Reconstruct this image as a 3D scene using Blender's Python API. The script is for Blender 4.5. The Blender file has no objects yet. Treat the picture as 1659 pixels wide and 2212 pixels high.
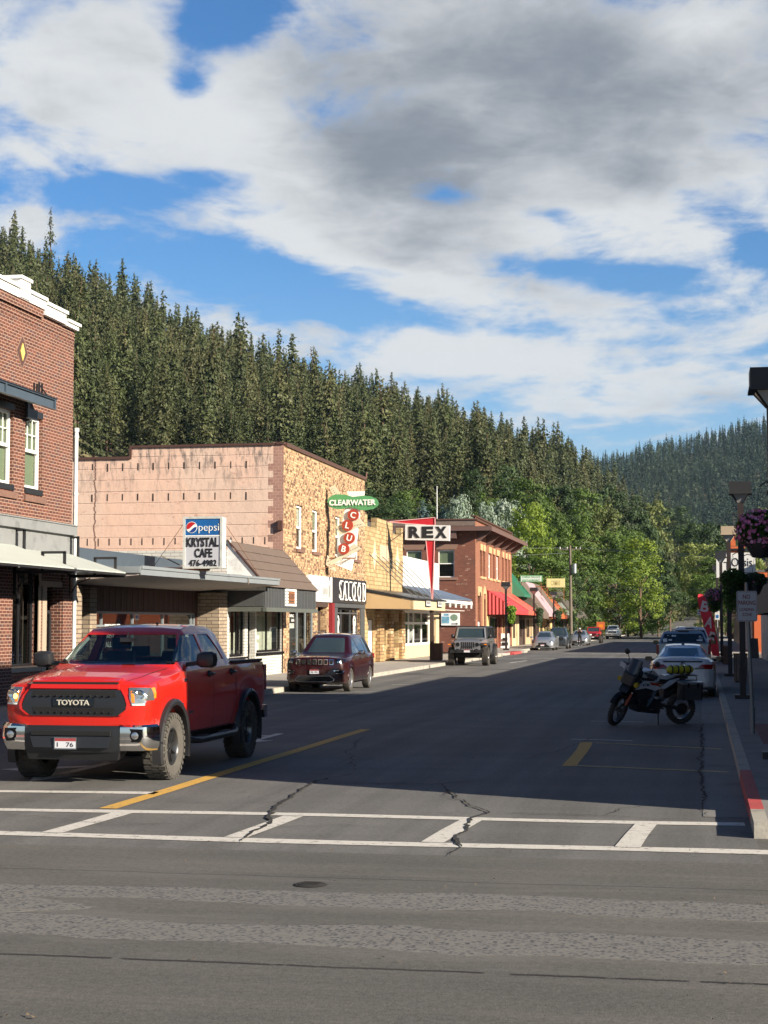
import bpy, bmesh, math, random
import numpy as np
from mathutils import Matrix, Vector
from mathutils.bvhtree import BVHTree
R = math.radians
random.seed(7)
rng = np.random.default_rng(11)
S = bpy.context.scene
COL = S.collection
# -- camera
cam = bpy.data.objects.new('camera', bpy.data.cameras.new('camera')); COL.objects.link(cam)
cam.location = (0, 0, 2.05)
cam.rotation_euler = (R(90 + 3.8998), 0, R(10.8735))
cam.data.sensor_fit = 'VERTICAL'; cam.data.sensor_height = 24; cam.data.lens = 24 * 3550 / 2212
cam.data.clip_start = .1; cam.data.clip_end = 6000
S.camera = cam
S.render.resolution_x, S.render.resolution_y = 768, 1024
# -- exposure
S.view_settings.view_transform = 'Standard'; S.view_settings.look = 'None'
S.view_settings.exposure = 1.15; S.view_settings.gamma = 1
# -- sun
SUN_EL, SUN_AZ = 21.5, 113.0          # degrees; azimuth clockwise from the street's far end
az = R(SUN_AZ); el = R(SUN_EL)
sdir = Vector((math.sin(az) * math.cos(el), math.cos(az) * math.cos(el), math.sin(el)))
sl = bpy.data.lights.new('sun', 'SUN'); sl.energy = 5.0; sl.angle = R(.53); sl.color = (1, .90, .76)
sun = bpy.data.objects.new('sun', sl); COL.objects.link(sun)
sun.rotation_euler = sdir.to_track_quat('Z', 'Y').to_euler()
# -- node helper
class NT:
 def __init__(s, tree): s.t = tree; s.n = tree.nodes; s.l = tree.links
 def new(s, typ, **kw):
  n = s.n.new(typ)
  for k, v in kw.items(): setattr(n, k, v)
  return n
 def put(s, sock, v):
  if v is None: return
  if hasattr(v, 'is_output'): s.l.new(v, sock)
  elif isinstance(v, (tuple, list)) and len(v) == 3 and sock.type == 'RGBA': sock.default_value = (*v, 1)
  else: sock.default_value = v
 def m(s, op, a, b=0.0, c=0.0, clamp=False):
  n = s.new('ShaderNodeMath', operation=op, use_clamp=clamp)
  s.put(n.inputs[0], a); s.put(n.inputs[1], b); s.put(n.inputs[2], c)
  return n.outputs[0]
 def v(s, op, a, b=None, k=None):
  n = s.new('ShaderNodeVectorMath', operation=op)
  s.put(n.inputs[0], a)
  if b is not None: s.put(n.inputs[1], b)
  if k is not None: s.put(n.inputs['Scale'], k)
  return n.outputs['Value'] if op in ('DOT_PRODUCT', 'LENGTH', 'DISTANCE') else n.outputs['Vector']
 def ss(s, x, a, b, lo=0.0, hi=1.0):
  n = s.new('ShaderNodeMapRange', interpolation_type='SMOOTHSTEP')
  for i, q in enumerate((x, a, b, lo, hi)): s.put(n.inputs[i], q)
  return n.outputs[0]
 def noise(s, vec, scale, detail=4, rough=.55, dist=0., dim='3D'):
  n = s.new('ShaderNodeTexNoise', noise_dimensions=dim)
  s.put(n.inputs['Vector'], vec); s.put(n.inputs['Scale'], scale); n.inputs['Detail'].default_value = detail
  n.inputs['Roughness'].default_value = rough; n.inputs['Distortion'].default_value = dist
  return n.outputs['Fac']
 def comb(s, x, y, z=0.):
  n = s.new('ShaderNodeCombineXYZ'); s.put(n.inputs[0], x); s.put(n.inputs[1], y); s.put(n.inputs[2], z); return n.outputs[0]
 def sep(s, v):
  n = s.new('ShaderNodeSeparateXYZ'); s.put(n.inputs[0], v); return n.outputs
 def mix(s, f, a, b, mode='MIX'):
  n = s.new('ShaderNodeMix', data_type='RGBA', blend_type=mode)
  s.put(n.inputs['Factor'], f); s.put(n.inputs['A'], a) if False else None
  s.put(n.inputs[6], a); s.put(n.inputs[7], b); return n.outputs[2]
# -- world: physical sky with a broken cloud deck, darkened overhead to cut fill light
W = bpy.data.worlds.new('World'); S.world = W; W.use_nodes = True
T = NT(W.node_tree); T.n.clear()
sky = T.new('ShaderNodeTexSky', sky_type='NISHITA', sun_disc=False, sun_elevation=el, sun_rotation=az)
sky.altitude = 300; sky.air_density = 1.0; sky.dust_density = .6; sky.ozone_density = 2.0
gen = T.new('ShaderNodeTexCoord').outputs['Generated']
dn = T.v('NORMALIZE', gen)
yw = R(10.8735)
fw = T.m('MAXIMUM', T.m('ABSOLUTE', T.v('DOT_PRODUCT', dn, (-math.sin(yw), math.cos(yw), 0))), .12)
rt = T.v('DOT_PRODUCT', dn, (math.cos(yw), math.sin(yw), 0))
dz = T.sep(dn)[2]
U = T.m('DIVIDE', rt, fw); V = T.m('DIVIDE', T.m('ABSOLUTE', dz), fw)
hx = T.m('MULTIPLY', U, 10.0); hy = T.m('MULTIPLY', V, 10.0)      # degrees-like heading and height of the sky
def blob(cx, cy, rx, ry, rot, amp):
 """one soft bank (or gap, amp<0) of the cloud deck; heading/height given in units of 0.1 rad"""
 a = R(rot); X = (cx - 830) / 355.; Y = (1348 - cy) / 355.
 dx = T.m('SUBTRACT', hx, X); dy = T.m('SUBTRACT', hy, Y)
 p = T.m('ADD', T.m('MULTIPLY', dx, math.cos(a) / (rx / 355.)), T.m('MULTIPLY', dy, math.sin(a) / (rx / 355.)))
 q = T.m('ADD', T.m('MULTIPLY', dx, -math.sin(a) / (ry / 355.)), T.m('MULTIPLY', dy, math.cos(a) / (ry / 355.)))
 r2 = T.m('ADD', T.m('MULTIPLY', p, p), T.m('MULTIPLY', q, q))
 return T.m('MULTIPLY', T.m('EXPONENT', T.m('MULTIPLY', r2, -1.0)), amp)
def total(lst):
 o = None
 for b in lst:
  v = blob(*b); o = v if o is None else T.m('ADD', o, v)
 return o
# cloud-plane coordinates (a flat deck seen in perspective) for the fine structure
iv = T.m('DIVIDE', 1.0, T.m('ADD', V, .16))
cp = T.comb(T.m('MULTIPLY', U, iv), T.m('MULTIPLY', iv, .85), 0.0)
n1 = T.noise(cp, 3.2, 10, .56, .5)
n2 = T.noise(T.v('ADD', cp, (7.3, 2.1, 4.)), 9.5, 10, .62, .35)
nw = T.noise(T.v('ADD', cp, (1.3, 9.1, 2.)), 2.0, 7, .55, .3)
cover = total([(130, 110, 270, 150, 0, .60), (1150, 190, 740, 300, 0, 1.15), (760, 430, 330, 110, -32, .55), (1330, 420, 330, 110, 0, .3),
               (180, 340, 200, 40, -10, .10), (330, 470, 190, 40, -12, .55), (60, 480, 170, 60, -20, .5), (440, 530, 120, 30, -15, .4), (400, 250, 170, 60, -20, .34),
               (700, 730, 460, 62, -12, .55), (1150, 640, 260, 42, -10, .42), (1450, 690, 320, 70, 0, .42), (1540, 590, 110, 60, -30, .5),
               (1150, 780, 340, 45, -4, .45), (1500, 870, 260, 40, 4, .35), (1000, 900, 300, 60, 0, .2), (250, 620, 250, 40, -20, .1),
               (470, 15, 110, 80, 0, -1.35), (395, 150, 55, 90, 15, -.75), (170, 405, 330, 50, 2, -.60), (560, 570, 300, 56, -20, -.8),
               (860, 672, 300, 34, -8, -.62), (965, 402, 85, 34, 0, -1.0), (1200, 450, 75, 24, -10, -.5), (1290, 575, 260, 36, -6, -.5), (1655, 530, 60, 45, -40, -.6),
               (470, 375, 90, 30, 0, -.35), (330, 560, 200, 60, -20, -.25), (240, 130, 50, 70, 30, -.2)])
over = T.ss(V, .42, .7, 0., -.9)  # cloud cleared high overhead to lower the fill light
den = T.m('ADD', T.m('ADD', cover, T.m('ADD', over, .02)), T.m('ADD', T.m('MULTIPLY', T.m('SUBTRACT', n1, .5), 2.6), T.m('MULTIPLY', T.m('SUBTRACT', n2, .5), 1.4)))
# to the sides the deck is an ordinary half-cover; overhead it is cleared to cut fill light
wisp = T.noise(T.v('MULTIPLY', T.v('ADD', cp, (3., 5., 1.)), (.6, 1.3, 1.)), 7., 10, .66, .7)
mask = T.ss(T.m('ADD', den, T.m('MULTIPLY', T.m('SUBTRACT', wisp, .5), .7)), -.14, .60)
lum = total([(1150, 130, 560, 210, 0, .62), (1450, 230, 380, 200, 0, .35), (850, 330, 260, 130, -30, .45), (1400, 330, 200, 120, 0, .1), (1450, 560, 300, 160, 0, -.3), (900, 780, 500, 60, 0, -.25), (1390, 370, 70, 40, 0, .3), (560, 20, 150, 60, 0, -.2), (1560, 20, 160, 60, 0, -.35),
             (1180, 620, 170, 30, -10, .25), (640, 690, 170, 40, -12, .15), (1560, 860, 160, 25, 0, .3), (90, 230, 150, 60, 0, .2),
             (430, 250, 160, 60, 0, -.25), (650, 530, 300, 40, -30, -.35), (880, 590, 150, 25, -15, -.2)])
dark = T.m('ADD', lum, T.m('MULTIPLY', T.m('SUBTRACT', nw, .5), 1.5))
dark = T.m('ADD', dark, T.m('ADD', T.m('MULTIPLY', T.m('SUBTRACT', n2, .5), .8), T.m('MULTIPLY', T.m('SUBTRACT', wisp, .5), .45)))
dark = T.ss(dark, -.15, 1.0)
ccol = T.mix(dark, (.335, .345, .355), (.112, .128, .152))
hs = T.new('ShaderNodeHueSaturation'); hs.inputs['Saturation'].default_value = 1.2; T.put(hs.inputs['Color'], sky.outputs[0])
skc = T.v('SCALE', T.v('MULTIPLY', hs.outputs[0], (.66, .88, 1.10)), k=T.ss(V, .4, 1.0, .060, .034))  # sky dimmed overhead, out of view, to lower the fill light
# sky and cloud both go pale towards the horizon
lowf = T.ss(V, .0, .24, .55, 0.)
col = T.mix(mask, T.mix(lowf, skc, (.21, .27, .345)), T.mix(T.m('MULTIPLY', lowf, .6), ccol, (.25, .295, .35)))
bg = T.new('ShaderNodeBackground'); T.put(bg.inputs[0], col); bg.inputs[1].default_value = 1.0
T.l.new(bg.outputs[0], T.new('ShaderNodeOutputWorld').inputs[0])
# -- mesh helpers
UP = Vector((0, 0, 1))
class Fr:
 """a vertical working plane: u along it, v up, n out of it"""
 def __init__(s, o, u, n): s.o = Vector(o); s.u = Vector(u); s.n = Vector(n)
 def p(s, u, v, n=0): return s.o + s.u * u + UP * v + s.n * n
def FX(x): return Fr((x, 0, 0), (0, 1, 0), (1, 0, 0))      # a street front, u = world Y, facing +X
def FXn(x): return Fr((x, 0, 0), (0, -1, 0), (-1, 0, 0))   # facing -X, u = -Y
def FY(y): return Fr((0, y, 0), (1, 0, 0), (0, -1, 0))     # faces the camera, u = world X
class MB:
 def __init__(s): s.v = []; s.f = []; s.mi = []; s.cur = 0
 def face(s, pts, mi=None):
  i = len(s.v); s.v += [tuple(p) for p in pts]; s.f.append(tuple(range(i, i + len(pts)))); s.mi.append(s.cur if mi is None else mi); return s
 def add(s, verts, faces, mi=None):
  i = len(s.v); s.v += [tuple(p) for p in verts]
  for f in faces: s.f.append(tuple(k + i for k in f)); s.mi.append(s.cur if mi is None else mi)
  return s
 def hexa(s, c):   # 8 corners: bottom 4 ccw, top 4 ccw
  return s.add(c, [(3, 2, 1, 0), (4, 5, 6, 7), (0, 1, 5, 4), (1, 2, 6, 5), (2, 3, 7, 6), (3, 0, 4, 7)])
 def box(s, x0, x1, y0, y1, z0, z1):
  return s.hexa([(x0, y0, z0), (x1, y0, z0), (x1, y1, z0), (x0, y1, z0), (x0, y0, z1), (x1, y0, z1), (x1, y1, z1), (x0, y1, z1)])
 def fbox(s, F, u0, u1, v0, v1, n0, n1):
  return s.hexa([F.p(u0, v0, n1), F.p(u1, v0, n1), F.p(u1, v0, n0), F.p(u0, v0, n0), F.p(u0, v1, n1), F.p(u1, v1, n1), F.p(u1, v1, n0), F.p(u0, v1, n0)])
 def fquad(s, F, u0, u1, v0, v1, n=0):
  return s.face([F.p(u0, v0, n), F.p(u1, v0, n), F.p(u1, v1, n), F.p(u0, v1, n)])
 def fprism(s, F, pts, n0, n1):
  """2-D outline (u,v), counter-clockwise, given a thickness n0..n1"""
  k = len(pts); a = [F.p(u, v, n1) for u, v in pts]; b = [F.p(u, v, n0) for u, v in pts]
  s.add(a + b, [tuple(range(k)), tuple(range(2 * k - 1, k - 1, -1))] + [(i, k + i, k + (i + 1) % k, (i + 1) % k) for i in range(k)])
  return s
 def beam(s, a, b, w, h=None):
  """a square bar between two points"""
  a = Vector(a); b = Vector(b); h = h or w; d = (b - a).normalized()
  x = d.cross(UP); x = x.normalized() if x.length > .05 else Vector((1, 0, 0)); y = x.cross(d)
  o = [(-w / 2, -h / 2), (w / 2, -h / 2), (w / 2, h / 2), (-w / 2, h / 2)]
  return s.hexa([a + x * p + y * q for p, q in o] + [b + x * p + y * q for p, q in o])
 def cyl(s, a, b, r0, r1=None, n=12, caps=True):
  a = Vector(a); b = Vector(b); r1 = r0 if r1 is None else r1; d = (b - a).normalized()
  x = d.orthogonal().normalized(); y = d.cross(x); i = len(s.v); vs = []
  for c, r in ((a, r0), (b, r1)):
   for k in range(n):
    t = 2 * math.pi * k / n; vs.append(c + x * (r * math.cos(t)) + y * (r * math.sin(t)))
  fs = [(k, (k + 1) % n, n + (k + 1) % n, n + k) for k in range(n)]
  if caps: fs += [tuple(range(n - 1, -1, -1)), tuple(range(n, 2 * n))]
  return s.add(vs, fs)
 def tube(s, pts, r, n=8):
  pts = [Vector(p) for p in pts]; rr = r if isinstance(r, (list, tuple)) else [r] * len(pts); vs = []; x = None
  for k, p in enumerate(pts):
   d = (pts[min(k + 1, len(pts) - 1)] - pts[max(k - 1, 0)]).normalized()
   x = d.orthogonal().normalized() if x is None else (x - d * x.dot(d)).normalized(); y = d.cross(x)
   for j in range(n):
    t = 2 * math.pi * j / n; vs.append(p + x * (rr[k] * math.cos(t)) + y * (rr[k] * math.sin(t)))
  fs = [(k * n + j, k * n + (j + 1) % n, (k + 1) * n + (j + 1) % n, (k + 1) * n + j) for k in range(len(pts) - 1) for j in range(n)]
  fs += [tuple(range(n - 1, -1, -1)), tuple(range((len(pts) - 1) * n, len(pts) * n))]
  return s.add(vs, fs)
 def lathe(s, prof, c, axis='Z', n=24, closed=False):
  """profile [(radius, height)] turned about an axis through c"""
  c = Vector(c); A = {'X': (Vector((0, 1, 0)), Vector((0, 0, 1)), Vector((1, 0, 0))), 'Y': (Vector((0, 0, 1)), Vector((1, 0, 0)), Vector((0, 1, 0))), 'Z': (Vector((1, 0, 0)), Vector((0, 1, 0)), Vector((0, 0, 1)))}[axis]
  vs = []
  for r, h in prof:
   for k in range(n):
    t = 2 * math.pi * k / n; vs.append(c + A[0] * (r * math.cos(t)) + A[1] * (r * math.sin(t)) + A[2] * h)
  m = len(prof); q = m if closed else m - 1
  return s.add(vs, [(k * n + j, k * n + (j + 1) % n, ((k + 1) % m) * n + (j + 1) % n, ((k + 1) % m) * n + j) for k in range(q) for j in range(n)])
 def ball(s, c, rx, ry=None, rz=None, n=12, m=8):
  ry = ry or rx; rz = rz or rx
  vs = []
  for i in range(m + 1):
   a = math.pi * i / m
   for k in range(n):
    t = 2 * math.pi * k / n; vs.append((c[0] + rx * math.sin(a) * math.cos(t), c[1] + ry * math.sin(a) * math.sin(t), c[2] - rz * math.cos(a)))
  return s.add(vs, [(i * n + k, i * n + (k + 1) % n, (i + 1) * n + (k + 1) % n, (i + 1) * n + k) for i in range(m) for k in range(n)])
 def mesh(s, mt, M=None): vs = [M @ Vector(v) for v in mt[0]] if M else mt[0]; return s.add(vs, mt[1])
 def xf(s, M):
  s.v = [tuple(M @ Vector(p)) for p in s.v]; return s
 def build(s, name, mat, parent=None, smooth=None, merge=False):
  me = bpy.data.meshes.new(name); me.from_pydata(s.v, [], s.f)
  for m_ in (mat if isinstance(mat, (list, tuple)) else [mat]): me.materials.append(m_)
  if any(s.mi): me.polygons.foreach_set('material_index', s.mi)
  if merge or smooth:
   b = bmesh.new(); b.from_mesh(me); bmesh.ops.remove_doubles(b, verts=b.verts, dist=.0004); bmesh.ops.recalc_face_normals(b, faces=b.faces); b.to_mesh(me); b.free()
  if smooth:
   me.polygons.foreach_set('use_smooth', [True] * len(me.polygons)); me.set_sharp_from_angle(angle=R(smooth))
  me.update()
  return link(name, me, parent)
def link(name, me, parent=None):
 o = bpy.data.objects.new(name, me); COL.objects.link(o)
 if parent is not None:
  o.parent = parent; o.matrix_parent_inverse = base_matrix(parent).inverted()
 return o
def base_matrix(o):
 m = Matrix.Translation(o.location) @ o.rotation_euler.to_matrix().to_4x4()
 return base_matrix(o.parent) @ o.matrix_parent_inverse @ m if o.parent else m
def tag(o, label=None, cat=None, group=None, kind=None):
 for k, v in (('label', label), ('category', cat), ('group', group), ('kind', kind)):
  if v: o[k] = v
 return o
def thing(name, label, cat, loc=(0, 0, 0), group=None):
 o = bpy.data.objects.new(name, None); COL.objects.link(o); o.location = loc; o.empty_display_size = .3
 return tag(o, label, cat, group)
def struct(o): o['kind'] = 'structure'; return o
def copy_thing(root, loc, rz=0, label=None, group=None):
 """copy a whole thing: its parts and their sub-parts"""
 def rec(o, par):
  c = o.copy(); COL.objects.link(c)
  if par is not None:
   mpi = o.matrix_parent_inverse.copy(); c.parent = par; c.matrix_parent_inverse = mpi
  for ch in KIDS(o): rec(ch, c)
  return c
 r = rec(root, None); r.location = loc; r.rotation_euler = (0, 0, rz)
 if label: r['label'] = label
 if group: r['group'] = group
 return r
def KIDS(o): return [c for c in o.children]
_tc = {}
def text_mesh(s, h=1., bold=0., ext=.0, sx=1., space=1.):
 """lettering as a mesh, centred, cap height h, lying in XY"""
 k = (s, h, bold, ext, sx, space)
 if k in _tc: return _tc[k]
 cu = bpy.data.curves.new('t', 'FONT'); cu.body = s; cu.align_x = 'CENTER'; cu.size = 1; cu.offset = bold; cu.extrude = ext / h * .7 if ext else 0; cu.space_character = space; cu.resolution_u = 3
 ob = bpy.data.objects.new('t', cu); COL.objects.link(ob)
 dg = bpy.context.evaluated_depsgraph_get(); me = bpy.data.meshes.new_from_object(ob.evaluated_get(dg))
 vs = [v.co.copy() for v in me.vertices]; fs = [tuple(p.vertices) for p in me.polygons]
 bpy.data.objects.remove(ob); bpy.data.curves.remove(cu); bpy.data.meshes.remove(me)
 x0 = min(v.x for v in vs); x1 = max(v.x for v in vs); y0 = min(v.y for v in vs); y1 = max(v.y for v in vs)
 q = h / (y1 - y0)
 vs = [Vector(((v.x - (x0 + x1) / 2) * q * sx, (v.y - (y0 + y1) / 2) * q, v.z * q)) for v in vs]
 _tc[k] = (vs, fs); return _tc[k]
def ftext(mb, F, s, u, v, h, n=.01, width=None, rot=0, ext=.012, bold=0., space=1.):
 """write s on plane F, centred at (u,v)"""
 tm = text_mesh(s, h, bold, ext, 1., space); sx = 1
 if width: w = max(p.x for p in tm[0]) - min(p.x for p in tm[0]); sx = width / w
 c, q = math.cos(R(rot)), math.sin(R(rot))
 mb.add([F.p(u + (p.x * sx) * c - p.y * q, v + (p.x * sx) * q + p.y * c, n + p.z) for p in tm[0]], tm[1]); return mb
# -- materials
def newmat(name):
 m = bpy.data.materials.new(name); m.use_nodes = True; t = NT(m.node_tree); t.n.clear()
 b = t.new('ShaderNodeBsdfPrincipled'); o = t.new('ShaderNodeOutputMaterial'); t.l.new(b.outputs[0], o.inputs[0])
 return m, t, b
def bump(t, b, h, dist=.01, strength=1.0):
 n = t.new('ShaderNodeBump'); n.inputs['Distance'].default_value = dist; n.inputs['Strength'].default_value = strength
 t.put(n.inputs['Height'], h); t.l.new(n.outputs[0], b.inputs['Normal'])
def objco(t): return t.new('ShaderNodeTexCoord').outputs['Object']
def plain(name, col, rough=.6, metal=0., var=.18, vs=3.0, coat=0., spec=None, bmp=0., grime=None, gamt=.35, gs=1.2):
 """a surface of one colour with the unevenness of real paint, cloth or metal"""
 m, t, b = newmat(name); c = objco(t)
 if var or grime:
  n = t.noise(c, vs, 5, .6); k = t.m('ADD', 1 - var, t.m('MULTIPLY', n, var * 2))
  cc = t.v('SCALE', col, k=k)
  if grime: cc = t.mix(t.m('MULTIPLY', t.ss(t.noise(c, gs, 7, .68), .48, .72), gamt), cc, grime)
  t.put(b.inputs['Base Color'], cc)
  t.put(b.inputs['Roughness'], t.m('ADD', rough - .06, t.m('MULTIPLY', n, .12), clamp=True))
 else:
  b.inputs['Base Color'].default_value = (*col, 1); b.inputs['Roughness'].default_value = rough
 b.inputs['Metallic'].default_value = metal; b.inputs['Coat Weight'].default_value = coat; b.inputs['Coat Roughness'].default_value = .05
 if spec is not None: b.inputs['Specular IOR Level'].default_value = spec
 if bmp: bump(t, b, t.noise(c, vs * 12, 4), bmp)
 return m
def wallco(t):
 """wall coordinates: along the wall, up"""
 x, y, z = t.sep(objco(t))[:3]
 return t.m('ADD', x, y), z
def brick(name, c1, c2, mortar, bw=.22, bh=.075, ms=.012, var=.5, offs=.5, rough=.85, bias=0., dirt=(.05, .04, .035), damt=.3, bd=.006, third=None, tf=.12):
 m, t, b = newmat(name); u, z = wallco(t)
 tx = t.new('ShaderNodeTexBrick', offset=offs); T_ = t.put
 T_(tx.inputs['Vector'], t.comb(u, z)); T_(tx.inputs['Scale'], 1.0)
 tx.inputs['Brick Width'].default_value = bw; tx.inputs['Row Height'].default_value = bh; tx.inputs['Mortar Size'].default_value = ms
 tx.inputs['Mortar Smooth'].default_value = .2; tx.inputs['Bias'].default_value = bias
 T_(tx.inputs['Color1'], c1); T_(tx.inputs['Color2'], c2); T_(tx.inputs['Mortar'], mortar)
 co = tx.outputs['Color']
 if third is not None:   # some units of a third colour: random by cell
  row = t.m('FLOOR', t.m('DIVIDE', z, bh)); sh = t.m('MULTIPLY', t.m('MODULO', t.m('ABSOLUTE', row), 2.0), offs)
  cell = t.m('FLOOR', t.m('ADD', t.m('DIVIDE', u, bw), sh))
  wn = t.new('ShaderNodeTexWhiteNoise', noise_dimensions='2D'); T_(wn.inputs['Vector'], t.comb(cell, row))
  f = t.m('MULTIPLY', t.m('LESS_THAN', wn.outputs['Value'], tf), t.m('SUBTRACT', 1.0, tx.outputs['Fac']))
  co = t.mix(f, co, third)
 c = objco(t); n = t.noise(c, 1.1, 6, .65)
 k = t.m('ADD', 1 - var * .35, t.m('MULTIPLY', t.noise(c, 2.3, 6, .7), var * .7))
 co = t.v('SCALE', co, k=k)
 co = t.mix(t.m('MULTIPLY', t.ss(n, .5, .75), damt), co, dirt)
 T_(b.inputs['Base Color'], co); b.inputs['Roughness'].default_value = rough
 bump(t, b, t.m('SUBTRACT', 1.0, tx.outputs['Fac']), bd)
 return m
M = {}
M['brick_red'] = brick('dark_red_brick', (.138, .042, .024), (.070, .025, .017), (.34, .215, .155), bw=.215, bh=.079, ms=.010, third=(.075, .036, .032), tf=.16, damt=.15)
M['brick_orange'] = brick('orange_red_brick', (.24, .078, .036), (.19, .062, .030), (.33, .19, .12), bw=.22, bh=.105, ms=.010, third=(.17, .05, .03), tf=.1, damt=.2)
M['brick_tan'] = brick('mottled_tan_brick', (.56, .39, .21), (.29, .165, .085), (.27, .175, .10), bw=.19, bh=.10, ms=.012, third=(.12, .060, .034), tf=.27, damt=.1)
M['stone_yellow'] = brick('yellow_ashlar_stone', (.46, .34, .17), (.34, .24, .11), (.25, .175, .09), bw=.46, bh=.20, ms=.014, offs=.37, third=(.33, .20, .09), tf=.2, damt=.12, bd=.02)
M['stone_warm'] = brick('warm_rubble_stone', (.42, .27, .12), (.27, .16, .07), (.12, .08, .05), bw=.40, bh=.17, ms=.014, offs=.33, third=(.55, .42, .25), tf=.16, bd=.02)
M['stone_cream'] = brick('cream_split_stone', (.34, .27, .19), (.25, .19, .13), (.12, .09, .07), bw=.42, bh=.12, ms=.012, offs=.42, damt=.15, bd=.02)
M['stone_white'] = brick('white_painted_stone', (.58, .56, .50), (.50, .48, .43), (.30, .29, .26), bw=.34, bh=.11, ms=.010, offs=.43, damt=.12, bd=.015)
M['paver'] = None
def peach():
 m, t, b = newmat('peach_painted_concrete'); u, z = wallco(t); c = objco(t)
 n = t.noise(c, .9, 7, .65); col = t.mix(n, (.72, .49, .37), (.60, .395, .295))
 col = t.mix(t.ss(t.noise(c, .35, 4), .45, .62), col, (.64, .46, .355))
 # board-form lines: dark, broken up
 zz = t.m('ADD', z, t.m('MULTIPLY', t.noise(t.comb(t.m('MULTIPLY', u, .6), z), 1.5, 3), .05))
 fr = t.m('ABSOLUTE', t.m('SUBTRACT', t.m('FRACT', t.m('DIVIDE', zz, .46)), .5))
 ln = t.ss(fr, .455, .49)
 br = t.ss(t.noise(t.comb(t.m('MULTIPLY', u, .7), t.m('MULTIPLY', z, 3.)), 1.7, 6, .75), .44, .56)
 col = t.mix(t.m('MULTIPLY', t.m('MULTIPLY', ln, br), .55), col, (.16, .10, .08))
 # vertical weather streaks, strongest near the coping
 st = t.noise(t.comb(t.m('MULTIPLY', u, 2.6), t.m('MULTIPLY', z, .55)), 2.0, 7, .75)
 hi = t.ss(z, 6.6, 9.1, .12, 1.)
 col = t.mix(t.m('MULTIPLY', t.ss(st, .46, .62), hi), col, (.20, .155, .135))
 sp = t.ss(t.noise(c, 7., 5, .7), .64, .72)
 col = t.mix(t.m('MULTIPLY', sp, .75), col, (.20, .13, .10))
 pk = t.ss(t.noise(t.comb(t.m('MULTIPLY', u, 1.3), t.m('MULTIPLY', z, 2.)), 1.4, 6, .8), .60, .66)
 col = t.mix(t.m('MULTIPLY', pk, .8), col, (.40, .22, .165))
 # one long crack
 cr = t.m('ABSOLUTE', t.m('SUBTRACT', t.m('ADD', u, t.m('MULTIPLY', t.m('SUBTRACT', t.noise(t.comb(0., z), 1.6, 6, .8), .5), .5)), 38.6))
 col = t.mix(t.m('SUBTRACT', 1., t.ss(cr, .015, .05)), col, (.16, .09, .07))
 t.put(b.inputs['Base Color'], col); b.inputs['Roughness'].default_value = .85
 bump(t, b, t.m('SUBTRACT', t.noise(c, 3., 8, .7), t.m('MULTIPLY', ln, .5)), .02)
 return m
M['peach'] = peach()
M['peach_band'] = brick('mauve_corner_brick', (.36, .20, .155), (.29, .155, .12), (.42, .27, .2), bw=.22, bh=.125, ms=.012, damt=.35)
M['white_paint'] = plain('white_paint', (.74, .72, .68), .55, var=.06, grime=(.4, .37, .32), gamt=.25)
M['white_old'] = plain('weathered_white_paint', (.66, .66, .63), .6, var=.08, grime=(.30, .30, .27), gamt=.5, gs=2.5)
M['white_trim'] = plain('white_trim', (.78, .77, .72), .45, var=.04)
M['cream_paint'] = plain('cream_paint', (.60, .47, .27), .6, var=.06, grime=(.35, .26, .15), gamt=.2)
M['yellow_paint'] = plain('pale_yellow_paint', (.62, .46, .20), .6, var=.06)
M['tan_metal'] = plain('tan_fascia_panel', (.50, .34, .17), .45, var=.05)
M['tan_sunlit'] = plain('sunlit_tan_fascia', (.62, .48, .29), .45, var=.04)  # same tan fascia, colour raised for the sunlit street face
M['brown_metal'] = plain('brown_coping_metal', (.085, .042, .03), .4, var=.1)
M['brown_wood'] = plain('dark_brown_wood', (.055, .032, .022), .7, var=.3, vs=5)
M['redbrown_wood'] = plain('reddish_brown_boards', (.075, .032, .02), .65, var=.35, vs=4)
M['maroon_paint'] = plain('maroon_painted_timber', (.075, .03, .026), .55, var=.1)
M['black_metal'] = plain('black_steel', (.018, .018, .02), .35, var=.1)
M['steel_blue'] = plain('blue_grey_steel', (.075, .10, .125), .4, .3, var=.15)
M['grey_ledge'] = plain('grey_painted_ledge', (.20, .205, .20), .6, var=.12, grime=(.07, .07, .065), gamt=.6, gs=1.7)
M['grey_metal'] = plain('galvanised_flashing', (.30, .33, .34), .4, .35, var=.12)
M['soffit'] = plain('pale_soffit', (.48, .42, .37), .7, var=.06)
M['beige'] = plain('beige_frame', (.38, .30, .22), .55, var=.06)
M['red_paint'] = plain('dark_red_paint', (.20, .016, .02), .5, var=.08)
M['concrete'] = plain('concrete', (.33, .30, .26), .85, var=.14, vs=1.6, grime=(.16, .14, .12), gamt=.5, gs=.8, bmp=.003)
M['kerb'] = plain('kerb_concrete', (.37, .34, .28), .85, var=.16, vs=2.5, grime=(.13, .12, .10), gamt=.6, gs=2., bmp=.004)
M['kerb_red'] = plain('red_kerb_paint', (.42, .055, .05), .75, var=.2, vs=5, grime=(.16, .06, .05), gamt=.6, gs=4.)
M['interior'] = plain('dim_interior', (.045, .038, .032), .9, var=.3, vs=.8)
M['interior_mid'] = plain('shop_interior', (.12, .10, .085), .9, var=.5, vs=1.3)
M['blind_green'] = plain('green_roller_blind', (.20, .24, .15), .8, var=.06)
M['curtain'] = plain('pale_curtain', (.52, .52, .42), .9, var=.12, vs=2.)
M['black_board'] = plain('black_sign_face', (.02, .02, .022), .5, var=.1)
M['charcoal_wood'] = plain('charcoal_board', (.055, .058, .058), .75, var=.3, vs=7)
M['letter_white'] = plain('white_lettering', (.80, .79, .74), .5, var=.03)
M['letter_black'] = plain('black_lettering', (.012, .012, .014), .5, var=0)
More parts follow.
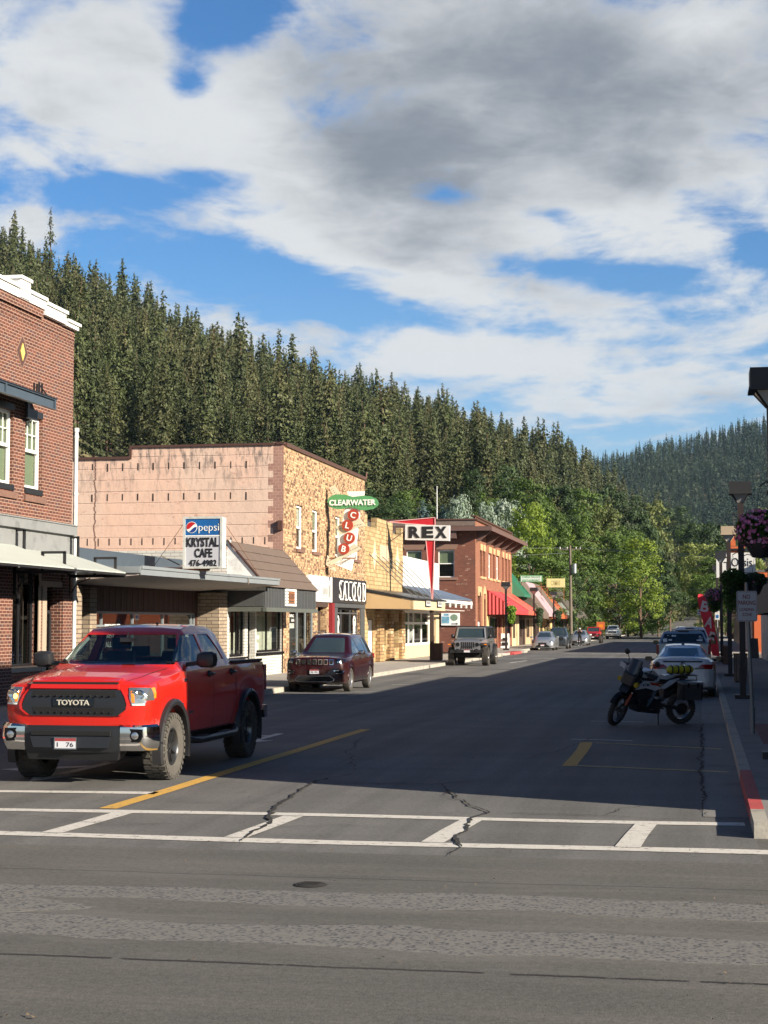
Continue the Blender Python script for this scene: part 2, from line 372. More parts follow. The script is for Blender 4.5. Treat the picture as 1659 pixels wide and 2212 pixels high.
M['letter_red'] = plain('dark_red_lettering', (.20, .015, .018), .5, var=0)
M['roof_gravel'] = plain('flat_roof', (.12, .115, .11), .95, var=.2)
M['rust'] = plain('rusty_metal', (.23, .085, .03), .8, var=.4, vs=9)
def glass(name, tint=(1, 1, 1), body=0.0, rough=.02):
 """a window pane: see-through, mirror-like at a slant"""
 m = bpy.data.materials.new(name); m.use_nodes = True; t = NT(m.node_tree); t.n.clear()
 tr = t.new('ShaderNodeBsdfTransparent'); t.put(tr.inputs[0], tint)
 gl = t.new('ShaderNodeBsdfGlossy'); gl.inputs['Roughness'].default_value = rough
 ge = t.new('ShaderNodeNewGeometry'); fr = t.m('ADD', .035, t.m('MULTIPLY', t.m('POWER', t.m('SUBTRACT', 1.0, t.m('ABSOLUTE', t.v('DOT_PRODUCT', ge.outputs['Normal'], ge.outputs['Incoming']))), 5.0), .9))
 mx = t.new('ShaderNodeMixShader'); t.put(mx.inputs[0], t.m('ADD', fr, body, clamp=True)); t.l.new(tr.outputs[0], mx.inputs[1]); t.l.new(gl.outputs[0], mx.inputs[2])
 t.l.new(mx.outputs[0], t.new('ShaderNodeOutputMaterial').inputs[0]); return m
M['glass'] = glass('shop_glass', (.80, .84, .82), .05)
M['glass_dark'] = glass('tinted_glass', (.25, .28, .28), .06)
M['car_glass'] = glass('car_glass', (.42, .50, .49), .06)
M['car_glass_dark'] = plain('privacy_glass', (.010, .012, .014), .05, var=0, coat=.6)
def asphalt(name, c1, c2, kind=0):
 m, t, b = newmat(name); c = objco(t); x, y, z = t.sep(c)[:3]
 big = t.noise(c, .16, 6, .6); med = t.noise(t.comb(t.m('MULTIPLY', x, .35), y), .9, 6, .65); fine = t.noise(c, 55., 3, .7)
 col = t.mix(t.ss(t.m('ADD', t.m('MULTIPLY', big, .55), t.m('MULTIPLY', med, .45)), .36, .64), c1, c2)
 fine2 = t.noise(c, 19., 4, .75); col = t.v('SCALE', col, k=t.m('ADD', -.25, t.m('ADD', t.m('MULTIPLY', fine, 1.15), t.m('MULTIPLY', fine2, 1.35))))
 h = fine; hs_ = .003
 if kind == 0:     # wheel tracks polished along the street, oil drips between them, filled seams
  tr = t.noise(t.comb(t.m('MULTIPLY', x, 1.5), t.m('MULTIPLY', y, .045)), 1.0, 5, .6); col = t.v('SCALE', col, k=t.m('ADD', .80, t.m('MULTIPLY', t.ss(tr, .3, .7), .36)))
  oil = t.m('MULTIPLY', t.ss(t.noise(t.comb(x, t.m('MULTIPLY', y, .3)), 1.9, 6, .75), .60, .72), .5); col = t.mix(oil, col, (.05, .048, .046))
 if kind == 1:     # the cross street: worn chip seal with patches
  wob = t.m('MULTIPLY', t.m('SUBTRACT', t.noise(t.comb(t.m('MULTIPLY', x, .35), t.m('MULTIPLY', y, .7)), 1.3, 5, .6), .5), .9)
  yy = t.m('ADD', y, wob)
  def band(a, b_, e=.035):
   return t.m('MULTIPLY', t.ss(yy, a - e, a + e), t.m('SUBTRACT', 1.0, t.ss(yy, b_ - e, b_ + e)))
  g = t.m('ADD', band(11.85, 12.5), band(10.42, 11.12), clamp=True)
  # the two chip bands join towards the left, round the end of the patch
  lft = t.m('MULTIPLY', t.m('SUBTRACT', 1.0, t.ss(t.m('ADD', x, t.m('MULTIPLY', t.m('ABSOLUTE', t.m('SUBTRACT', yy, 11.45)), 1.6)), -4.4, -4.3)), band(10.42, 12.5))
  g = t.m('MAXIMUM', g, lft)
  chip = t.new('ShaderNodeTexVoronoi', feature='F1'); t.put(chip.inputs['Vector'], c); chip.inputs['Scale'].default_value = 30.
  cv = t.sep(chip.outputs['Color'])[0]
  chips = t.mix(cv, (.045, .048, .055), (.17, .16, .145))
  chips = t.mix(t.ss(chip.outputs['Distance'], .34, .62), chips, (.175, .168, .15))
  dust = t.ss(t.noise(t.comb(t.m('MULTIPLY', x, .5), t.m('MULTIPLY', y, 2.)), 1.1, 6, .7), .46, .66)
  near = t.m('MULTIPLY', t.ss(yy, 9.2, 10.2), t.m('SUBTRACT', 1.0, t.ss(yy, 13.2, 14.4)))
  col = t.mix(t.m('MULTIPLY', t.m('MULTIPLY', dust, near), .45), col, (.15, .143, .128))
  col = t.mix(g, col, chips)
  sm = t.m('ABSOLUTE', t.m('SUBTRACT', t.m('ADD', y, t.m('MULTIPLY', t.noise(t.comb(x, 0.), 1.1, 5, .8), .12)), 9.83))
  col = t.mix(t.m('MULTIPLY', t.m('SUBTRACT', 1., t.ss(sm, .012, .035)), t.ss(t.noise(t.comb(x, 3.), 3., 4), .38, .46)), col, (.02, .019, .018))
  s2 = t.m('ABSOLUTE', t.m('SUBTRACT', t.m('ADD', y, t.m('MULTIPLY', t.noise(t.comb(x, 7.), .8, 5, .8), .2)), 13.25))
  col = t.mix(t.m('MULTIPLY', t.m('SUBTRACT', 1., t.ss(s2, .008, .022)), .7), col, (.03, .028, .026))
  st = t.ss(t.noise(t.comb(t.m('MULTIPLY', x, .12), t.m('MULTIPLY', y, 2.4)), 1.5, 5, .7), .5, .75)
  col = t.mix(t.m('MULTIPLY', st, .22), col, (.2, .18, .155))
  h = t.m('ADD', t.m('MULTIPLY', fine, .3), t.m('MULTIPLY', t.m('MULTIPLY', g, cv), 1.)); hs_ = .012
 t.put(b.inputs['Base Color'], col); b.inputs['Roughness'].default_value = .82; b.inputs['Specular IOR Level'].default_value = .35
 bump(t, b, h, hs_)
 return m
M['asphalt'] = asphalt('street_asphalt', (.106, .103, .096), (.143, .138, .126))
M['asphalt_x'] = asphalt('cross_street_asphalt', (.086, .083, .074), (.124, .118, .102), 1)
M['asphalt_patch'] = asphalt('rough_asphalt_patch', (.115, .112, .107), (.155, .148, .14))
M['crack'] = plain('crack_filler', (.014, .013, .012), .95, var=.3, vs=9)
def roadpaint(name, col):
 m, t, b = newmat(name); c = objco(t)
 w = t.ss(t.noise(c, 9., 7, .75), .33, .47); w2 = t.noise(c, 45., 3, .7)
 t.put(b.inputs['Base Color'], t.v('SCALE', t.mix(w, (.15, .14, .125), col), k=t.m('ADD', .7, t.m('MULTIPLY', w2, .6)))); b.inputs['Roughness'].default_value = .8
 return m
M['road_white'] = roadpaint('white_road_paint', (.56, .53, .47)); M['road_yellow'] = roadpaint('yellow_road_paint', (.58, .33, .055))
M['road_pale'] = roadpaint('worn_yellow_road_paint', (.55, .42, .16))
def paint(name, col, metal=.0, rough=.35, flake=.0):
 m, t, b = newmat(name); b.inputs['Base Color'].default_value = (*col, 1); b.inputs['Metallic'].default_value = metal
 b.inputs['Roughness'].default_value = rough; b.inputs['Coat Weight'].default_value = .8; b.inputs['Specular IOR Level'].default_value = .3; b.inputs['Coat Roughness'].default_value = .03
 c = objco(t); d = t.ss(t.sep(c)[2], .9, .35); n = t.ss(t.noise(c, 3., 6, .7), .35, .7)
 t.put(b.inputs['Base Color'], t.mix(t.m('MULTIPLY', t.m('MULTIPLY', d, n), .35), col, (.16, .13, .10)))
 return m
M['p_red'] = paint('glossy_red_paint', (.50, .014, .006), .0, .38)
M['p_maroon'] = paint('maroon_paint', (.026, .004, .006), .1, .3)
M['p_grey'] = paint('grey_car_paint', (.27, .27, .275), .6, .35)
M['p_silver'] = paint('silver_car_paint', (.36, .38, .40), .6, .35)
M['p_slate'] = paint('slate_car_paint', (.035, .045, .055), .4, .35)
M['p_white'] = paint('white_car_paint', (.66, .66, .65), .0, .35)
M['p_red2'] = paint('scarlet_car_paint', (.42, .012, .018), .0, .35)
M['chrome'] = plain('chrome', (.75, .74, .72), .08, 1., var=.03)
M['chrome_soft'] = plain('satin_chrome', (.50, .50, .50), .25, 1., var=.05)
M['trim_black'] = plain('black_plastic', (.016, .016, .017), .45, var=.1)
M['trim_grey'] = plain('grey_plastic', (.016, .017, .019), .4, var=.1)
M['gloss_black'] = plain('gloss_black', (.006, .006, .007), .15, var=0)
M['void'] = plain('deep_black_mesh', (.004, .004, .004), .9, var=0)
M['under'] = plain('underbody', (.012, .011, .010), .9, var=.2)
def rubber():
 m, t, b = newmat('tyre_rubber'); c = objco(t); n = t.noise(c, 6., 5, .7)
 t.put(b.inputs['Base Color'], t.mix(n, (.022, .020, .018), (.075, .066, .054))); b.inputs['Roughness'].default_value = .85; return m
M['tyre'] = rubber()
M['tyre_dusty_lit'] = plain('sunlit_dusty_tyre_rubber', (.075, .068, .057), .9, var=.35, vs=6)  # dusty rubber with sunlit paleness put into its colour
M['rim_dark'] = plain('machined_black_rim', (.10, .10, .10), .3, .8, var=.1)
M['rim_silver'] = plain('silver_rim', (.42, .42, .43), .3, .8, var=.05)
M['seat'] = plain('seat_cloth', (.03, .03, .032), .9, var=.1)
M['dash'] = plain('dashboard', (.022, .022, .024), .6, var=.1)
M['liner'] = plain('pale_headliner', (.45, .46, .42), .85, var=.05)
M['lamp_clear'] = plain('clear_headlight', (.50, .50, .49), .06, .85, var=.35, vs=26)
M['lamp_amber'] = plain('amber_lens', (.75, .22, .02), .15, var=.1)
M['lamp_red'] = plain('red_tail_light', (.30, .01, .012), .12, var=.1)
M['plate'] = plain('licence_plate', (.60, .60, .62), .4, var=.05)
M['plate_red'] = plain('licence_plate_red_band', (.30, .05, .05), .4, var=.05)
M['gold'] = plain('ivory_badge_letters', (.62, .57, .46), .35, .3, var=.05)
M['skin'] = plain('skin', (.42, .24, .17), .6, var=.05)
M['cloth_black'] = plain('black_clothes', (.012, .012, .014), .9, var=.2)
M['cloth_white'] = plain('white_cap_cloth', (.5, .5, .5), .9, var=.1)
M['lamp_brown'] = plain('dark_brown_lamp_post', (.026, .017, .015), .5, var=.15)
M['lamp_box'] = plain('black_lamp_box', (.020, .020, .021), .5, var=.15)
M['lamp_beige'] = plain('beige_lamp_box', (.36, .28, .19), .6, var=.1)
M['lens'] = plain('milky_lamp_lens', (.45, .45, .43), .3, var=.05)
M['sign_white'] = plain('white_sign_face', (.62, .61, .58), .4, var=.05)
M['sign_pale'] = plain('pale_grey_sign_face', (.46, .47, .50), .4, var=.04)
M['sign_grey'] = plain('old_white_sign_box', (.52, .53, .49), .5, var=.1, grime=(.12, .09, .05), gamt=.6, gs=6.)
M['sign_blue'] = plain('blue_sign_face', (.008, .10, .30), .4, var=.25, vs=1.5)
M['sign_red'] = plain('red_sign_face', (.48, .015, .025), .4, var=.08)
M['neon_edge'] = plain('pink_edge_tube', (.75, .42, .40), .4, var=0)
M['club_green'] = plain('green_sign_paint', (.085, .29, .11), .5, var=.12)
M['club_red'] = plain('rust_red_sign_disc', (.36, .045, .02), .5, var=.15)
M['club_cream'] = plain('cream_sign_paint', (.62, .56, .40), .5, var=.1, grime=(.3, .25, .15), gamt=.3)
M['pole_wood'] = plain('weathered_pole_wood', (.15, .12, .09), .9, var=.3, vs=4)
M['galv'] = plain('galvanised_post', (.22, .24, .24), .45, .5, var=.15)
M['bin_wood'] = plain('brown_bin_slats', (.115, .065, .042), .75, var=.3, vs=6)
M['bin_pale'] = plain('worn_bin_slats', (.24, .17, .12), .75, var=.3, vs=6)
# -- terrain
def px2az(x): return math.atan((x - 830) / 3558.) - R(10.8735)      # heading (clockwise from street direction)
def interp(x, xs, ys): return np.interp(x, xs, ys)
# left ridge: heading, distance, height of the bare ground above eye level (in 1/3550 of distance)
RX = np.array([-900, -300, 0, 250, 500, 740, 970, 1100, 1240, 1340, 1430, 1500, 1560, 1659, 2400])
RD = np.array([520, 550, 570, 580, 600, 650, 700, 720, 750, 780, 800, 830, 850, 850, 850])
RE = np.array([820, 790, 705, 610, 500, 420, 372, 322, 285, 240, 176, 90, 42, 25, 20])
RB = np.array([150, 150, 150, 150, 160, 175, 200, 225, 260, 300, 360, 430, 470, 480, 480])    # where the slope starts
FX_ = np.array([-900, 600, 1000, 1250, 1300, 1400, 1500, 1600, 1659, 1900, 2400])
FE = np.array([150, 200, 280, 322, 330, 356, 372, 392, 412, 480, 500])
def height(X, Y):
 X = np.asarray(X, float); Y = np.asarray(Y, float)
 d = np.hypot(X, Y); h = np.arctan2(X, Y)             # heading from street direction
 px = 830 + 3558 * np.tan(np.clip(h + R(10.8735), -1.2, 1.2))
 px = np.where(Y < 5, -3000, px)
 rd = np.interp(px, RX, RD); re = np.interp(px, RX, RE); rb = np.interp(px, RX, RB)
 zr = re / 3550. * rd
 t = np.clip((d - rb) / (rd - rb), 0, 1)
 z1 = zr * (t ** 1.05)
 z1 = np.where(d > rd, zr - (d - rd) * .16, z1)
 fe = np.interp(px, FX_, FE); zf = fe / 3550. * 1750
 t2 = np.clip((d - 980) / (1750 - 980), 0, 1)
 z2 = zf * t2 ** .95; z2 = np.where(d > 1750, zf - (d - 1750) * .1, z2)
 base = np.clip((Y - 430) * .031, 0, 9.5) * (np.abs(X + 6) < 400)
 z = np.maximum(np.maximum(z1, z2), base)
 # keep the street corridor clear and low
 k = np.clip((np.abs(X + 5.5) - 9) / 30., 0, 1)
 road = np.clip((Y - 430) * .031, 0, 40)
 z = np.where((Y > 330) & (Y < 760), road * (1 - k) + z * k, z)
 bump_ = 2.2 * np.sin(X * .031 + 1) * np.sin(Y * .027) + 1.1 * np.sin(X * .09) * np.cos(Y * .08 + 2)
 z = z + bump_ * np.clip((z - 8) / 30., 0, 1)
 return np.where(Y < 5, 0, z)
def terrain():
 pxs = np.concatenate([np.linspace(-1500, -200, 14)[:-1], np.linspace(-200, 1800, 120), np.linspace(1800, 3400, 16)[1:]])
 ds = np.concatenate([[0, 10, 40, 80, 120], np.linspace(150, 880, 74), np.linspace(900, 1900, 36), [2100, 2500, 3000, 4000]])
 hd = np.arctan((pxs - 830) / 3558.) - R(10.8735)
 # beyond the edges of the valley the ground runs on flat all round
 extra = np.linspace(hd[-1], hd[0] + 2 * math.pi, 30)[1:]
 hd = np.concatenate([hd, extra]); n = len(hd); vs = []; fs = []
 for d in ds:
  X = d * np.sin(hd); Y = d * np.cos(hd); Z = height(X, Y)
  vs += [(a, b, c - .05) for a, b, c in zip(X, Y, Z)]
 for i in range(len(ds) - 1):
  for j in range(n): fs.append((i * n + j, (i + 1) * n + j, (i + 1) * n + (j + 1) % n, i * n + (j + 1) % n))
 b = MB(); b.add(vs, [f[::-1] for f in fs])
 m, t, bs = newmat('hillside_ground'); c = objco(t)
 n1 = t.noise(c, .02, 6, .65); n2 = t.noise(c, .35, 5, .7)
 col = t.mix(t.ss(n1, .44, .6), (.10, .095, .04), (.30, .24, .12)); col = t.mix(t.ss(n2, .4, .65), col, (.055, .07, .025))
 t.put(bs.inputs['Base Color'], col); bs.inputs['Roughness'].default_value = .95
 return struct(b.build('ground', m, smooth=60))
terrain()
# -- roads
def sheet(name, rects, z, mat, sub=None):
 b = MB()
 for x0, x1, y0, y1 in rects: b.face([(x0, y0, z), (x1, y0, z), (x1, y1, z), (x0, y1, z)])
 return struct(b.build(name, mat))
sheet('cross_street', [(-70, 60, -12, 14.6), (.5, 60, 14.6, 16.32)], .0, M['asphalt_x'])
sheet('road', [(-12.55, .5, 14.6, 103), (-60, 60, 103, 115), (-13.2, .5, 115, 430)], .0, M['asphalt'])
def far_road():
 b = MB(); ys = np.linspace(430, 760, 40); pr = None
 for y in ys:
  z = float(np.clip((y - 430) * .031, 0, 40)) + .06; cx = -5.9 + (y - 430) * .004
  r = [(cx - 4.2, y, z), (cx + 4.2, y, z)]
  if pr: b.face([pr[0], pr[1], r[1], r[0]])
  pr = r
 struct(b.build('hill_road', M['asphalt']))
far_road()
sheet('road_far_junction', [(-60, -13.2, 352, 420), (.5, 60, 352, 420)], .0, M['asphalt'])
sheet('gutter', [(.0, .48, 18.0, 430)], .004, plain('gutter_concrete', (.185, .18, .165), .9, var=.2, vs=2., grime=(.09, .085, .075), gamt=.6, gs=1.))
# kerbs and pavements
def slab(name, x0, x1, y0, y1, mat, z1=.15):
 b = MB(); b.box(x0, x1, y0, y1, -.04, z1); return struct(b.build(name, mat))
slab('kerb', .48, .62, 22.1, 95.5, M['kerb']); slab('kerb', .48, .62, 16.3, 17.5, M['kerb'])
slab('red_kerb', .48, .62, 17.5, 22.1, M['kerb_red'], .152)
slab('kerb', .48, .62, 114.8, 340, M['kerb'])
def paving(name, x0, x1, y0, y1, joints, z=.15, mat='concrete', bricks=None):
 b = MB(); ys = [y0] + list(np.arange(math.ceil(y0 / joints) * joints, y1, joints)) + [y1]
 for a, c in zip(ys, ys[1:]):
  if c - a > .03: b.box(x0, x1, a + .006, c - .006, -.04, z)
 return struct(b.build(name, M[mat]))
M['sidewalk_dark'] = plain('grey_pavement', (.20, .19, .175), .9, var=.2, vs=2., grime=(.08, .075, .07), gamt=.5)
def paver_mat():
 m, t, b = newmat('red_brick_paving'); x, y, z = t.sep(objco(t))[:3]
 tx = t.new('ShaderNodeTexBrick'); t.put(tx.inputs['Vector'], t.comb(x, y)); tx.inputs['Scale'].default_value = 1.
 tx.inputs['Brick Width'].default_value = .21; tx.inputs['Row Height'].default_value = .105; tx.inputs['Mortar Size'].default_value = .008
 t.put(tx.inputs['Color1'], (.23, .085, .07)); t.put(tx.inputs['Color2'], (.16, .06, .055)); t.put(tx.inputs['Mortar'], (.08, .06, .055))
 t.put(b.inputs['Base Color'], tx.outputs['Color']); b.inputs['Roughness'].default_value = .9; return m
M['paver'] = paver_mat()
slab('pavement', .62, .96, 16.9, 95, M['sidewalk_dark'])
paving('pavement', .62, 9, 16.3, 16.9, 1.6, mat='sidewalk_dark')
for k, (a, c) in enumerate([(16.9, 26.9), (32.4, 95)]): paving('pavement', .96, 4.0, a, c, 1.6, mat='sidewalk_dark')
slab('brick_paving', .96, 4.0, 26.9, 32.4, M['paver'])
paving('pavement', .62, 4.0, 114.8, 340, 1.6)
slab('kerb', -12.58, -12.42, 14.6, 104, M['kerb'])
slab('red_kerb', -12.59, -12.41, 14.6, 29.5, M['kerb_red'], .153)
paving('pavement', -16, -12.58, 14.6, 104, 1.55)
slab('kerb', -12.50, -12.34, 117, 119.4, M['kerb']); slab('kerb', -13.25, -13.1, 121.5, 205, M['kerb']); slab('kerb', -16, -12.34, 104.0, 104.16, M['kerb'])
def bulb(name, pts, z, mat):
 b = MB(); k = len(pts); b.add([(x, y, z) for x, y in pts] + [(x, y, -.04) for x, y in pts], [tuple(range(k))] + [(i, i + k, (i + 1) % k + k, (i + 1) % k) for i in range(k)]); struct(b.build(name, mat))
bulb('pavement', [(-16, 106), (-13.4, 106), (-12.5, 107.5), (-12.5, 119), (-13.25, 121.5), (-16, 121.5)], .15, M['concrete'])
bulb('red_kerb', [(-13.0, 109.6), (-12.33, 109.6), (-12.33, 115.4), (-13.0, 115.4)], .158, M['kerb_red'])
paving('pavement', -16, -13.25, 121.5, 205, 1.55)
bulb('pavement', [(-17, 205), (-13.1, 205), (-13.1, 338), (-14.4, 345), (-17, 345)], .15, M['concrete'])
bulb('ramp', [(-17, 345), (-14.0, 345), (-12.6, 352), (-16.0, 440), (-22.0, 440)], .2, M['concrete'])
# -- painted lines
def jag(n, a, s): return [a + (rng.random() - .5) * s for _ in range(n)]
def line(b, x0, y0, x1, y1, w, z=.005, wob=.02, seg=.8):
 """a hand-worn painted line with slightly uneven edges"""
 L = math.hypot(x1 - x0, y1 - y0); n = max(2, int(L / seg) + 1); ux, uy = (x1 - x0) / L, (y1 - y0) / L; px_, py_ = -uy, ux; P = []
 ph = rng.random() * 6
 for k in range(n):
  t = k / (n - 1); o = wob * math.sin(t * L * .9 + ph); ww = w / 2 + (rng.random() - .5) * wob * .5
  P.append(((x0 + ux * L * t + px_ * (o - ww), y0 + uy * L * t + py_ * (o - ww), z), (x0 + ux * L * t + px_ * (o + ww), y0 + uy * L * t + py_ * (o + ww), z)))
 for p, q in zip(P, P[1:]): b.face([p[0], q[0], q[1], p[1]])
b = MB(); line(b, -12.3, 17.2, .42, 17.42, .26, wob=.06); line(b, -12.3, 15.25, 4.2, 15.3, .29, wob=.04)
for x in (-11.9, -10.05, -8.2, -6.25, -4.37, -2.43, -.62): line(b, x - .05, 15.4, x + .06, 17.2, .23, z=.009, wob=.02)
struct(b.build('crosswalk_marking', M['road_white']))
b = MB(); line(b, -12.2, 18.75, -6.5, 19.2, .27, wob=.07); struct(b.build('stop_line', M['road_white']))
b = MB(); line(b, -6.5, 17.55, -6.43, 31.6, .20, wob=.01, seg=2); struct(b.build('centre_line', M['road_yellow']))
b = MB(); line(b, -1.87, 24.0, -1.97, 28.9, .21, wob=.02); struct(b.build('bay_end_marking', M['road_yellow']))
b = MB(); line(b, -1.8, 24.1, .36, 23.5, .13, wob=.03); line(b, -1.8, 28.8, .3, 27.7, .13, wob=.03); struct(b.build('bay_side_marking', M['road_pale']))
b = MB()
for y in (29.6, 35.2): line(b, -2.3, y, -1.2, y - .2, .12)
for y in (44, 50, 56, 62, 68): line(b, -2.2, y, -1.3, y, .1); line(b, -10.3, y - 1, -9.5, y - 1, .1)
line(b, -9.9, 86.9, -9.6, 92.2, .16)
for x in np.arange(-11, .2, 1.75):
 line(b, x, 98.6, x + .75, 98.6, .28); line(b, x, 116.0, x + .75, 116.0, .28)
line(b, -13, 116.9, .4, 116.9, .2); line(b, -12.2, 97.5, .4, 97.5, .12)
struct(b.build('distant_road_markings', M['road_white']))
b = MB()   # turn arrow in the oncoming lane
def arrow(b, x, y, s=1., z=.006):
 b.face([(x - .07 * s, y, z), (x + .07 * s, y, z), (x + .07 * s, y + 1.6 * s, z), (x - .07 * s, y + 1.6 * s, z)])
 b.face([(x - .3 * s, y, z), (x, y - .9 * s, z), (x + .3 * s, y, z)])
 b.face([(x - .07 * s, y + .9 * s, z + .0002), (x - .07 * s, y + 1.15 * s, z + .0002), (x - .55 * s, y + .8 * s, z + .0002), (x - .55 * s, y + .5 * s, z + .0002)])
 b.face([(x - .52 * s, y + 1.0 * s, z + .0004), (x - .95 * s, y + .45 * s, z + .0004), (x - .52 * s, y + .25 * s, z + .0004)])
arrow(b, -7.75, 28.3, 1.1); arrow(b, -8.6, 21.4, 1.2); struct(b.build('turn_arrow_marking', M['road_white']))
b = MB()
for y in (352, 362, 372): line(b, -13, y * 1.0, -7, y * 1.0 + 1, 1.5, wob=.1)
for y in (223, 262): line(b, -12, y, .3, y, .5)
struct(b.build('far_crosswalk_marking', M['road_white']))
# -- patches, cracks, manhole
b = MB(); pts = [(-4.9, 20.9), (-3.4, 21.0), (-2.85, 21.6), (-2.75, 25.0), (-3.1, 25.3), (-4.6, 25.1), (-5.0, 24.4)]
b.face([(x, y, .004) for x, y in pts]); struct(b.build('road_patch', M['asphalt_patch']))
def crack(pts, w, name='road_crack'):
 """a tarred crack: a ragged ribbon through the points"""
 b = MB(); P = []
 for (x0, y0), (x1, y1) in zip(pts, pts[1:]):
  n = max(2, int(math.hypot(x1 - x0, y1 - y0) / .09))
  for k in range(n): P.append((x0 + (x1 - x0) * k / n, y0 + (y1 - y0) * k / n))
 P.append(pts[-1]); Q = []; dx = dy = 0
 for i, (x, y) in enumerate(P):
  dx = dx * .75 + rng.normal() * .016; dy = dy * .75 + rng.normal() * .016
  a = P[max(i - 1, 0)]; c = P[min(i + 1, len(P) - 1)]; L = math.hypot(c[0] - a[0], c[1] - a[1]); nx, ny = -(c[1] - a[1]) / L, (c[0] - a[0]) / L
  ww = w * .5 * (.3 + 1.1 * rng.random()) * min(1, .15 + 6 * min(i, len(P) - 1 - i) / len(P))
  Q.append(((x + dx - nx * ww, y + dy - ny * ww, .0145), (x + dx + nx * ww, y + dy + ny * ww, .0145)))
 for p, q in zip(Q, Q[1:]): b.face([p[0], q[0], q[1], p[1]])
 struct(b.build(name, M['crack']))
crack([(-4.6, 22.2), (-5.0, 20.95), (-4.83, 19.5), (-4.72, 18.0), (-4.31, 16.2), (-4.27, 15.1)], .05)
crack([(-3.3, 21.0), (-2.8, 19.3), (-2.31, 17.95), (-2.38, 17.33), (-2.33, 15.8), (-2.2, 14.5)], .042)
crack([(-2.31, 17.95), (-1.04, 17.85), (.1, 17.65)], .02)
crack([(-4.7, 22.3), (-5.6, 26), (-6.1, 30)], .015); crack([(-2.75, 24.9), (-2.2, 27), (-1.9, 30.5)], .015); crack([(-6.0, 33), (-5.4, 36.4), (-4.4, 38)], .014)
crack([(-4.9, 21.0), (-3.4, 20.85), (-2.9, 21.5)], .018)
crack([(.02, 36), (-.01, 25), (-.02, 21.5), (.03, 18.7), (.06, 17.9)], .035)
for c_ in ([(-4.75, 18.6), (-5.3, 18.2), (-6.1, 18.3)], [(-2.6, 18.8), (-3.1, 19.6), (-3.0, 20.2)], [(-1.04, 17.85), (-.9, 18.6), (-.3, 19.4)], [(-8.5, 33), (-7.2, 37), (-6.0, 44)], [(-3.5, 40), (-3.2, 50), (-4.2, 58)], [(-4.31, 16.2), (-3.6, 16.5), (-3.1, 16.4)], [(-7.5, 16.9), (-5.9, 16.1), (-5.2, 16.3)], [(-1.5, 31), (-3.6, 32.2), (-6.2, 31.6)]): crack(c_, .011)
crack([(.1, 17.1), (.4, 16.6), (1.2, 16.1)], .014)
crack([(-.6, 16.4), (-.35, 16.3)], .02)
b = MB(); c = (-3.04, 12.76)
b.lathe([(.0, .004), (.10, .006), (.105, .002), (.12, .003), (.135, -.004)], (c[0], c[1], .008), n=28)
for k in range(-2, 3): b.box(c[0] - .07, c[0] + .07, c[1] + k * .035 - .006, c[1] + k * .035 + .006, .012, .017)
o = b.build('manhole_cover', M['crack']); tag(o, 'small round iron valve cover set in the patched asphalt of the cross street', 'manhole cover')
b = MB()   # scattered leaves, gum and litter
for k in range(260):
 if rng.random() < .55: x, y = rng.uniform(-.05, .46) ** 1, rng.uniform(19, 60)
 else: x, y = rng.uniform(-7, .5), rng.uniform(8, 24)
 s = rng.uniform(.008, .022); a = rng.uniform(0, 6.3); pts = [(x + s * math.cos(a + q * 1.57) * (1 if q % 2 else .5), y + s * math.sin(a + q * 1.57) * (1 if q % 2 else .5), .012 + (.01 if q == 1 else 0)) for q in range(4)]
 b.face(pts)
o = b.build('litter', plain('dry_leaf_litter', (.14, .10, .06), .9, var=.5, vs=8)); o['kind'] = 'stuff'; tag(o, 'dry leaves and grit scattered over the road and gutter', 'litter')
# -- building helpers
def wall(b, F, u0, u1, v0, v1, holes=(), t=.22):
 """a wall face with real openings and their reveals"""
 us = sorted({u0, u1} | {q for h in holes for q in h[:2] if u0 < q < u1}); vs = sorted({v0, v1} | {q for h in holes for q in h[2:4] if v0 < q < v1})
 for a, c in zip(us, us[1:]):
  for d, e in zip(vs, vs[1:]):
   um, vm = (a + c) / 2, (d + e) / 2
   if any(h[0] < um < h[1] and h[2] < vm < h[3] for h in holes): continue
   b.fquad(F, a, c, d, e)
 for h in holes:
  a, c, d, e = h[:4]; q = lambda *p: b.face([F.p(*r) for r in p])
  q((a, d, 0), (a, e, 0), (a, e, -t), (a, d, -t)); q((c, d, 0), (c, d, -t), (c, e, -t), (c, e, 0))
  q((a, d, 0), (a, d, -t), (c, d, -t), (c, d, 0)); q((a, e, 0), (c, e, 0), (c, e, -t), (a, e, -t))
 return b
def shell(root, y0, y1, xf, xb, h, mat_side, holes_front=(), holes_near=(), mat_front=None, z0=0., far=True, side_top=None, roofmat=None, name='wall', t=.22, roofz=None):
 """front and near walls with openings, far and back walls, roof deck"""
 b = MB(); F = FX(xf); G = FY(y0)
 if mat_front is not mat_side and mat_front is not None:
  f = MB(); wall(f, F, y0, y1, z0, h, holes_front, t); f.build('front_wall', mat_front, root)
 else: wall(b, F, y0, y1, z0, h, holes_front, t)
 wall(b, G, xb, xf, z0, side_top or h, holes_near, t)
 b.face([(xf, y1, z0), (xb, y1, z0), (xb, y1, h), (xf, y1, h)][::-1] if False else [(xf, y1, z0), (xf, y1, h), (xb, y1, h), (xb, y1, z0)])
 b.face([(xb, y0, z0), (xb, y0, h), (xb, y1, h), (xb, y1, z0)])
 b.build(name, mat_side, root)
 r = MB(); rz = (roofz or h - .35); r.box(xb + .02, xf - .02, y0 + .02, y1 - .02, rz - .1, rz); r.build('roof', roofmat or M['roof_gravel'], root)
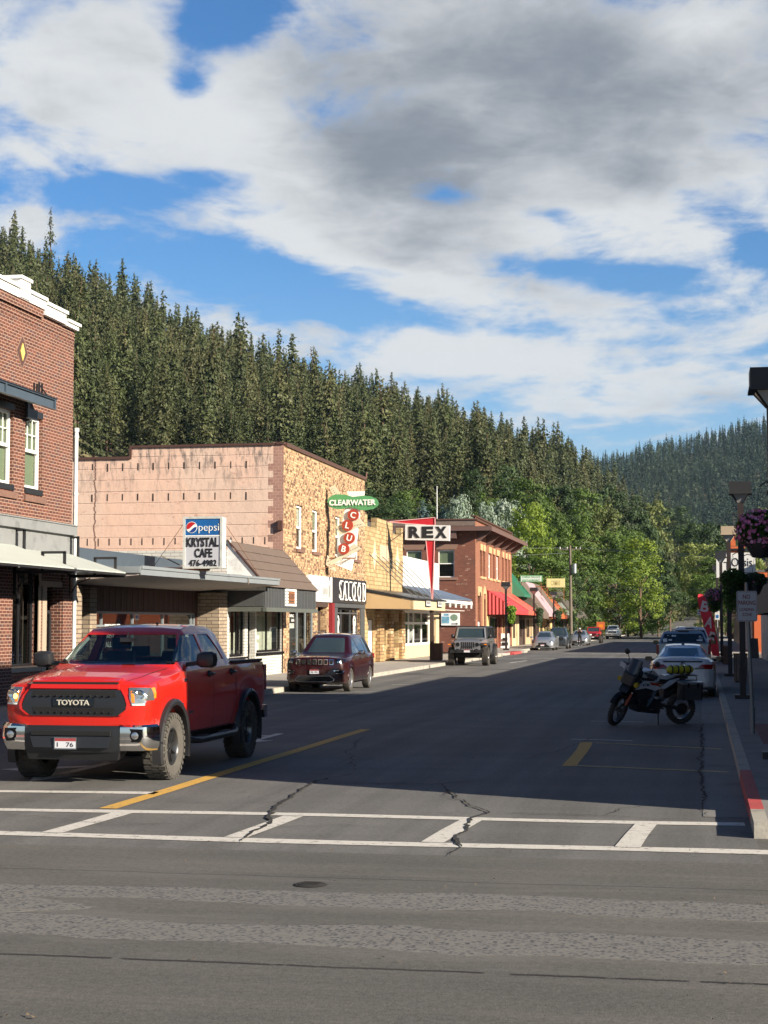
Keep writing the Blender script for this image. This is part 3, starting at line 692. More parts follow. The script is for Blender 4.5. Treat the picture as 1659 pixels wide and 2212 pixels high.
def inner(root, F, u0, u1, v0, v1, n=-1.2, mat='interior'):
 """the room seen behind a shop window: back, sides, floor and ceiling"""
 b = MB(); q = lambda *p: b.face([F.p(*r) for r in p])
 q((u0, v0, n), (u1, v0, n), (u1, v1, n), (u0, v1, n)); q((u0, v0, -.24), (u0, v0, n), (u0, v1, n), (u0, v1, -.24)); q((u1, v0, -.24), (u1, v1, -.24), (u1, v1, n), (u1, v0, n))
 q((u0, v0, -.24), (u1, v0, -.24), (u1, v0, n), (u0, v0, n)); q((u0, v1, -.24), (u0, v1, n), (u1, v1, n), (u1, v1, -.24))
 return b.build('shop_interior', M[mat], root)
def window(root, F, u0, u1, v0, v1, n=-.10, fr=.06, fm='white_trim', gm='glass_dark', rail=None, muntin=None, blind=None, uprights=(), rails=(), dep=.07, bw=None):
 """frame > pane (> nothing): frame bars, meeting rail, muntins; blind behind the glass"""
 b = MB(); a, c, d, e = u0 + .003, u1 - .003, v0 + .003, v1 - .003; bw = bw or fr * .8
 b.fbox(F, a, a + fr, d, e, n - dep, n); b.fbox(F, c - fr, c, d, e, n - dep, n); b.fbox(F, a + fr, c - fr, d, d + fr, n - dep, n); b.fbox(F, a + fr, c - fr, e - fr, e, n - dep, n)
 if rail is not None: b.fbox(F, a + fr, c - fr, rail - fr / 2, rail + fr / 2, n - dep, n + .012)
 for q in uprights: b.fbox(F, q - bw / 2, q + bw / 2, d + fr, e - fr, n - dep, n - .004)
 for q in rails: b.fbox(F, a + fr, c - fr, q - bw / 2, q + bw / 2, n - dep, n - .008)
 if muntin:
  k, r, z0_, z1_ = muntin
  for i in range(1, k): q = a + fr + (c - a - 2 * fr) * i / k; b.fbox(F, q - .011, q + .011, z0_, z1_, n - .035, n - .012)
  for i in range(1, r): q = z0_ + (z1_ - z0_) * i / r; b.fbox(F, a + fr, c - fr, q - .011, q + .011, n - .036, n - .014)
 w = b.build('window', M[fm], root)
 g = MB(); g.fquad(F, a + fr * .6, c - fr * .6, d + fr * .6, e - fr * .6, n - dep * .7); g.build('pane', M[gm], w)
 if blind:
  bl = MB(); z0_ = e - (e - d) * blind[1]; bl.fbox(F, a + fr * .4, c - fr * .4, z0_, e - .02, n - dep - .05, n - dep - .03); bl.build('blind', M[blind[0]], w)
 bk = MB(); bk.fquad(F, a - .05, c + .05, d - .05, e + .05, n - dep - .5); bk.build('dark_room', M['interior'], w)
 return w
def door(root, F, u0, u1, v0, v1, n=-.12, mat='charcoal_wood', glass_from=None, gm='glass_dark', handle=True, fm='chrome_soft'):
 b = MB(); fr = .09
 if glass_from is None:
  b.fbox(F, u0, u1, v0, v1, n - .05, n)
  for z0_, z1_ in ((v0 + .15, v0 + (v1 - v0) * .45), (v0 + (v1 - v0) * .52, v1 - .15)): b.fbox(F, u0 + .12, u1 - .12, z0_, z1_, n, n + .012)
 else:
  b.fbox(F, u0, u0 + fr, v0, v1, n - .05, n); b.fbox(F, u1 - fr, u1, v0, v1, n - .05, n); b.fbox(F, u0 + fr, u1 - fr, v0, glass_from, n - .05, n); b.fbox(F, u0 + fr, u1 - fr, v1 - fr, v1, n - .05, n)
 d = b.build('door', M[mat], root)
 if glass_from is not None:
  g = MB(); g.fquad(F, u0 + fr * .7, u1 - fr * .7, glass_from - .02, v1 - fr * .7, n - .03); g.build('pane', M[gm], d)
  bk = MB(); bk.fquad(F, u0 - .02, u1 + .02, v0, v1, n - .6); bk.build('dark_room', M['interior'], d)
 if handle:
  h = MB(); h.fbox(F, u1 - .14, u1 - .11, v0 + .85, v0 + 1.15, n + .02, n + .045); h.fbox(F, u1 - .14, u1 - .11, v0 + .86, v0 + .89, n, n + .02); h.fbox(F, u1 - .14, u1 - .11, v0 + 1.11, v0 + 1.14, n, n + .02); h.build('handle', M[fm], d)
 return d
F16 = FX(-16.0)
# -- 1. red brick corner building, far left
def brick_corner():
 t = thing('brick_building', 'two storey dark red brick building with white stepped coping and a yellow diamond, far left', 'building', (-16, 38, 0))
 Y0, Y1 = 17.4, 40.3; F = F16
 ups = [(37.24 - 1.74 * k, 38.28 - 1.74 * k, 5.35, 7.12) for k in range(2)] + [(y, y + 1.04, 5.35, 7.12) for y in (19., 20.7, 24., 25.7, 29.2, 30.9)]
 low = [(36.56, 38.17, 1.04, 3.38), (38.7, 39.62, .15, 3.0), (20, 23.5, 1.04, 3.38), (25, 28.5, 1.04, 3.38), (30, 34.9, 1.04, 3.38)]
 b = MB(); wall(b, F, Y0, Y1, 3.38, 9.8, ups, .22); wall(b, F, Y0, Y1, 0, 3.38, low, .28)
 wall(b, FY(Y0), -34, -16, 0, 9.8, [(-20, -18.6, 5.35, 7.1), (-25, -23.6, 5.35, 7.1)], .2)
 b.face([(-16, Y1, 0), (-16, Y1, 9.8), (-34, Y1, 9.8), (-34, Y1, 0)]); b.face([(-34, Y0, 0), (-34, Y0, 9.8), (-34, Y1, 9.8), (-34, Y1, 0)])
 b.fbox(F, 39.66, Y1 + .0, .0, 3.3, .001, .05); b.fbox(F, 35.6, 36.5, 0, 3.3, .001, .06)
 # stepped courses under the coping
 for k, (z, n) in enumerate([(9.33, .008), (9.44, .014), (9.55, .02)]): b.fbox(F, Y0, Y1, z, z + .065, -.01, n)
 b.fbox(F, Y0, 38.05, 9.62, 9.84, -.01, .085)
 b.build('wall', M['brick_red'], t)
 r = MB(); r.box(-33.9, -16.1, Y0 + .1, Y1 - .1, 9.2, 9.3); r.build('roof', M['roof_gravel'], t)
 c = MB(); ff = FX(-16)
 c.fbox(ff, 17.2, 38.1, 9.84, 10.06, -.32, .12); c.fbox(ff, 17.2, 38.14, 10.06, 10.14, -.36, .17)
 c.fbox(ff, 36.50, 37.08, 9.86, 10.30, -.30, .15); c.fbox(ff, 36.45, 37.13, 10.30, 10.38, -.34, .19)
 c.fbox(ff, 38.1, 39.45, 9.72, 9.98, -.31, .121); c.fbox(ff, 38.14, 39.5, 9.98, 10.06, -.35, .172)
 c.fbox(ff, 39.45, 40.33, 9.70, 9.81, -.30, .122); c.fbox(ff, 39.5, 40.38, 9.81, 9.88, -.34, .173)
 c.fbox(FY(Y0), -34, -16.4, 9.84, 10.12, -.3, .12)
 c.build('coping', M['white_paint'], t)
 def dia(w, h, n0, n1, mat, nm):
  q = MB(); q.fprism(F, [(36.97, 8.6 - h), (36.97 + w, 8.6), (36.97, 8.6 + h), (36.97 - w, 8.6)], n0, n1); q.build(nm, M[mat], t)
 dia(.36, .44, -.02, .006, 'lintel_brown', 'diamond_border'); dia(.315, .385, -.02, .009, 'brown_metal', 'diamond_band'); dia(.13, .22, -.02, .026, 'yellow_gold', 'diamond_centre')
 for u0, u1, v0, v1 in ups:
  window(t, F, u0, u1, v0, v1, n=-.09, fr=.075, rail=v0 + .93, muntin=(3, 2, v0 + .97, v1 - .08), blind=('blind_green', .96), gm='glass')
  h = MB(); h.fbox(F, u0 - .02, u1 + .02, v1, v1 + .16, -.02, .014); h.fbox(F, u0 - .02, u1 + .03, v0 - .14, v0, -.02, .03); h.build('window_head', M['black_metal'], t)
 s = MB()
 for u0, u1, v0, v1 in ups: s.fbox(F, u0 - .06, u1 + .2, 5.02, 5.17, -.02, .055)
 s.build('window_sill', M['brick_sill'], t)
 l = MB(); l.fbox(F, Y0, 40.3, 4.33, 4.57, 0, .16); l.fbox(F, Y0, 40.28, 3.4, 4.33, 0, .05); l.fbox(F, Y0, 40.32, 4.57, 4.60, 0, .19); l.build('ledge', M['grey_ledge'], t)
 # steel channel shading the upper windows, hung from the wall
 k = MB(); nb = .65
 k.fbox(F, 18.6, 37.55, 7.25, 7.275, nb - .09, nb + .02); k.fbox(F, 18.6, 37.55, 7.48, 7.505, nb - .09, nb + .02); k.fbox(F, 18.6, 37.55, 7.27, 7.485, nb - .05, nb - .03)
 for y in (37.48, 34.6, 31.5, 28.4): k.fbox(F, y - .03, y + .03, 7.255, 7.5, nb - .09, nb + .021)
 k.build('steel_channel', M['steel_blue'], t)
 k = MB(); k.fbox(F, 18.6, 37.56, 7.505, 7.53, 0, nb + .04); k.fbox(F, 37.2, 37.3, 6.95, 7.5, .0, .08)
 for y in (37.15, 37.32): k.fbox(F, y, y + .035, 7.53, 7.88, .35, .39); k.fbox(F, y, y + .035, 7.53, 7.88, .22, .26)
 k.beam((-15.7, 37.32, 7.86), (-15.45, 37.32, 7.53), .03); k.fbox(F, 37.0, 37.6, 7.0, 7.25, .1, .16)
 k.build('channel_bracket', M['black_metal'], t)
 # shop front
 window(t, F, 36.56, 38.17, 1.04, 3.38, n=-.14, fr=.05, fm='black_metal', gm='glass_dark', uprights=(37.36,), rails=(3.03,))
 g = MB(); [g.fbox(F, y, y + .04, 3.06, 3.33, -.20, -.12) for y in (36.95, 37.75)]; g.build('transom_bars', M['beige'], t)
 for a, c in ((20, 23.5), (25, 28.5), (30, 34.9)): window(t, F, a, c, 1.04, 3.38, n=-.14, fr=.05, fm='black_metal', uprights=((a + c) / 2,), rails=(3.03,))
 g = MB(); g.fbox(F, 38.17, 38.30, .9, 3.4, -.1, .025); g.fbox(F, 38.42, 38.68, .6, 3.0, -.1, .02); g.fbox(F, 38.17, 39.66, 2.98, 3.12, -.1, .03); g.fbox(F, 36.5, 38.3, .90, 1.035, -.02, .05); g.build('shop_frame', M['beige'], t)
 g = MB(); g.fbox(F, 36.52, 38.25, .72, .895, -.02, .03); g.build('soldier_course', M['brick_orange'], t)
 door(t, F, 38.72, 39.6, .16, 2.4, n=-.24, mat='black_metal', glass_from=.4)
 for y0_, y1_ in ((17.6, 36.55), (36.72, 40.06)):
  a = MB(); x1 = -14.43; zt = 3.93 if y1_ < 37 else 3.86
  a.add([(-15.98, y0_, zt), (x1, y0_, 3.37), (x1, y1_, 3.37), (-15.98, y1_, zt), (-15.98, y0_, zt - .03), (x1, y0_, 3.34), (x1, y1_, 3.34), (-15.98, y1_, zt - .03)],
              [(0, 1, 2, 3), (7, 6, 5, 4), (0, 4, 5, 1), (1, 5, 6, 2), (2, 6, 7, 3), (3, 7, 4, 0)])
  a.build('awning', M['awning_white'], t)
 s = MB()
 for y in (19.5, 25, 30.8, 36.66, 40.1):
  for (xa, xb, za, zb_) in ((-15.98, -15.74, 3.4, 4.28), (-15.30, -14.72, 3.3, 3.74)):
   s.beam((xa + .03, y, za), (xa + .03, y, zb_), .06); s.beam((xb, y, za), (xb, y, zb_), .06); s.beam((xa, y, zb_), (xb + .03, y, zb_), .06)
  s.beam((-16, y, 3.28), (-14.45, y, 3.28), .06, .08); s.fbox(F, y - .05, y + .05, 2.75, 3.4, .0, .09)
  s.tube([(-15.9, y, 2.85), (-15.75, y, 3.1), (-15.4, y, 3.22)], .02, 6)
 s.beam((-14.45, 17.6, 3.31), (-14.45, 40.1, 3.31), .045); s.build('awning_frame', M['black_metal'], t)
 p = MB(); p.cyl((-15.96, 40.44, .2), (-15.96, 40.44, 7.1), .055, n=10); p.cyl((-15.96, 40.44, 7.06), (-15.96, 40.44, 7.16), .075, n=10)
 for z in (1.2, 3.2, 5.4, 6.9): p.cyl((-15.96, 40.44, z), (-15.96, 40.44, z + .06), .07, n=10)
 tag(p.build('drain_pipe', M['white_old']), 'tall white drain pipe running up the corner of the dark red brick building', 'pipe')
M['lintel_brown'] = plain('brown_brick_lintel', (.21, .12, .085), .8, var=.15, vs=8); M['yellow_gold'] = plain('yellow_glazed_tile', (.62, .45, .12), .4, var=.05); M['brick_sill'] = plain('dark_brick_sill', (.16, .085, .06), .85, var=.4, vs=12)
M['awning_white'] = plain('off_white_awning', (.42, .44, .39), .6, var=.07, grime=(.28, .28, .23), gamt=.3, gs=1.5)
brick_corner()
# -- 2. cafe with the flat canopy
def cafe():
 t = thing('cafe_building', 'low brown fronted cafe under a flat canopy with grey fascia behind the red pickup', 'building', (-16, 47.5, 0)); F = F16
 holes = [(41.1, 43.0, .15, 2.32), (43.56, 53.55, .6, 2.42)]; F = FX(-16.75)
 shell(t, 40.5, 54.6, -16.75, -32, 3.9, M['brown_wood'], holes, mat_front=M['redbrown_wood'], far=True)
 w = MB(); w.fbox(F16, 40.52, 41.05, 0, 3.05, -.74, .02); w.fbox(F16, 53.62, 54.6, 0, 3.1, -.74, .02); w.fbox(F16, 43.0, 43.5, 0, 3.05, -.74, -.5); w.build('stone_pier', M['stone_cream'], t)
 w = MB()
 for k in range(60):
  y = 43.6 + k * .165
  if y < 53.5: w.fbox(F, y, y + .13, 2.45, 3.1, 0, .025 + .01 * (k % 3 == 0))
 w.build('board_cladding', M['redbrown_wood'], t)
 wi = window(t, F, 43.56, 53.55, .6, 2.42, n=-.06, fr=.07, fm='grey_metal', gm='glass', uprights=(44.77, 47.41, 50.25, 53.2), rails=(2.0,))  # white frame coloured grey to stand in for the canopy's deep shade
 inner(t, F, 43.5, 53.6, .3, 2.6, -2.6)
 window(t, F, 41.1, 43.0, .15, 2.32, n=-.12, fr=.09, fm='black_metal', gm='glass', uprights=(42.1,), rails=(.9,));
 b = MB(); ftext(b, F, 'BREAKFAST', 45.55, 1.98, .14, n=-.04, width=1.25, ext=.003, bold=.01); ftext(b, F, 'SERVED', 45.55, 1.74, .16, n=-.04, width=1.1, ext=.003, bold=.015); ftext(b, F, 'ALL DAY', 45.6, 1.46, .16, n=-.04, width=1.2, ext=.003, bold=.015)
 b.build('window_lettering', M['letter_white'], t)
 p = MB(); p.fbox(F, 45.95, 46.5, 1.15, 1.62, -.1, -.09); p.build('window_poster', plain('green_poster', (.10, .24, .12), .5), t)
 p = MB(); p.fbox(F, 52.62, 52.95, 1.62, 2.0, -.1, -.09); p.build('window_notice', M['letter_white'], t)
 p = MB(); p.box(-18.6, -17.4, 44.4, 45.4, .1, 1.25); p.box(-18.9, -17.5, 48, 50.5, .1, 1.1); p.box(-18.9, -17.5, 51.5, 52.6, .1, 1.2); p.build('dining_booths', M['rust'], t)
 c = MB(); z0, z1 = 3.08, 3.58
 c.add([(-16.75, 40.55, 3.14), (-14.2, 40.55, 3.32), (-14.2, 54.75, 3.37), (-16.75, 54.75, 3.16), (-16.75, 40.55, 3.5), (-14.2, 40.55, 3.52), (-14.2, 54.75, 3.58), (-16.75, 54.75, 3.55)], [(3, 2, 1, 0), (4, 5, 6, 7), (0, 1, 5, 4), (2, 3, 7, 6), (1, 2, 6, 5)])
 can = c.build('canopy', M['soffit'], t)
 g = MB(); F2 = FX(-14.2)
 g.add([F2.p(40.53, 3.32, .025), F2.p(54.77, 3.38, .025), F2.p(54.77, 3.6, .025), F2.p(40.53, 3.555, .025), F2.p(40.53, 3.32, .0), F2.p(54.77, 3.38, .0), F2.p(54.77, 3.6, .0), F2.p(40.53, 3.555, 0)], [(0, 1, 2, 3), (7, 6, 5, 4), (3, 2, 6, 7), (0, 3, 7, 4), (1, 5, 6, 2), (4, 5, 1, 0)])
 g.add([F2.p(40.53, 3.475, .06), F2.p(54.77, 3.535, .06), F2.p(54.77, 3.60, .06), F2.p(40.53, 3.56, .06), F2.p(40.53, 3.475, .026), F2.p(54.77, 3.535, .026), F2.p(54.77, 3.6, .026), F2.p(40.53, 3.56, .026)], [(0, 1, 2, 3), (3, 2, 6, 7), (4, 5, 1, 0), (0, 3, 7, 4)])
 g.fbox(FY(40.53), -16, -14.2, 3.37, 3.54, .0, .03)
 g.build('fascia', M['grey_metal'], can)
 r = MB(); r.box(-16.9, -16.6, 40.6, 54.6, 3.9, 4.0); r.fbox(F16, 40.6, 50.2, 3.45, 4.06, -.3, .03); r.build('parapet_cap', M['steel_blue'], t)
 s = MB(); s.tube([(-14.9, 49.4, 3.62), (-14.6, 50.2, 3.6), (-14.3, 50.6, 3.58), (-14.13, 50.65, 3.5), (-14.13, 50.65, 3.3)], .02, 6); s.tube([(-15.2, 45.2, 4.0), (-15.0, 47.3, 3.66), (-14.9, 49.0, 3.62), (-14.7, 51.9, 3.64)], .018, 6); s.build('conduit', M['pole_wood'], t)
cafe()
def cafe_sign():
 Y = 45.4; t = thing('cafe_sign', 'upright white sign box on the flat canopy, blue panel above black lettering', 'sign', (-14.0, Y, 3.58)); F = FY(Y)
 x0, x1, z0, z1 = -14.60, -13.46, 3.66, 5.12
 b = MB(); b.fbox(F, x0, x1, z0, z1, -.42, 0);
 b.fbox(F, x0 - .02, x0 + .05, z0 - .02, z1 + .02, 0, .03); b.fbox(F, x1 - .05, x1 + .02, z0 - .02, z1 + .02, 0, .03); b.fbox(F, x0 + .05, x1 - .05, z1 - .045, z1 + .02, 0, .03); b.fbox(F, x0 + .05, x1 - .05, z0 - .02, z0 + .04, 0, .03)
 b.build('sign_box', M['sign_grey'], t)
 b = MB(); b.fbox(F, x0 + .05, x1 - .05, z0 + .04, 4.57, .0, .012); b.build('lower_panel', M['sign_pale'], t)
 b = MB(); b.fbox(F, x0 + .05, x1 - .05, 4.60, z1 - .045, .0, .012); b.build('upper_panel', M['sign_blue'], t)
 b = MB(); b.fbox(F, x0 + .05, x1 - .05, 4.57, 4.60, .0, .02); ftext(b, F, 'pepsi', -13.85, 4.79, .27, n=.016, width=.60, bold=-.012); b.build('upper_lettering', M['letter_white'], t)
 b = MB(); cx, cz = -14.36, 4.83; P = [(cx + .165 * math.cos(a), cz + .165 * math.sin(a)) for a in np.linspace(0, 2 * math.pi, 33)[:-1]]
 b.fprism(F, P, .012, .020); b.build('round_emblem', M['letter_white'], t)
 def wave(fn0, fn1, n):   # part of the disc between two wavy edges
  q = MB(); xs = np.linspace(-.15, .15, 15); lo = []; hi = []
  for x in xs:
   h = math.sqrt(max(.152 ** 2 - x * x, 0)); a = max(-h, min(h, fn0(x))); c = max(-h, min(h, fn1(x))); lo.append((cx + x, cz + a)); hi.append((cx + x, cz + c))
  for i in range(14): q.face([F.p(*lo[i], n), F.p(*lo[i + 1], n), F.p(*hi[i + 1], n), F.p(*hi[i], n)])
  return q
 wave(lambda x: .02 + x * .55 + .02 * math.sin(x * 22), lambda x: 1, .024).build('emblem_top', plain('emblem_red', (.45, .015, .02), .4, var=0), t)
 wave(lambda x: -1, lambda x: -.065 + x * .55 + .02 * math.sin(x * 22), .024).build('emblem_bottom', plain('emblem_blue', (.01, .05, .22), .4, var=0), t)
 b = MB(); ftext(b, F, 'KRYSTAL', -14.03, 4.40, .27, n=.016, width=.97, bold=.028); ftext(b, F, 'CAFE', -14.0, 4.09, .26, n=.016, width=.53, bold=.028); ftext(b, F, '476-4982', -14.02, 3.80, .19, n=.016, width=.83, bold=.018)
 b.build('lettering', M['letter_black'], t)
 b = MB(); b.tube([(-14.3, Y + .1, 5.12), (-14.3, Y + .1, 5.2), (-14.24, Y + .1, 5.2), (-14.24, Y + .1, 5.12)], .012, 6); b.beam((-15.3, Y + .2, 3.66), (-13.6, Y + .2, 3.66), .05); b.fbox(F, -14.62, -13.9, 3.59, 3.66, -.3, -.1)
 b.tube([(-14.6, Y + .2, 5.05), (-15.95, Y + 1.2, 3.7)], .008, 4); b.tube([(-13.5, Y + .3, 5.0), (-13.3, Y + 3.2, 3.66)], .008, 4); b.build('sign_bracket', M['rust'], t)
cafe_sign()
# -- 3. shop with the brown mansard
def mansard_shop():
 t = thing('mansard_shop', 'single storey shop with brown tiled mansard roof and black board fascia beside the saloon', 'building', (-16, 58.5, 0)); F = F16
 holes = [(54.95, 56.9, .9, 2.6), (57.3, 58.3, .15, 2.6), (58.5, 62.2, 1.0, 2.6)]
 shell(t, 54.62, 62.36, -16, -30, 4.6, M['stone_white'], holes, mat_front=M['stone_white'])
 b = MB(); zt, zb, xt, xb = 4.9, 3.33, -15.98, -14.6; ys = (54.66, 62.34)
 nn = 5
 for k in range(nn):   # overlapping tile courses
  za, zc = zb + (zt - zb) * k / nn, zb + (zt - zb) * (k + 1) / nn; xa = xb + (xt - xb) * k / nn + .035; xc = xb + (xt - xb) * (k + 1) / nn - .012
  n = 62;
  for i in range(n):
   y0_, y1_ = ys[0] + (ys[1] - ys[0]) * i / n, ys[0] + (ys[1] - ys[0]) * (i + 1) / n; ym = (y0_ + y1_) / 2; d = .035
   b.face([(xa, y0_, za), (xa + d, ym, za + .012), (xc + d, ym, zc + .012), (xc, y0_, zc)]); b.face([(xa + d, ym, za + .012), (xa, y1_, za), (xc, y1_, zc), (xc + d, ym, zc + .012)])
  b.face([(xa, ys[0], za), (xa - .06, ys[0], za), (xa - .06, ys[1], za), (xa, ys[1], za)][::-1])
 b.face([(xt, ys[0], zt + .02), (xt - 1.2, ys[0], zt + .02), (xt - 1.2, ys[1], zt + .02), (xt, ys[1], zt + .02)][::-1])
 b.build('mansard_roof', M['mansard_brown'], t)
 g = MB(); g.add([(-16.0, 54.64, 4.88), (-14.62, 54.64, 3.3), (-14.62, 54.64, 3.2), (-16, 54.64, 3.2)], [(0, 3, 2, 1)]); g.add([(-16, 62.35, 4.88), (-14.62, 62.35, 3.3), (-16, 62.35, 3.2)], [(0, 1, 2)]); g.box(-16.4, -15.9, 54.62, 54.75, 4.82, 4.95); g.build('gable_panel', M['white_old'], t)
 g = MB(); g.beam((-16, 54.63, 4.95), (-14.56, 54.63, 3.33), .09, .05); g.build('verge_board', M['brown_metal'], t)
 f = MB(); n = 52
 for i in range(n):
  y = 54.7 + i * (62.34 - 54.7) / n; f.fbox(FX(-14.72), y, y + .135, 2.62, 3.32, 0, .05 + .012 * ((i * 7) % 3))
 f.fbox(FY(54.68), -16, -14.72, 2.66, 3.3, -.03, 0); f.fbox(FY(62.3), -16, -14.72, 2.66, 3.3, -.03, 0)
 f.build('board_fascia', M['charcoal_wood'], t)
 f = MB(); f.fbox(FX(-14.72), 54.66, 62.38, 2.48, 2.62, -.02, .12); f.fbox(FY(54.7), -16, -14.7, 2.48, 2.64, -.05, .02); f.build('fascia_trim', plain('green_grey_trim', (.085, .092, .078), .7, var=.25), t)
 f = MB(); f.box(-16, -14.75, 54.7, 62.3, 2.6, 2.64); f.build('soffit', M['charcoal_wood'], t)
 for a, c, ups in ((54.95, 56.9, (56.1,)), (58.5, 62.2, (60.2,))):
  window(t, F, a, c, .9 if a < 56 else 1.0, 2.6, n=-.06, fr=.08, fm='gloss_black', gm='glass', uprights=ups)
  k = MB(); y = a + .12
  while y < c - .1:      # hanging pleats
   w_ = .11; k.add([F.p(y, 1.0, -.32), F.p(y + w_ / 2, 1.0, -.26), F.p(y + w_, 1.0, -.32), F.p(y, 2.58, -.32), F.p(y + w_ / 2, 2.58, -.26), F.p(y + w_, 2.58, -.32)], [(0, 1, 4, 3), (1, 2, 5, 4)]); y += w_
   if abs(y - 56.4) < .35 or abs(y - 61.9) < .25: y += .5
  k.build('curtain', M['curtain'], t)
 door(t, F, 57.35, 58.25, .16, 2.5, n=-.2, mat='gloss_black', glass_from=.5)
 k = MB(); k.fbox(F, 58.4, 62.25, .9, .99, 0, .1); k.fbox(F, 54.9, 57.0, .82, .89, 0, .1); k.fbox(F, 62.2, 62.34, .15, 2.6, .0, .02); k.build('window_sill', M['gloss_black'], t)
 k = MB(); k.fbox(F, 58.8, 59.1, 1.1, 1.35, -.11, -.1); k.fbox(F, 58.75, 59.2, 1.5, 1.62, -.11, -.1); k.build('window_notice', M['letter_white'], t)
M['mansard_brown'] = plain('brown_concrete_tile', (.112, .080, .062), .7, var=.14, vs=2.5, grime=(.09, .06, .045), gamt=.4)
mansard_shop()
def slat_sign():
 t = thing('slatted_sign', 'small square sign of white slats with a rust coloured plate on the black board fascia', 'sign', (-14.66, 56, 3.0)); F = FX(-14.63)
 b = MB()
 for k in range(6): b.fbox(F, 57.35, 58.95, 2.70 + k * .108, 2.775 + k * .108, .0, .03)
 b.build('slats', M['letter_white'], t)
 b = MB(); b.fbox(F, 57.33, 58.97, 2.68, 3.34, -.03, -.001); b.build('backing', M['grey_metal'], t)
 b = MB(); b.fbox(F, 57.72, 58.6, 2.80, 3.22, .03, .045); b.build('plate', M['rust'], t)
 b = MB(); [b.fbox(F, 57.8 + .2 * k, 57.9 + .2 * k, 2.95, 3.15, .046, .052) for k in range(4)]; b.fbox(F, 57.85, 58.45, 2.85, 2.89, .046, .052); b.build('plate_marks', plain('plate_marks', (.06, .035, .025), .8), t)
slat_sign()
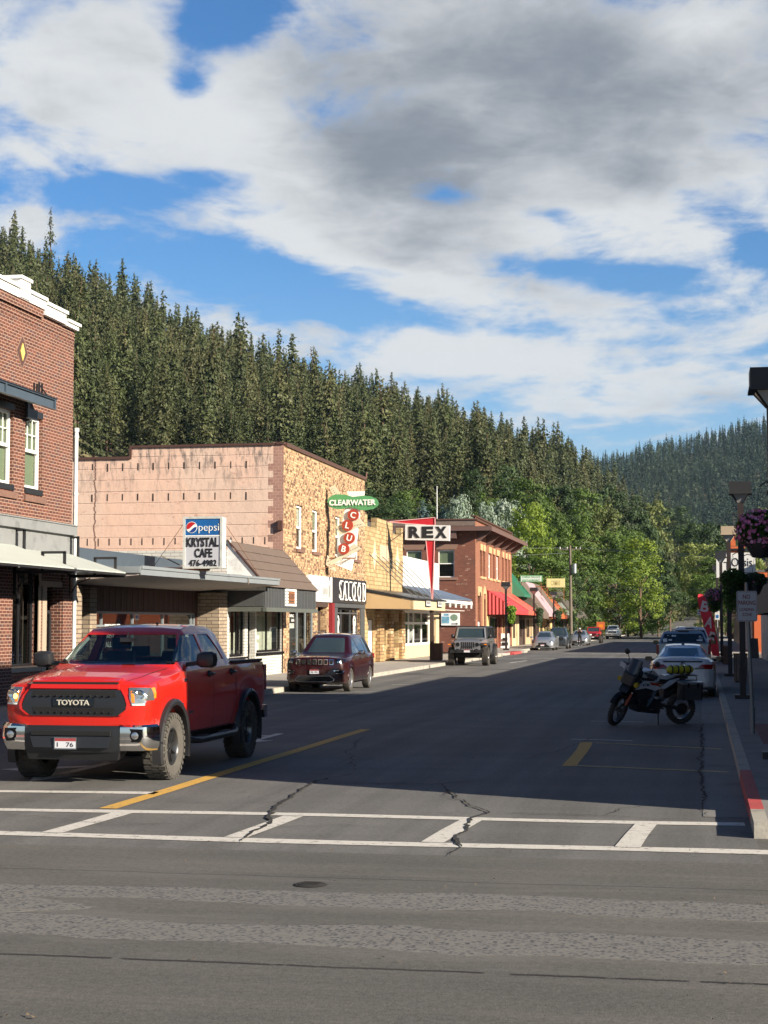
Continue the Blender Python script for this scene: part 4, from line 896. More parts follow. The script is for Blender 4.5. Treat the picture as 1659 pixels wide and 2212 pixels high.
# -- 4. the tan brick saloon building
def saloon():
 t = thing('saloon_building', 'tall building with stained peach side wall and mottled tan brick front over the saloon', 'building', (-16, 70, 0)); F = F16; G = FY(62.4)
 ups = [(64.5, 65.62, 5.1, 6.88), (67.28, 68.42, 5.1, 6.88), (71.75, 72.9, 5.1, 6.88), (75.8, 76.9, 5.1, 6.88)]
 low = [(63.4, 67.6, .35, 2.62), (68.3, 70.05, .15, 2.95), (72.15, 77.2, .15, 2.8)]
 f = MB(); wall(f, F, 62.4, 78.3, 2.99, 9.05, ups, .2); wall(f, F, 62.4, 78.3, 0, 2.99, low, .3); f.fbox(F, 70.0, 70.16, 4.1, 9.0, .0, .035); f.build('front_wall', M['brick_tan'], t)
 s = MB(); s.fquad(G, -22.28, -16.42, 0, 9.08); s.fquad(G, -34, -22.28, 0, 8.64); s.face([(-16, 78.3, 0), (-16, 78.3, 9.05), (-34, 78.3, 9.05), (-34, 78.3, 0)]); s.face([(-34, 62.4, 0), (-34, 62.4, 8.6), (-34, 78.3, 8.6), (-34, 78.3, 0)])
 s.build('side_wall', M['peach'], t)
 e = MB(); e.fquad(G, -16.42, -16.0, 0, 9.2, .0)
 for k in range(14): e.fbox(G, -16.62, -16.42, 8.35 - k * .56 - .28, 8.35 - k * .56, -.05, .003)
 e.build('corner_brickwork', M['peach_band'], t)
 r = MB(); r.box(-33.8, -16.1, 62.5, 78.2, 8.2, 8.3); r.build('roof', M['roof_gravel'], t)
 c = MB(); c.fbox(G, -22.35, -16.36, 9.08, 9.17, -.3, .07); c.fbox(G, -22.36, -22.26, 8.74, 9.08, -.3, .071); c.fbox(G, -34, -22.27, 8.64, 8.74, -.3, .07)
 c.fbox(F, 62.6, 78.34, 9.05, 9.2, -.3, .08); c.fbox(F, 62.34, 62.6, 9.1, 9.2, -.3, .03); c.build('coping', M['brown_metal'], t)
 a = MB()
 for z0, z1, x0 in ((8.17, 8.47, -24.56), (6.96, 7.24, -24.56)):
  for k in range(12): x = x0 + k * .64; a.fbox(G, x - .03 + rng.normal() * .006, x + .028, z0 + rng.normal() * .02 + (0 if x < -22.3 or z0 < 8 else .02), z1, -.02, .004)
 for k in range(17): x = -24.1 + k * .4595; a.fbox(G, x - .025, x + .025, 5.18 + rng.normal() * .015, 5.46, -.02, .004)
 a.build('anchor_slots', plain('dark_anchor_slots', (.045, .03, .025), .95), t)
 a = MB(); a.fbox(G, -16.2, -16.02, 5.72, 6.1, .0, .14); a.build('flood_light', M['brown_metal'], t)
 for k, (u0, u1, v0, v1) in enumerate(ups):
  window(t, F, u0, u1, v0, v1, n=-.08, fr=.085, rail=v0 + .88, gm='glass', blind=('curtain' if k == 0 else 'blind_green', .5))
 s = MB(); [s.fbox(F, u0 - .05, u1 + .15, v0 - .14, v0 - .003, .0, .07) for u0, u1, v0, v1 in ups]; s.build('window_sill', M['brick_sill'], t)
 # ground floor: display window, brick pier, entrance
 window(t, F, 63.4, 67.6, .35, 2.62, n=-.05, fr=.05, fm='grey_metal', gm='glass', uprights=(65.0, 66.4)); inner(t, F, 63.3, 67.7, .3, 2.7, -1.6, 'interior')
 b = MB(); ftext(b, F, 'LIVING', 64.1, 2.38, .12, n=-.1, width=.85, ext=.003); ftext(b, F, 'HAN', 64.35, 2.2, .12, n=-.1, width=.45, ext=.003); b.fbox(F, 63.6, 64.6, 1.88, 2.08, -.11, -.105); b.build('window_lettering', M['letter_white'], t)
 b = MB(); [b.fprism(F, [(q, 1.55), (q + .5, 1.55), (q + .42, 1.85), (q + .3, 1.9), (q + .25, 2.3), (q + .2, 1.9), (q + .08, 1.85)], -.7, -.68) for q in (65.3, 66.9)]; b.build('window_display', plain('peach_display_shape', (.55, .27, .17), .7), t)
 b = MB()
 for k in range(10): q = 63.8 + .38 * k; b.ball((-16.9, q, .9 + .5 * (k % 3) * .4), .12, .12, .3, 6, 5)
 b.build('display_goods', plain('mixed_display_goods', (.25, .24, .25), .7, var=.9, vs=2.2), t)
 b = MB(); b.fbox(F, 62.42, 63.38, 2.62, 2.98, 0, .03); b.fbox(F, 67.6, 70.1, 2.78, 2.99, 0, .05); b.build('shop_lintel', M['brown_wood'], t)
 door(t, F, 68.4, 69.9, .16, 2.6, n=-.28, mat='brown_wood')
 b = MB(); b.fbox(F, 63.35, 67.65, .15, .34, 0, .04); b.build('window_base', M['white_old'], t)
 b = MB(); b.fbox(F, 70.45, 70.95, .95, 2.97, .0, .16); b.build('red_pilaster', M['red_paint'], t)
 b = MB(); b.fbox(F, 71.1, 78.2, 2.8, 2.98, .0, .06); b.fbox(F, 71.1, 72.15, .15, 2.8, .0, .03); b.fbox(F, 77.2, 78.2, .15, 2.8, .0, .03); b.build('black_surround', M['charcoal_wood'], t)
 window(t, F, 72.15, 77.2, .15, 2.8, n=-.15, fr=.09, fm='charcoal_wood', gm='glass_dark', uprights=(73.7, 75.7), rails=(2.55,))
 b = MB()
 for y in (72.85, 76.45):      # white scroll badges on the door glass
  for z, w in ((2.15, .30), (1.85, .20), (1.62, .26), (1.36, .30), (1.1, .26), (.88, .30)): b.lathe([(w * .55, 0), (w, .004), (w, .012), (w * .55, .016)], (-16.13, y, z), 'X', 14)
  b.fbox(F, y - .09, y + .09, .8, 2.2, -.125, -.12)
 b.build('door_badge', M['letter_white'], t)
 b = MB(); b.fbox(F, 66.25, 70.72, 3.0, 4.1, .0, .10); b.build('white_panel', M['sign_white'], t)
 b = MB(); [b.fbox(F, 68.9 + k * .24, 69.08 + k * .24, 3.25 + .08 * (k % 2), 3.6, .10, .106) for k in range(4)]; b.fbox(F, 69.95, 70.35, 3.2, 3.75, .10, .106); b.fbox(F, 68.85, 70.3, 3.12, 3.16, .1, .106); b.build('panel_marks', plain('grey_panel_marks', (.25, .25, .23), .7, var=.5, vs=6), t)
 b = MB(); b.fbox(F, 70.75, 78.24, 3.0, 4.12, .0, .10); s_ = b.build('sign_board', M['black_board'], t)
 b = MB(); ftext(b, F, 'SALOON', 75.05, 3.57, .80, n=.106, width=5.9, bold=.004, space=1.7)
 for k in range(6):
  y = 72.6 + k * .98; b.fbox(F, y - .3, y + .3, 3.13, 3.19, .11, .118); b.fbox(F, y - .3, y + .3, 3.95, 4.01, .11, .118)
 b.build('lettering', M['letter_white'], s_)
saloon()
def club_sign():
 Y = 69.7; t = thing('club_sign', 'tall old sign with a green oval and four rust red lettered discs', 'sign', (-16, Y, 6)); F = FY(Y)
 q = lambda x, y: (lambda s: ((1150 + x * 350 / 1659) / 1.8228, (1850 + y * 350 / 1659) / 1.8228))(0)
 def P(x, y):   # measured outline point -> sign plane
  dx, dy = q(x, y); k = 71.7 * .982 / 3550.
  return (-15.90 + (dx - 707.) * k * .998, 2.05 + (1348 - dy) * k * 1.0 + .02)
 def outl(pts, n0, n1, mat, nm, par=t):
  b = MB(); P_ = [P(*p) for p in pts]; A = sum(a[0] * c[1] - c[0] * a[1] for a, c in zip(P_, P_[1:] + P_[:1]))
  if A < 0: P_ = P_[::-1]
  b.fprism(F, P_, n0, n1); return b.build(nm, M[mat], par)
 outl([(1000, 690), (1240, 670), (1290, 760), (1250, 1100), (1200, 1500), (1120, 1885), (800, 1760), (840, 1560), (900, 1200), (960, 900)], -.14, .0, 'white_trim', 'body_panel')
 # arrows: long slanting plates behind the discs
 outl([(630, 1760), (660, 1590), (720, 1690), (930, 1600), (1180, 1380), (1210, 1390), (1310, 1470), (1160, 1550), (960, 1640), (760, 1780), (820, 1890), (720, 1850)], -.10, .022, 'club_cream', 'long_arrow')
 outl([(810, 1035), (960, 1010), (1200, 940), (1270, 880), (1400, 1040), (1250, 1060), (1010, 1180), (900, 1190)], -.08, .012, 'club_cream', 'short_arrow')
 outl([(690, 300), (780, 255), (900, 400), (880, 460), (760, 450)], -.10, -.03, 'club_cream', 'upper_fin')
 b = MB()
 for x0, y0, x1, y1, k in ((680, 1700, 1240, 1440, 13), (840, 1100, 1300, 1010, 9), (740, 330, 820, 430, 4), (650, 1640, 720, 1820, 4), (1000, 720, 1050, 700, 2)):
  for i in range(k):
   x, y = x0 + (x1 - x0) * i / max(k - 1, 1), y0 + (y1 - y0) * i / max(k - 1, 1); c = P(x, y); b.fprism(F, [(c[0] - .045, c[1] - .03), (c[0] + .03, c[1] - .005), (c[0] + .05, c[1] + .035)], .02, .03)
 b.build('bulb_sockets', M['letter_black'], t)
 pts = [P(660 + 500 - 500 * math.cos(a) if False else 0, 0) for a in ()]
 cx0, cy0 = P(1000, 575); ov = []
 for x, y in ((660, 570), (690, 500), (760, 450), (870, 432), (1000, 440), (1090, 465), (1160, 488), (1260, 475), (1380, 465), (1500, 480), (1600, 520), (1650, 590), (1640, 660), (1560, 720), (1400, 745), (1290, 735), (1200, 700), (1110, 680), (1020, 700), (900, 718), (780, 700), (690, 640)): ov.append((x, y))
 outl(ov, .0, .07, 'club_green', 'oval_panel'); outl([(1035, 380), (1385, 380), (1375, 470), (1180, 485), (1080, 480)], .0, .05, 'white_trim', 'blank_panel')
 b = MB(); a = P(1150, 592); c0 = P(700, 600)[0]; c1 = P(1600, 600)[0]; ftext(b, F, 'CLEARWATER', (c0 + c1) / 2, a[1], .25, n=.075, width=c1 - c0, bold=.03); b.build('oval_lettering', M['letter_white'], t)
 b = MB(); ftext(b, F, 'CLEARWATER', (c0 + c1) / 2 - .06, a[1] - .07, .25, n=.0715, width=c1 - c0, bold=.0, ext=.002); b.build('oval_letter_shadow', plain('dark_green_shadow_letters', (.015, .07, .03), .6), t)
 for ch, x, y in (('C', 1165, 830), ('L', 1055, 1025), ('U', 1090, 1265), ('B', 985, 1470)):
  c = P(x, y); r = .245
  d = MB(); d.fprism(F, [(c[0] + r * math.cos(a_), c[1] + r * math.sin(a_)) for a_ in np.linspace(0, 2 * math.pi, 29)[:-1]], .0, .085); dd = d.build('disc', M['club_red'], t)
  d = MB(); ftext(d, F, ch, c[0], c[1], .27, n=.09, bold=.02, rot=-14); d.build('letter', M['letter_white'], dd)
 b = MB(); a = P(1010, 1690); [b.fprism(F, [(a[0] - .22 + .07 * k, a[1] - .20 + .045 * k + .17 * j), (a[0] - .18 + .07 * k, a[1] - .19 + .045 * k + .17 * j), (a[0] - .19 + .07 * k, a[1] - .10 + .045 * k + .17 * j)], .0, .008) for k in range(7) for j in (0, 1) if k + j < 8]; b.build('small_lettering', plain('faded_lettering', (.30, .29, .24), .6), t)
 b = MB()
 for z in (4.9, 7.35): b.beam((-16, Y + .02, z), (-14.6, Y + .02, z), .05)
 b.beam((-16, Y + 1.4, 8.0), (-14.4, Y, 7.7), .02); b.beam((-16, Y - .8, 4.4), (-14.8, Y, 4.9), .02); b.build('brackets', M['rust'], t)
club_sign()
# -- 5. yellow stone building, tan canopy
def yellow_stone():
 t = thing('stone_building', 'yellow stone building with a notched parapet, two pale diamonds and a tan canopy', 'building', (-16, 83.5, 0)); F = F16
 low = [(79.2, 80.35, .15, 2.3), (82.2, 83.8, .9, 2.35), (85.3, 87.5, .8, 2.15)]
 b = MB(); wall(b, F, 78.3, 88.8, 2.75, 6.85, [], .2); wall(b, F, 78.3, 88.8, 0, 2.75, low, .45)
 for a, c, z in ((78.3, 78.95, 7.42), (81.4, 85.7, 7.42), (88.3, 88.8, 7.3)): b.fbox(F, a, c, 6.85, z, -.3, 0)
 b.face([(-16, 88.8, 0), (-16, 88.8, 6.9), (-30, 88.8, 6.9), (-30, 88.8, 0)]); b.fquad(FY(78.3), -30, -16, 0, 6.85)
 b.build('wall', M['stone_yellow'], t)
 b = MB(); b.fbox(F, 78.95, 81.4, 6.85, 7.2, -.6, -.35); b.fbox(F, 85.7, 88.3, 6.85, 7.1, -.6, -.35); b.box(-29.9, -16.1, 78.4, 88.7, 6.5, 6.6); b.build('roof', M['charcoal_wood'], t)
 b = MB(); b.fbox(F, 82.2, 84.6, 5.3, 6.1, .0, .004); b.build('worn_patch', M['peach_patch'], t)
 for y in (80.6, 86.9):
  d = MB(); d.fprism(F, [(y, 4.7), (y + .35, 5.2), (y + .8, 5.45), (y + .35, 5.7), (y + .12, 6.25), (y - .12, 5.7), (y - .6, 5.45), (y - .25, 5.2)], .0, .03); d.build('diamond_motif', M['cream_light'], t)
 p = MB(); p.fbox(F, 81.0, 82.1, 0, 2.7, .001, .25); p.fbox(F, 83.9, 85.2, 0, .75, .001, .2); p.fbox(F, 84.2, 85.1, .75, 2.7, .001, .18); p.fbox(F, 87.6, 88.7, 0, 2.7, .001, .15); p.build('rubble_pier', M['stone_warm'], t)
 door(t, F, 79.25, 80.3, .16, 2.25, n=-.05, mat='white_trim')
 window(t, F, 82.2, 83.8, .9, 2.35, n=-.3, fr=.1, fm='brown_wood'); window(t, F, 85.3, 87.5, .8, 2.15, n=-.25, fr=.1, fm='redbrown_wood', gm='glass_dark', uprights=(86.3,))
 b = MB(); b.fbox(F, 86.4, 86.95, 1.1, 1.75, -.3, -.28); b.build('window_poster', M['letter_white'], t)
 c = MB(); c.box(-15.95, -13.62, 78.42, 96.0, 2.80, 2.84); c.add([(-16, 78.4, 3.62), (-13.6, 78.4, 3.22), (-13.6, 88.3, 3.25), (-16, 88.3, 3.62)], [(0, 1, 2, 3)]); can = c.build('canopy', M['soffit'], t)
 c = MB(); c.add([(-15.98, 78.38, 2.80), (-13.62, 78.38, 2.78), (-13.62, 78.38, 3.19), (-15.98, 78.38, 3.62)], [(0, 1, 2, 3)]); c.fbox(FY(78.38), -13.72, -13.66, 2.9, 3.1, .0, .01); c.build('side_fascia', M['tan_metal'], can)  # darker tan paints the weaker light on this side face
 c = MB(); c.fbox(FX(-13.6), 78.36, 88.25, 2.76, 3.2, -.05, .02); c.build('front_fascia', M['tan_sunlit'], can)  # paler tan paints the sun on the street face
 c = MB(); c.add([(-16.0, 78.33, 3.64), (-13.5, 78.33, 3.21), (-13.5, 88.35, 3.24), (-16.0, 88.35, 3.66), (-16, 78.33, 3.77), (-13.5, 78.33, 3.29), (-13.5, 88.35, 3.33), (-16, 88.35, 3.78)], [(3, 2, 1, 0), (4, 5, 6, 7), (0, 1, 5, 4), (1, 2, 6, 5), (2, 3, 7, 6)]); c.build('roof_edge', M['black_metal'], can)
 c = MB(); c.beam((-13.8, 85.1, .15), (-13.8, 85.1, 2.8), .2); c.build('post', M['brown_wood'], can)
 c = MB()
 for k in range(6): c.tube([(-15.97, 79.2 + 1.75 * k, 5.5), (-13.75, 79.9 + 1.75 * k, 3.3)], .022, 6)
 c.build('tie_rod', M['black_metal'], can)
 for k, (y, s) in enumerate(((82.35, 'OPEN'), (86.1, 'BAR'))):
  b = MB(); b.fbox(FX(-13.58), y - .75, y + .75, 2.92, 3.32, 0.01, .06); s_ = b.build('hanging_plaque', M['letter_black'], t); b = MB(); b.fbox(FX(-13.58), y - .68, y + .68, 2.97, 3.27, .06, .066); b.build('plaque_face', M['sign_white'], s_)
  b = MB(); [b.fbox(FX(-13.58), y - .5 + .28 * q, y - .32 + .28 * q, 3.04, 3.2, .067, .07) for q in range(4)]; b.build('plaque_marks', plain('plaque_marks_%d' % k, (.12, .12, .11), .6), s_)
M['peach_patch'] = plain('pink_render_patch', (.55, .36, .25), .8, var=.1); M['cream_light'] = plain('pale_cream_tile', (.62, .56, .34), .6, var=.08)
yellow_stone()
def rex_sign():
 Y = 84.0; t = thing('theatre_sign', 'projecting theatre sign with white panel of black letters on a long red arrow', 'sign', (-16, Y, 7.3)); F = FY(Y)
 b = MB()
 arm = [(-16.0, 7.36), (-13.93, 7.18), (-13.93, 7.02), (-13.44, 7.02), (-13.44, 7.55), (-13.5, 7.56)]
 b.fprism(F, arm, -.16, .0)
 b.fprism(F, [(-13.93, 6.5), (-13.62, 3.3), (-13.58, 3.3), (-13.46, 6.5)], -.18, .0)
 b.build('arrow', M['sign_red'], t)
 e = MB()
 def st(p0, p1, w=.035): e.beam((p0[0], Y - .02, p0[1]), (p1[0], Y - .02, p1[1]), w)
 for a, c in zip(arm, arm[1:] + arm[:1]): st(a, c)
 st((-13.93, 6.5), (-13.62, 3.3)); st((-13.58, 3.3), (-13.46, 6.5)); e.build('edge_tube', M['neon_edge'], t)
 p = MB(); p.fprism(F, [(-15.02, 6.42), (-12.70, 6.34), (-12.68, 7.14), (-15.0, 7.22)], -.28, .05); p.fprism(F, [(-15.02, 6.42), (-12.70, 6.34), (-12.68, 7.14), (-15.0, 7.22)], -.30, -.285); pn = p.build('name_panel', M['sign_white'], t)
 for k, ch in enumerate('REX'):
  c = (-14.52 + k * .70, 6.81 - k * .012)
  l = MB(); ftext(l, F, ch, c[0], c[1], .60, n=.06, width=.60, bold=.05, ext=.02); l.build('letter', M['letter_black'], pn)
 b = MB(); b.tube([(-16, Y, 7.3), (-16, Y + .02, 3.6)], .015, 5); b.beam((-16, Y, 6.2), (-15.0, Y, 6.9), .03); b.build('cable', M['black_metal'], t)
rex_sign()
# -- 6. white parapet building with the blue canopy
def white_low():
 t = thing('white_shop', 'low shop with a plain white parapet, blue canopy and cream shop window', 'building', (-16, 95, 0)); F = F16
 b = MB(); wall(b, F, 88.82, 101.5, 2.85, 5.8, []); b.fquad(FY(88.83), -28, -16, 2.8, 5.8); b.face([(-16, 101.5, 0), (-16, 101.5, 5.8), (-28, 101.5, 5.8), (-28, 101.5, 0)])
 for z in (3.3, 3.85, 4.4, 4.95, 5.5): b.fbox(F, 88.84, 101.48, z, z + .02, 0, .008)
 b.build('parapet_wall', M['white_old'], t); b = MB(); b.box(-27.9, -16.1, 88.9, 101.4, 4.8, 4.9); b.build('roof', M['roof_gravel'], t)
 b = MB(); wall(b, F, 88.82, 101.5, 0, 2.85, [(89.3, 98.1, .85, 2.8), (99.2, 100.3, .15, 2.4)]); b.build('front_wall', M['cream_paint'], t)
 window(t, F, 89.3, 98.1, .85, 2.8, n=-.05, fr=.12, fm='white_trim', gm='glass', uprights=(91.0, 92.6, 95.3), rails=(2.1,), bw=.13); inner(t, F, 89.2, 98.2, .8, 2.84, -1.4)
 b = MB(); [b.add([F.p(89.5 + k * .2, .9, -.35), F.p(89.6 + k * .2, .9, -.28), F.p(89.7 + k * .2, .9, -.35), F.p(89.5 + k * .2, 2.75, -.35), F.p(89.6 + k * .2, 2.75, -.28), F.p(89.7 + k * .2, 2.75, -.35)], [(0, 1, 4, 3), (1, 2, 5, 4)]) for k in range(9)]; b.build('curtain', M['curtain'], t)
 b = MB(); b.ball((-16.5, 93.6, 2.2), .25, .3, .32); b.ball((-16.5, 93.6, 1.6), .2, .35, .55); b.build('display_goods', M['white_old'], t)
 door(t, F, 99.25, 100.25, .16, 2.35, mat='brown_wood')
 c = MB(); c.add([(-16, 88.5, 4.15), (-13.92, 88.5, 3.42), (-13.92, 101.4, 3.54), (-16, 101.4, 4.15), (-16, 88.5, 4.1), (-13.92, 88.5, 3.37), (-13.92, 101.4, 3.49), (-16, 101.4, 4.1)], [(0, 1, 2, 3), (7, 6, 5, 4), (1, 5, 6, 2), (2, 6, 7, 3), (3, 7, 4, 0), (0, 4, 5, 1)])
 for k in range(22):
  y = 88.7 + k * .6; z1_ = 3.42 + .12 * (y - 88.5) / 12.9; c.beam((-15.98, y, 4.17), (-13.93, y, z1_ + .015), .03)
 can = c.build('canopy', M['blue_metal'], t)
 c = MB(); c.fbox(FX(-13.92), 88.5, 101.42, 3.24, 3.40, .0, .03); c.fbox(FY(101.42), -16, -13.9, 3.2, 3.45, -.04, 0)
 for k in range(6): y = 90.2 + k * 2.2; c.fbox(FX(-13.92), y, y + .07, 3.0, 3.3, -.06, .035)
 c.build('valance', M['white_trim'], can)
M['blue_metal'] = plain('blue_grey_metal_roof', (.17, .215, .29), .35, .3, var=.06)
white_low()
# -- 7. red brick corner building across the side street
def red_corner():
 t = thing('brick_building', 'orange red brick two storey corner building with a deep bracketed eave and red awning', 'building', (-16, 130, 0)); F = F16; G = FY(118.5)
 ups = [(121.1, 122.3), (122.8, 124.0), (126.05, 127.8), (128.8, 130.0), (131.1, 132.9), (134.9, 136.0), (137.2, 138.4), (139.4, 140.5)]
 side = [(-18.74, -17.55, 5.45, 7.45), (-21.1, -19.95, 5.45, 7.42), (-25, -23.8, 5.45, 7.42)]
 low = [(119.7, 121.3, .3, 4.1), (122.6, 124.2, .15, 3.9), (126.5, 131.5, .9, 2.6), (132.2, 133.8, .15, 2.6), (135, 136.4, .5, 2.6), (137.0, 141.2, .9, 2.6)]
 b = MB(); wall(b, F, 118.5, 142, 4.2, 9.85, [(a, c, 5.6, 7.52) for a, c in ups], .25); wall(b, F, 118.5, 142, 0, 4.2, low, .3); b.build('front_wall', M['brick_orange'], t)
 b = MB(); wall(b, G, -40, -16, 0, 9.5, side, .25); b.face([(-16, 142, 0), (-16, 142, 9.85), (-40, 142, 9.85), (-40, 142, 0)]); b.build('side_wall', M['brick_side'], t)
 b = MB(); b.box(-39.9, -16.1, 118.6, 141.9, 9.2, 9.3); b.build('roof', M['roof_gravel'], t)
 b = MB(); b.fbox(G, -40, -16.02, 9.2, 9.58, -.1, .03); b.build('timber_frieze', plain('peeling_timber', (.15, .11, .09), .9, var=.5, vs=6), t)
 b = MB(); b.box(-40.1, -15.85, 118.4, 142.1, 9.6, 9.72); b.fbox(F, 118.3, 142.1, 9.84, 9.95, -.3, .1); b.build('coping', M['brown_metal'], t)
 e = MB(); e.box(-40, -14.75, 117.6, 142.6, 8.92, 9.0); e.fbox(FX(-14.75), 117.55, 142.65, 8.78, 9.1, 0, .06); e.fbox(FY(117.6), -40, -14.69, 8.78, 9.1, 0, .06)
 for k in range(24): e.box(-15.95, -14.8, 118.8 + k, 118.86 + k, 8.84, 8.92)
 ev = e.build('eave', M['eave_brown'], t)
 k = MB()
 for y in (119.2, 124.9, 129.6, 134.2, 138., 141.8): k.fprism(FY(y), [(-16, 8.1), (-15.75, 8.1), (-14.9, 8.85), (-14.9, 8.92), (-16, 8.92)], -.18, .18)
 k.box(-17.9, -17.3, 117.7, 118.5, 8.25, 8.9); k.build('eave_bracket', M['eave_brown'], ev)
 for a, c in ups: window(t, F, a, c, 5.6, 7.52, n=-.14, fr=.12, fm='redbrown_wood' if a not in (126.05, 131.1) else 'white_trim', gm='glass_dark', rail=6.5)
 for h in side: window(t, G, *h, n=-.12, fr=.07, fm='white_trim', gm='glass', rail=6.45, blind=('blind_green', .52))
 s = MB()
 for a, c in ups: s.fbox(F, a - .1, c + .1, 5.42, 5.59, 0, .1); s.fprism(F, [(a + .05, 7.53), (c - .05, 7.53), (c + .12, 8.0), (a - .12, 8.0)], 0, .06)
 s.fprism(F, [(119.6, 4.12), (121.4, 4.12), (121.6, 4.8), (119.4, 4.8)], 0, .07); s.fbox(F, 122.3, 122.58, .3, 4.3, 0, .07); s.fbox(F, 124.22, 124.5, .3, 4.3, 0, .07); s.fprism(F, [(122.3, 4.3), (124.5, 4.3), (123.4, 4.95)], 0, .07)
 s.build('stone_trim', M['stone_trim'], t)
 s = MB()
 for h in side: s.fprism(G, [(h[0] - .12, 7.47), (h[1] + .12, 7.47), (h[1] + .3, 7.85), (h[0] - .3, 7.85)], 0, .04); s.fbox(G, h[0] - .1, h[1] + .25, 5.25, 5.44, 0, .09)
 s.build('window_lintel', M['lintel_brown'], t)
 b = MB(); ftext(b, F, '1913', 127.8, 8.25, .38, n=.01, width=3.2); b.build('date_lettering', plain('dark_date', (.12, .05, .03), .8), t)
 b = MB(); ftext(b, G, '1914', -16.9, 4.95, .12, n=.008, width=.6); b.build('corner_stone_lettering', plain('grey_date', (.3, .2, .15), .8), t)
 window(t, F, 119.7, 121.3, .3, 4.1, n=-.2, fr=.1, fm='redbrown_wood', gm='glass_dark', rails=(2.8,)); b = MB(); b.fbox(F, 119.75, 120.4, .4, 2.2, -.12, .02); b.build('white_board', M['white_trim'], t)
 door(t, F, 122.7, 124.1, .16, 3.2, mat='redbrown_wood', glass_from=.9)
 for a, c in ((126.5, 131.5), (137.0, 141.2)): window(t, F, a, c, .9, 2.6, n=-.05, fr=.09, fm='gloss_black', gm='glass', uprights=(a + 1.6, a + 3.2)); inner(t, F, a - .1, c + .1, .6, 2.7, -1.5)
 door(t, F, 132.3, 133.7, .16, 2.5, mat='red_paint', glass_from=.5); door(t, F, 135.05, 136.35, .16, 2.5, mat='yellow_paint')
 b = MB(); b.fbox(F, 124.8, 126.4, .15, 2.65, .001, .05); b.fbox(F, 136.5, 136.95, .15, 2.7, .001, .08); b.build('yellow_pier', M['yellow_paint'], t)
 a = MB(); y0, y1, xo, zt, zm, zb = 125.0, 141.9, -13.7, 4.62, 3.1, 2.78
 n = 18;
 a.add([(-15.98, y0, zt), (xo, y0, zm), (xo, y1, zm), (-15.98, y1, zt)], [(0, 1, 2, 3)]); a.add([(xo, y0, zb), (xo, y1, zb), (xo, y1, zm), (xo, y0, zm)], [(0, 1, 2, 3)]); a.add([(-15.98, y1, zt), (xo, y1, zm), (xo, y1, zb), (-15.98, y1, zb)], [(0, 1, 2, 3)])
 for i in range(8):  # ribbed gable end
  xa = -15.98 + (xo + 15.98) * i / 8; xc = -15.98 + (xo + 15.98) * (i + 1) / 8; za = zt + (zm - zt) * i / 8; zc = zt + (zm - zt) * (i + 1) / 8; d = .04 * (i % 2); xm = (xa + xc) / 2
  a.face([(xa, y0, zb), (xm, y0 - .06, zb), (xm, y0 - .06, (za + zc) / 2), (xa, y0, za)]); a.face([(xm, y0 - .06, zb), (xc, y0, zb), (xc, y0, zc), (xm, y0 - .06, (za + zc) / 2)])
 for y in (y0 + .05, 133.5, y1): a.beam((-15.98, y, zt + .03), (xo, y, zm + .03), .06)
 a.build('awning', M['awning_red'], t)
M['brick_side'] = brick('weathered_red_brick', (.185, .062, .036), (.14, .048, .03), (.17, .085, .06), bw=.22, bh=.10, ms=.010, damt=.35, third=(.30, .17, .12), tf=.03)
M['eave_brown'] = plain('brown_painted_eave', (.12, .068, .055), .6, var=.12); M['stone_trim'] = plain('pale_orange_stone', (.52, .33, .17), .7, var=.1)
def aw_mat(name, a, c_, w):
 m, t, b = newmat(name); y = t.sep(objco(t))[1]; f = t.m('GREATER_THAN', y, w)
 t.put(b.inputs['Base Color'], t.mix(f, a, c_)); b.inputs['Roughness'].default_value = .6; return m
M['awning_red'] = aw_mat('two_tone_red_awning', (.46, .045, .045), (.52, .105, .065), 133.5)
red_corner()
b = MB(); F_ = FY(118.35); b.fbox(F_, -18.5, -17.15, 1.95, 2.85, -.1, 0.0); wm_ = b.build('wall_mural', M['letter_white']); tag(wm_, 'white and blue board with a black arrow on the orange brick side wall', 'sign')
b = MB(); b.fbox(F_, -18.45, -17.9, 2.1, 2.6, 0, .01); b.fbox(F_, -18.3, -17.95, 2.65, 2.8, 0, .01); b.build('blue_scene', plain('pale_blue_scene', (.15, .32, .42), .6, var=.6, vs=4), wm_)
b = MB(); b.fprism(F_, [(-17.55 + .27 * math.cos(a), 2.52 + .24 * math.sin(a)) for a in np.linspace(0, 6.283, 15)[:-1]], 0, .012); b.build('green_roundel', plain('olive_roundel', (.18, .25, .17), .6, var=.6, vs=6), wm_)
b = MB(); b.fprism(F_, [(-17.75, 2.03), (-17.4, 2.03), (-17.4, 1.98), (-17.25, 2.06), (-17.4, 2.14), (-17.4, 2.09), (-17.75, 2.09)], 0, .013); b.build('arrow_mark', M['letter_black'], wm_)
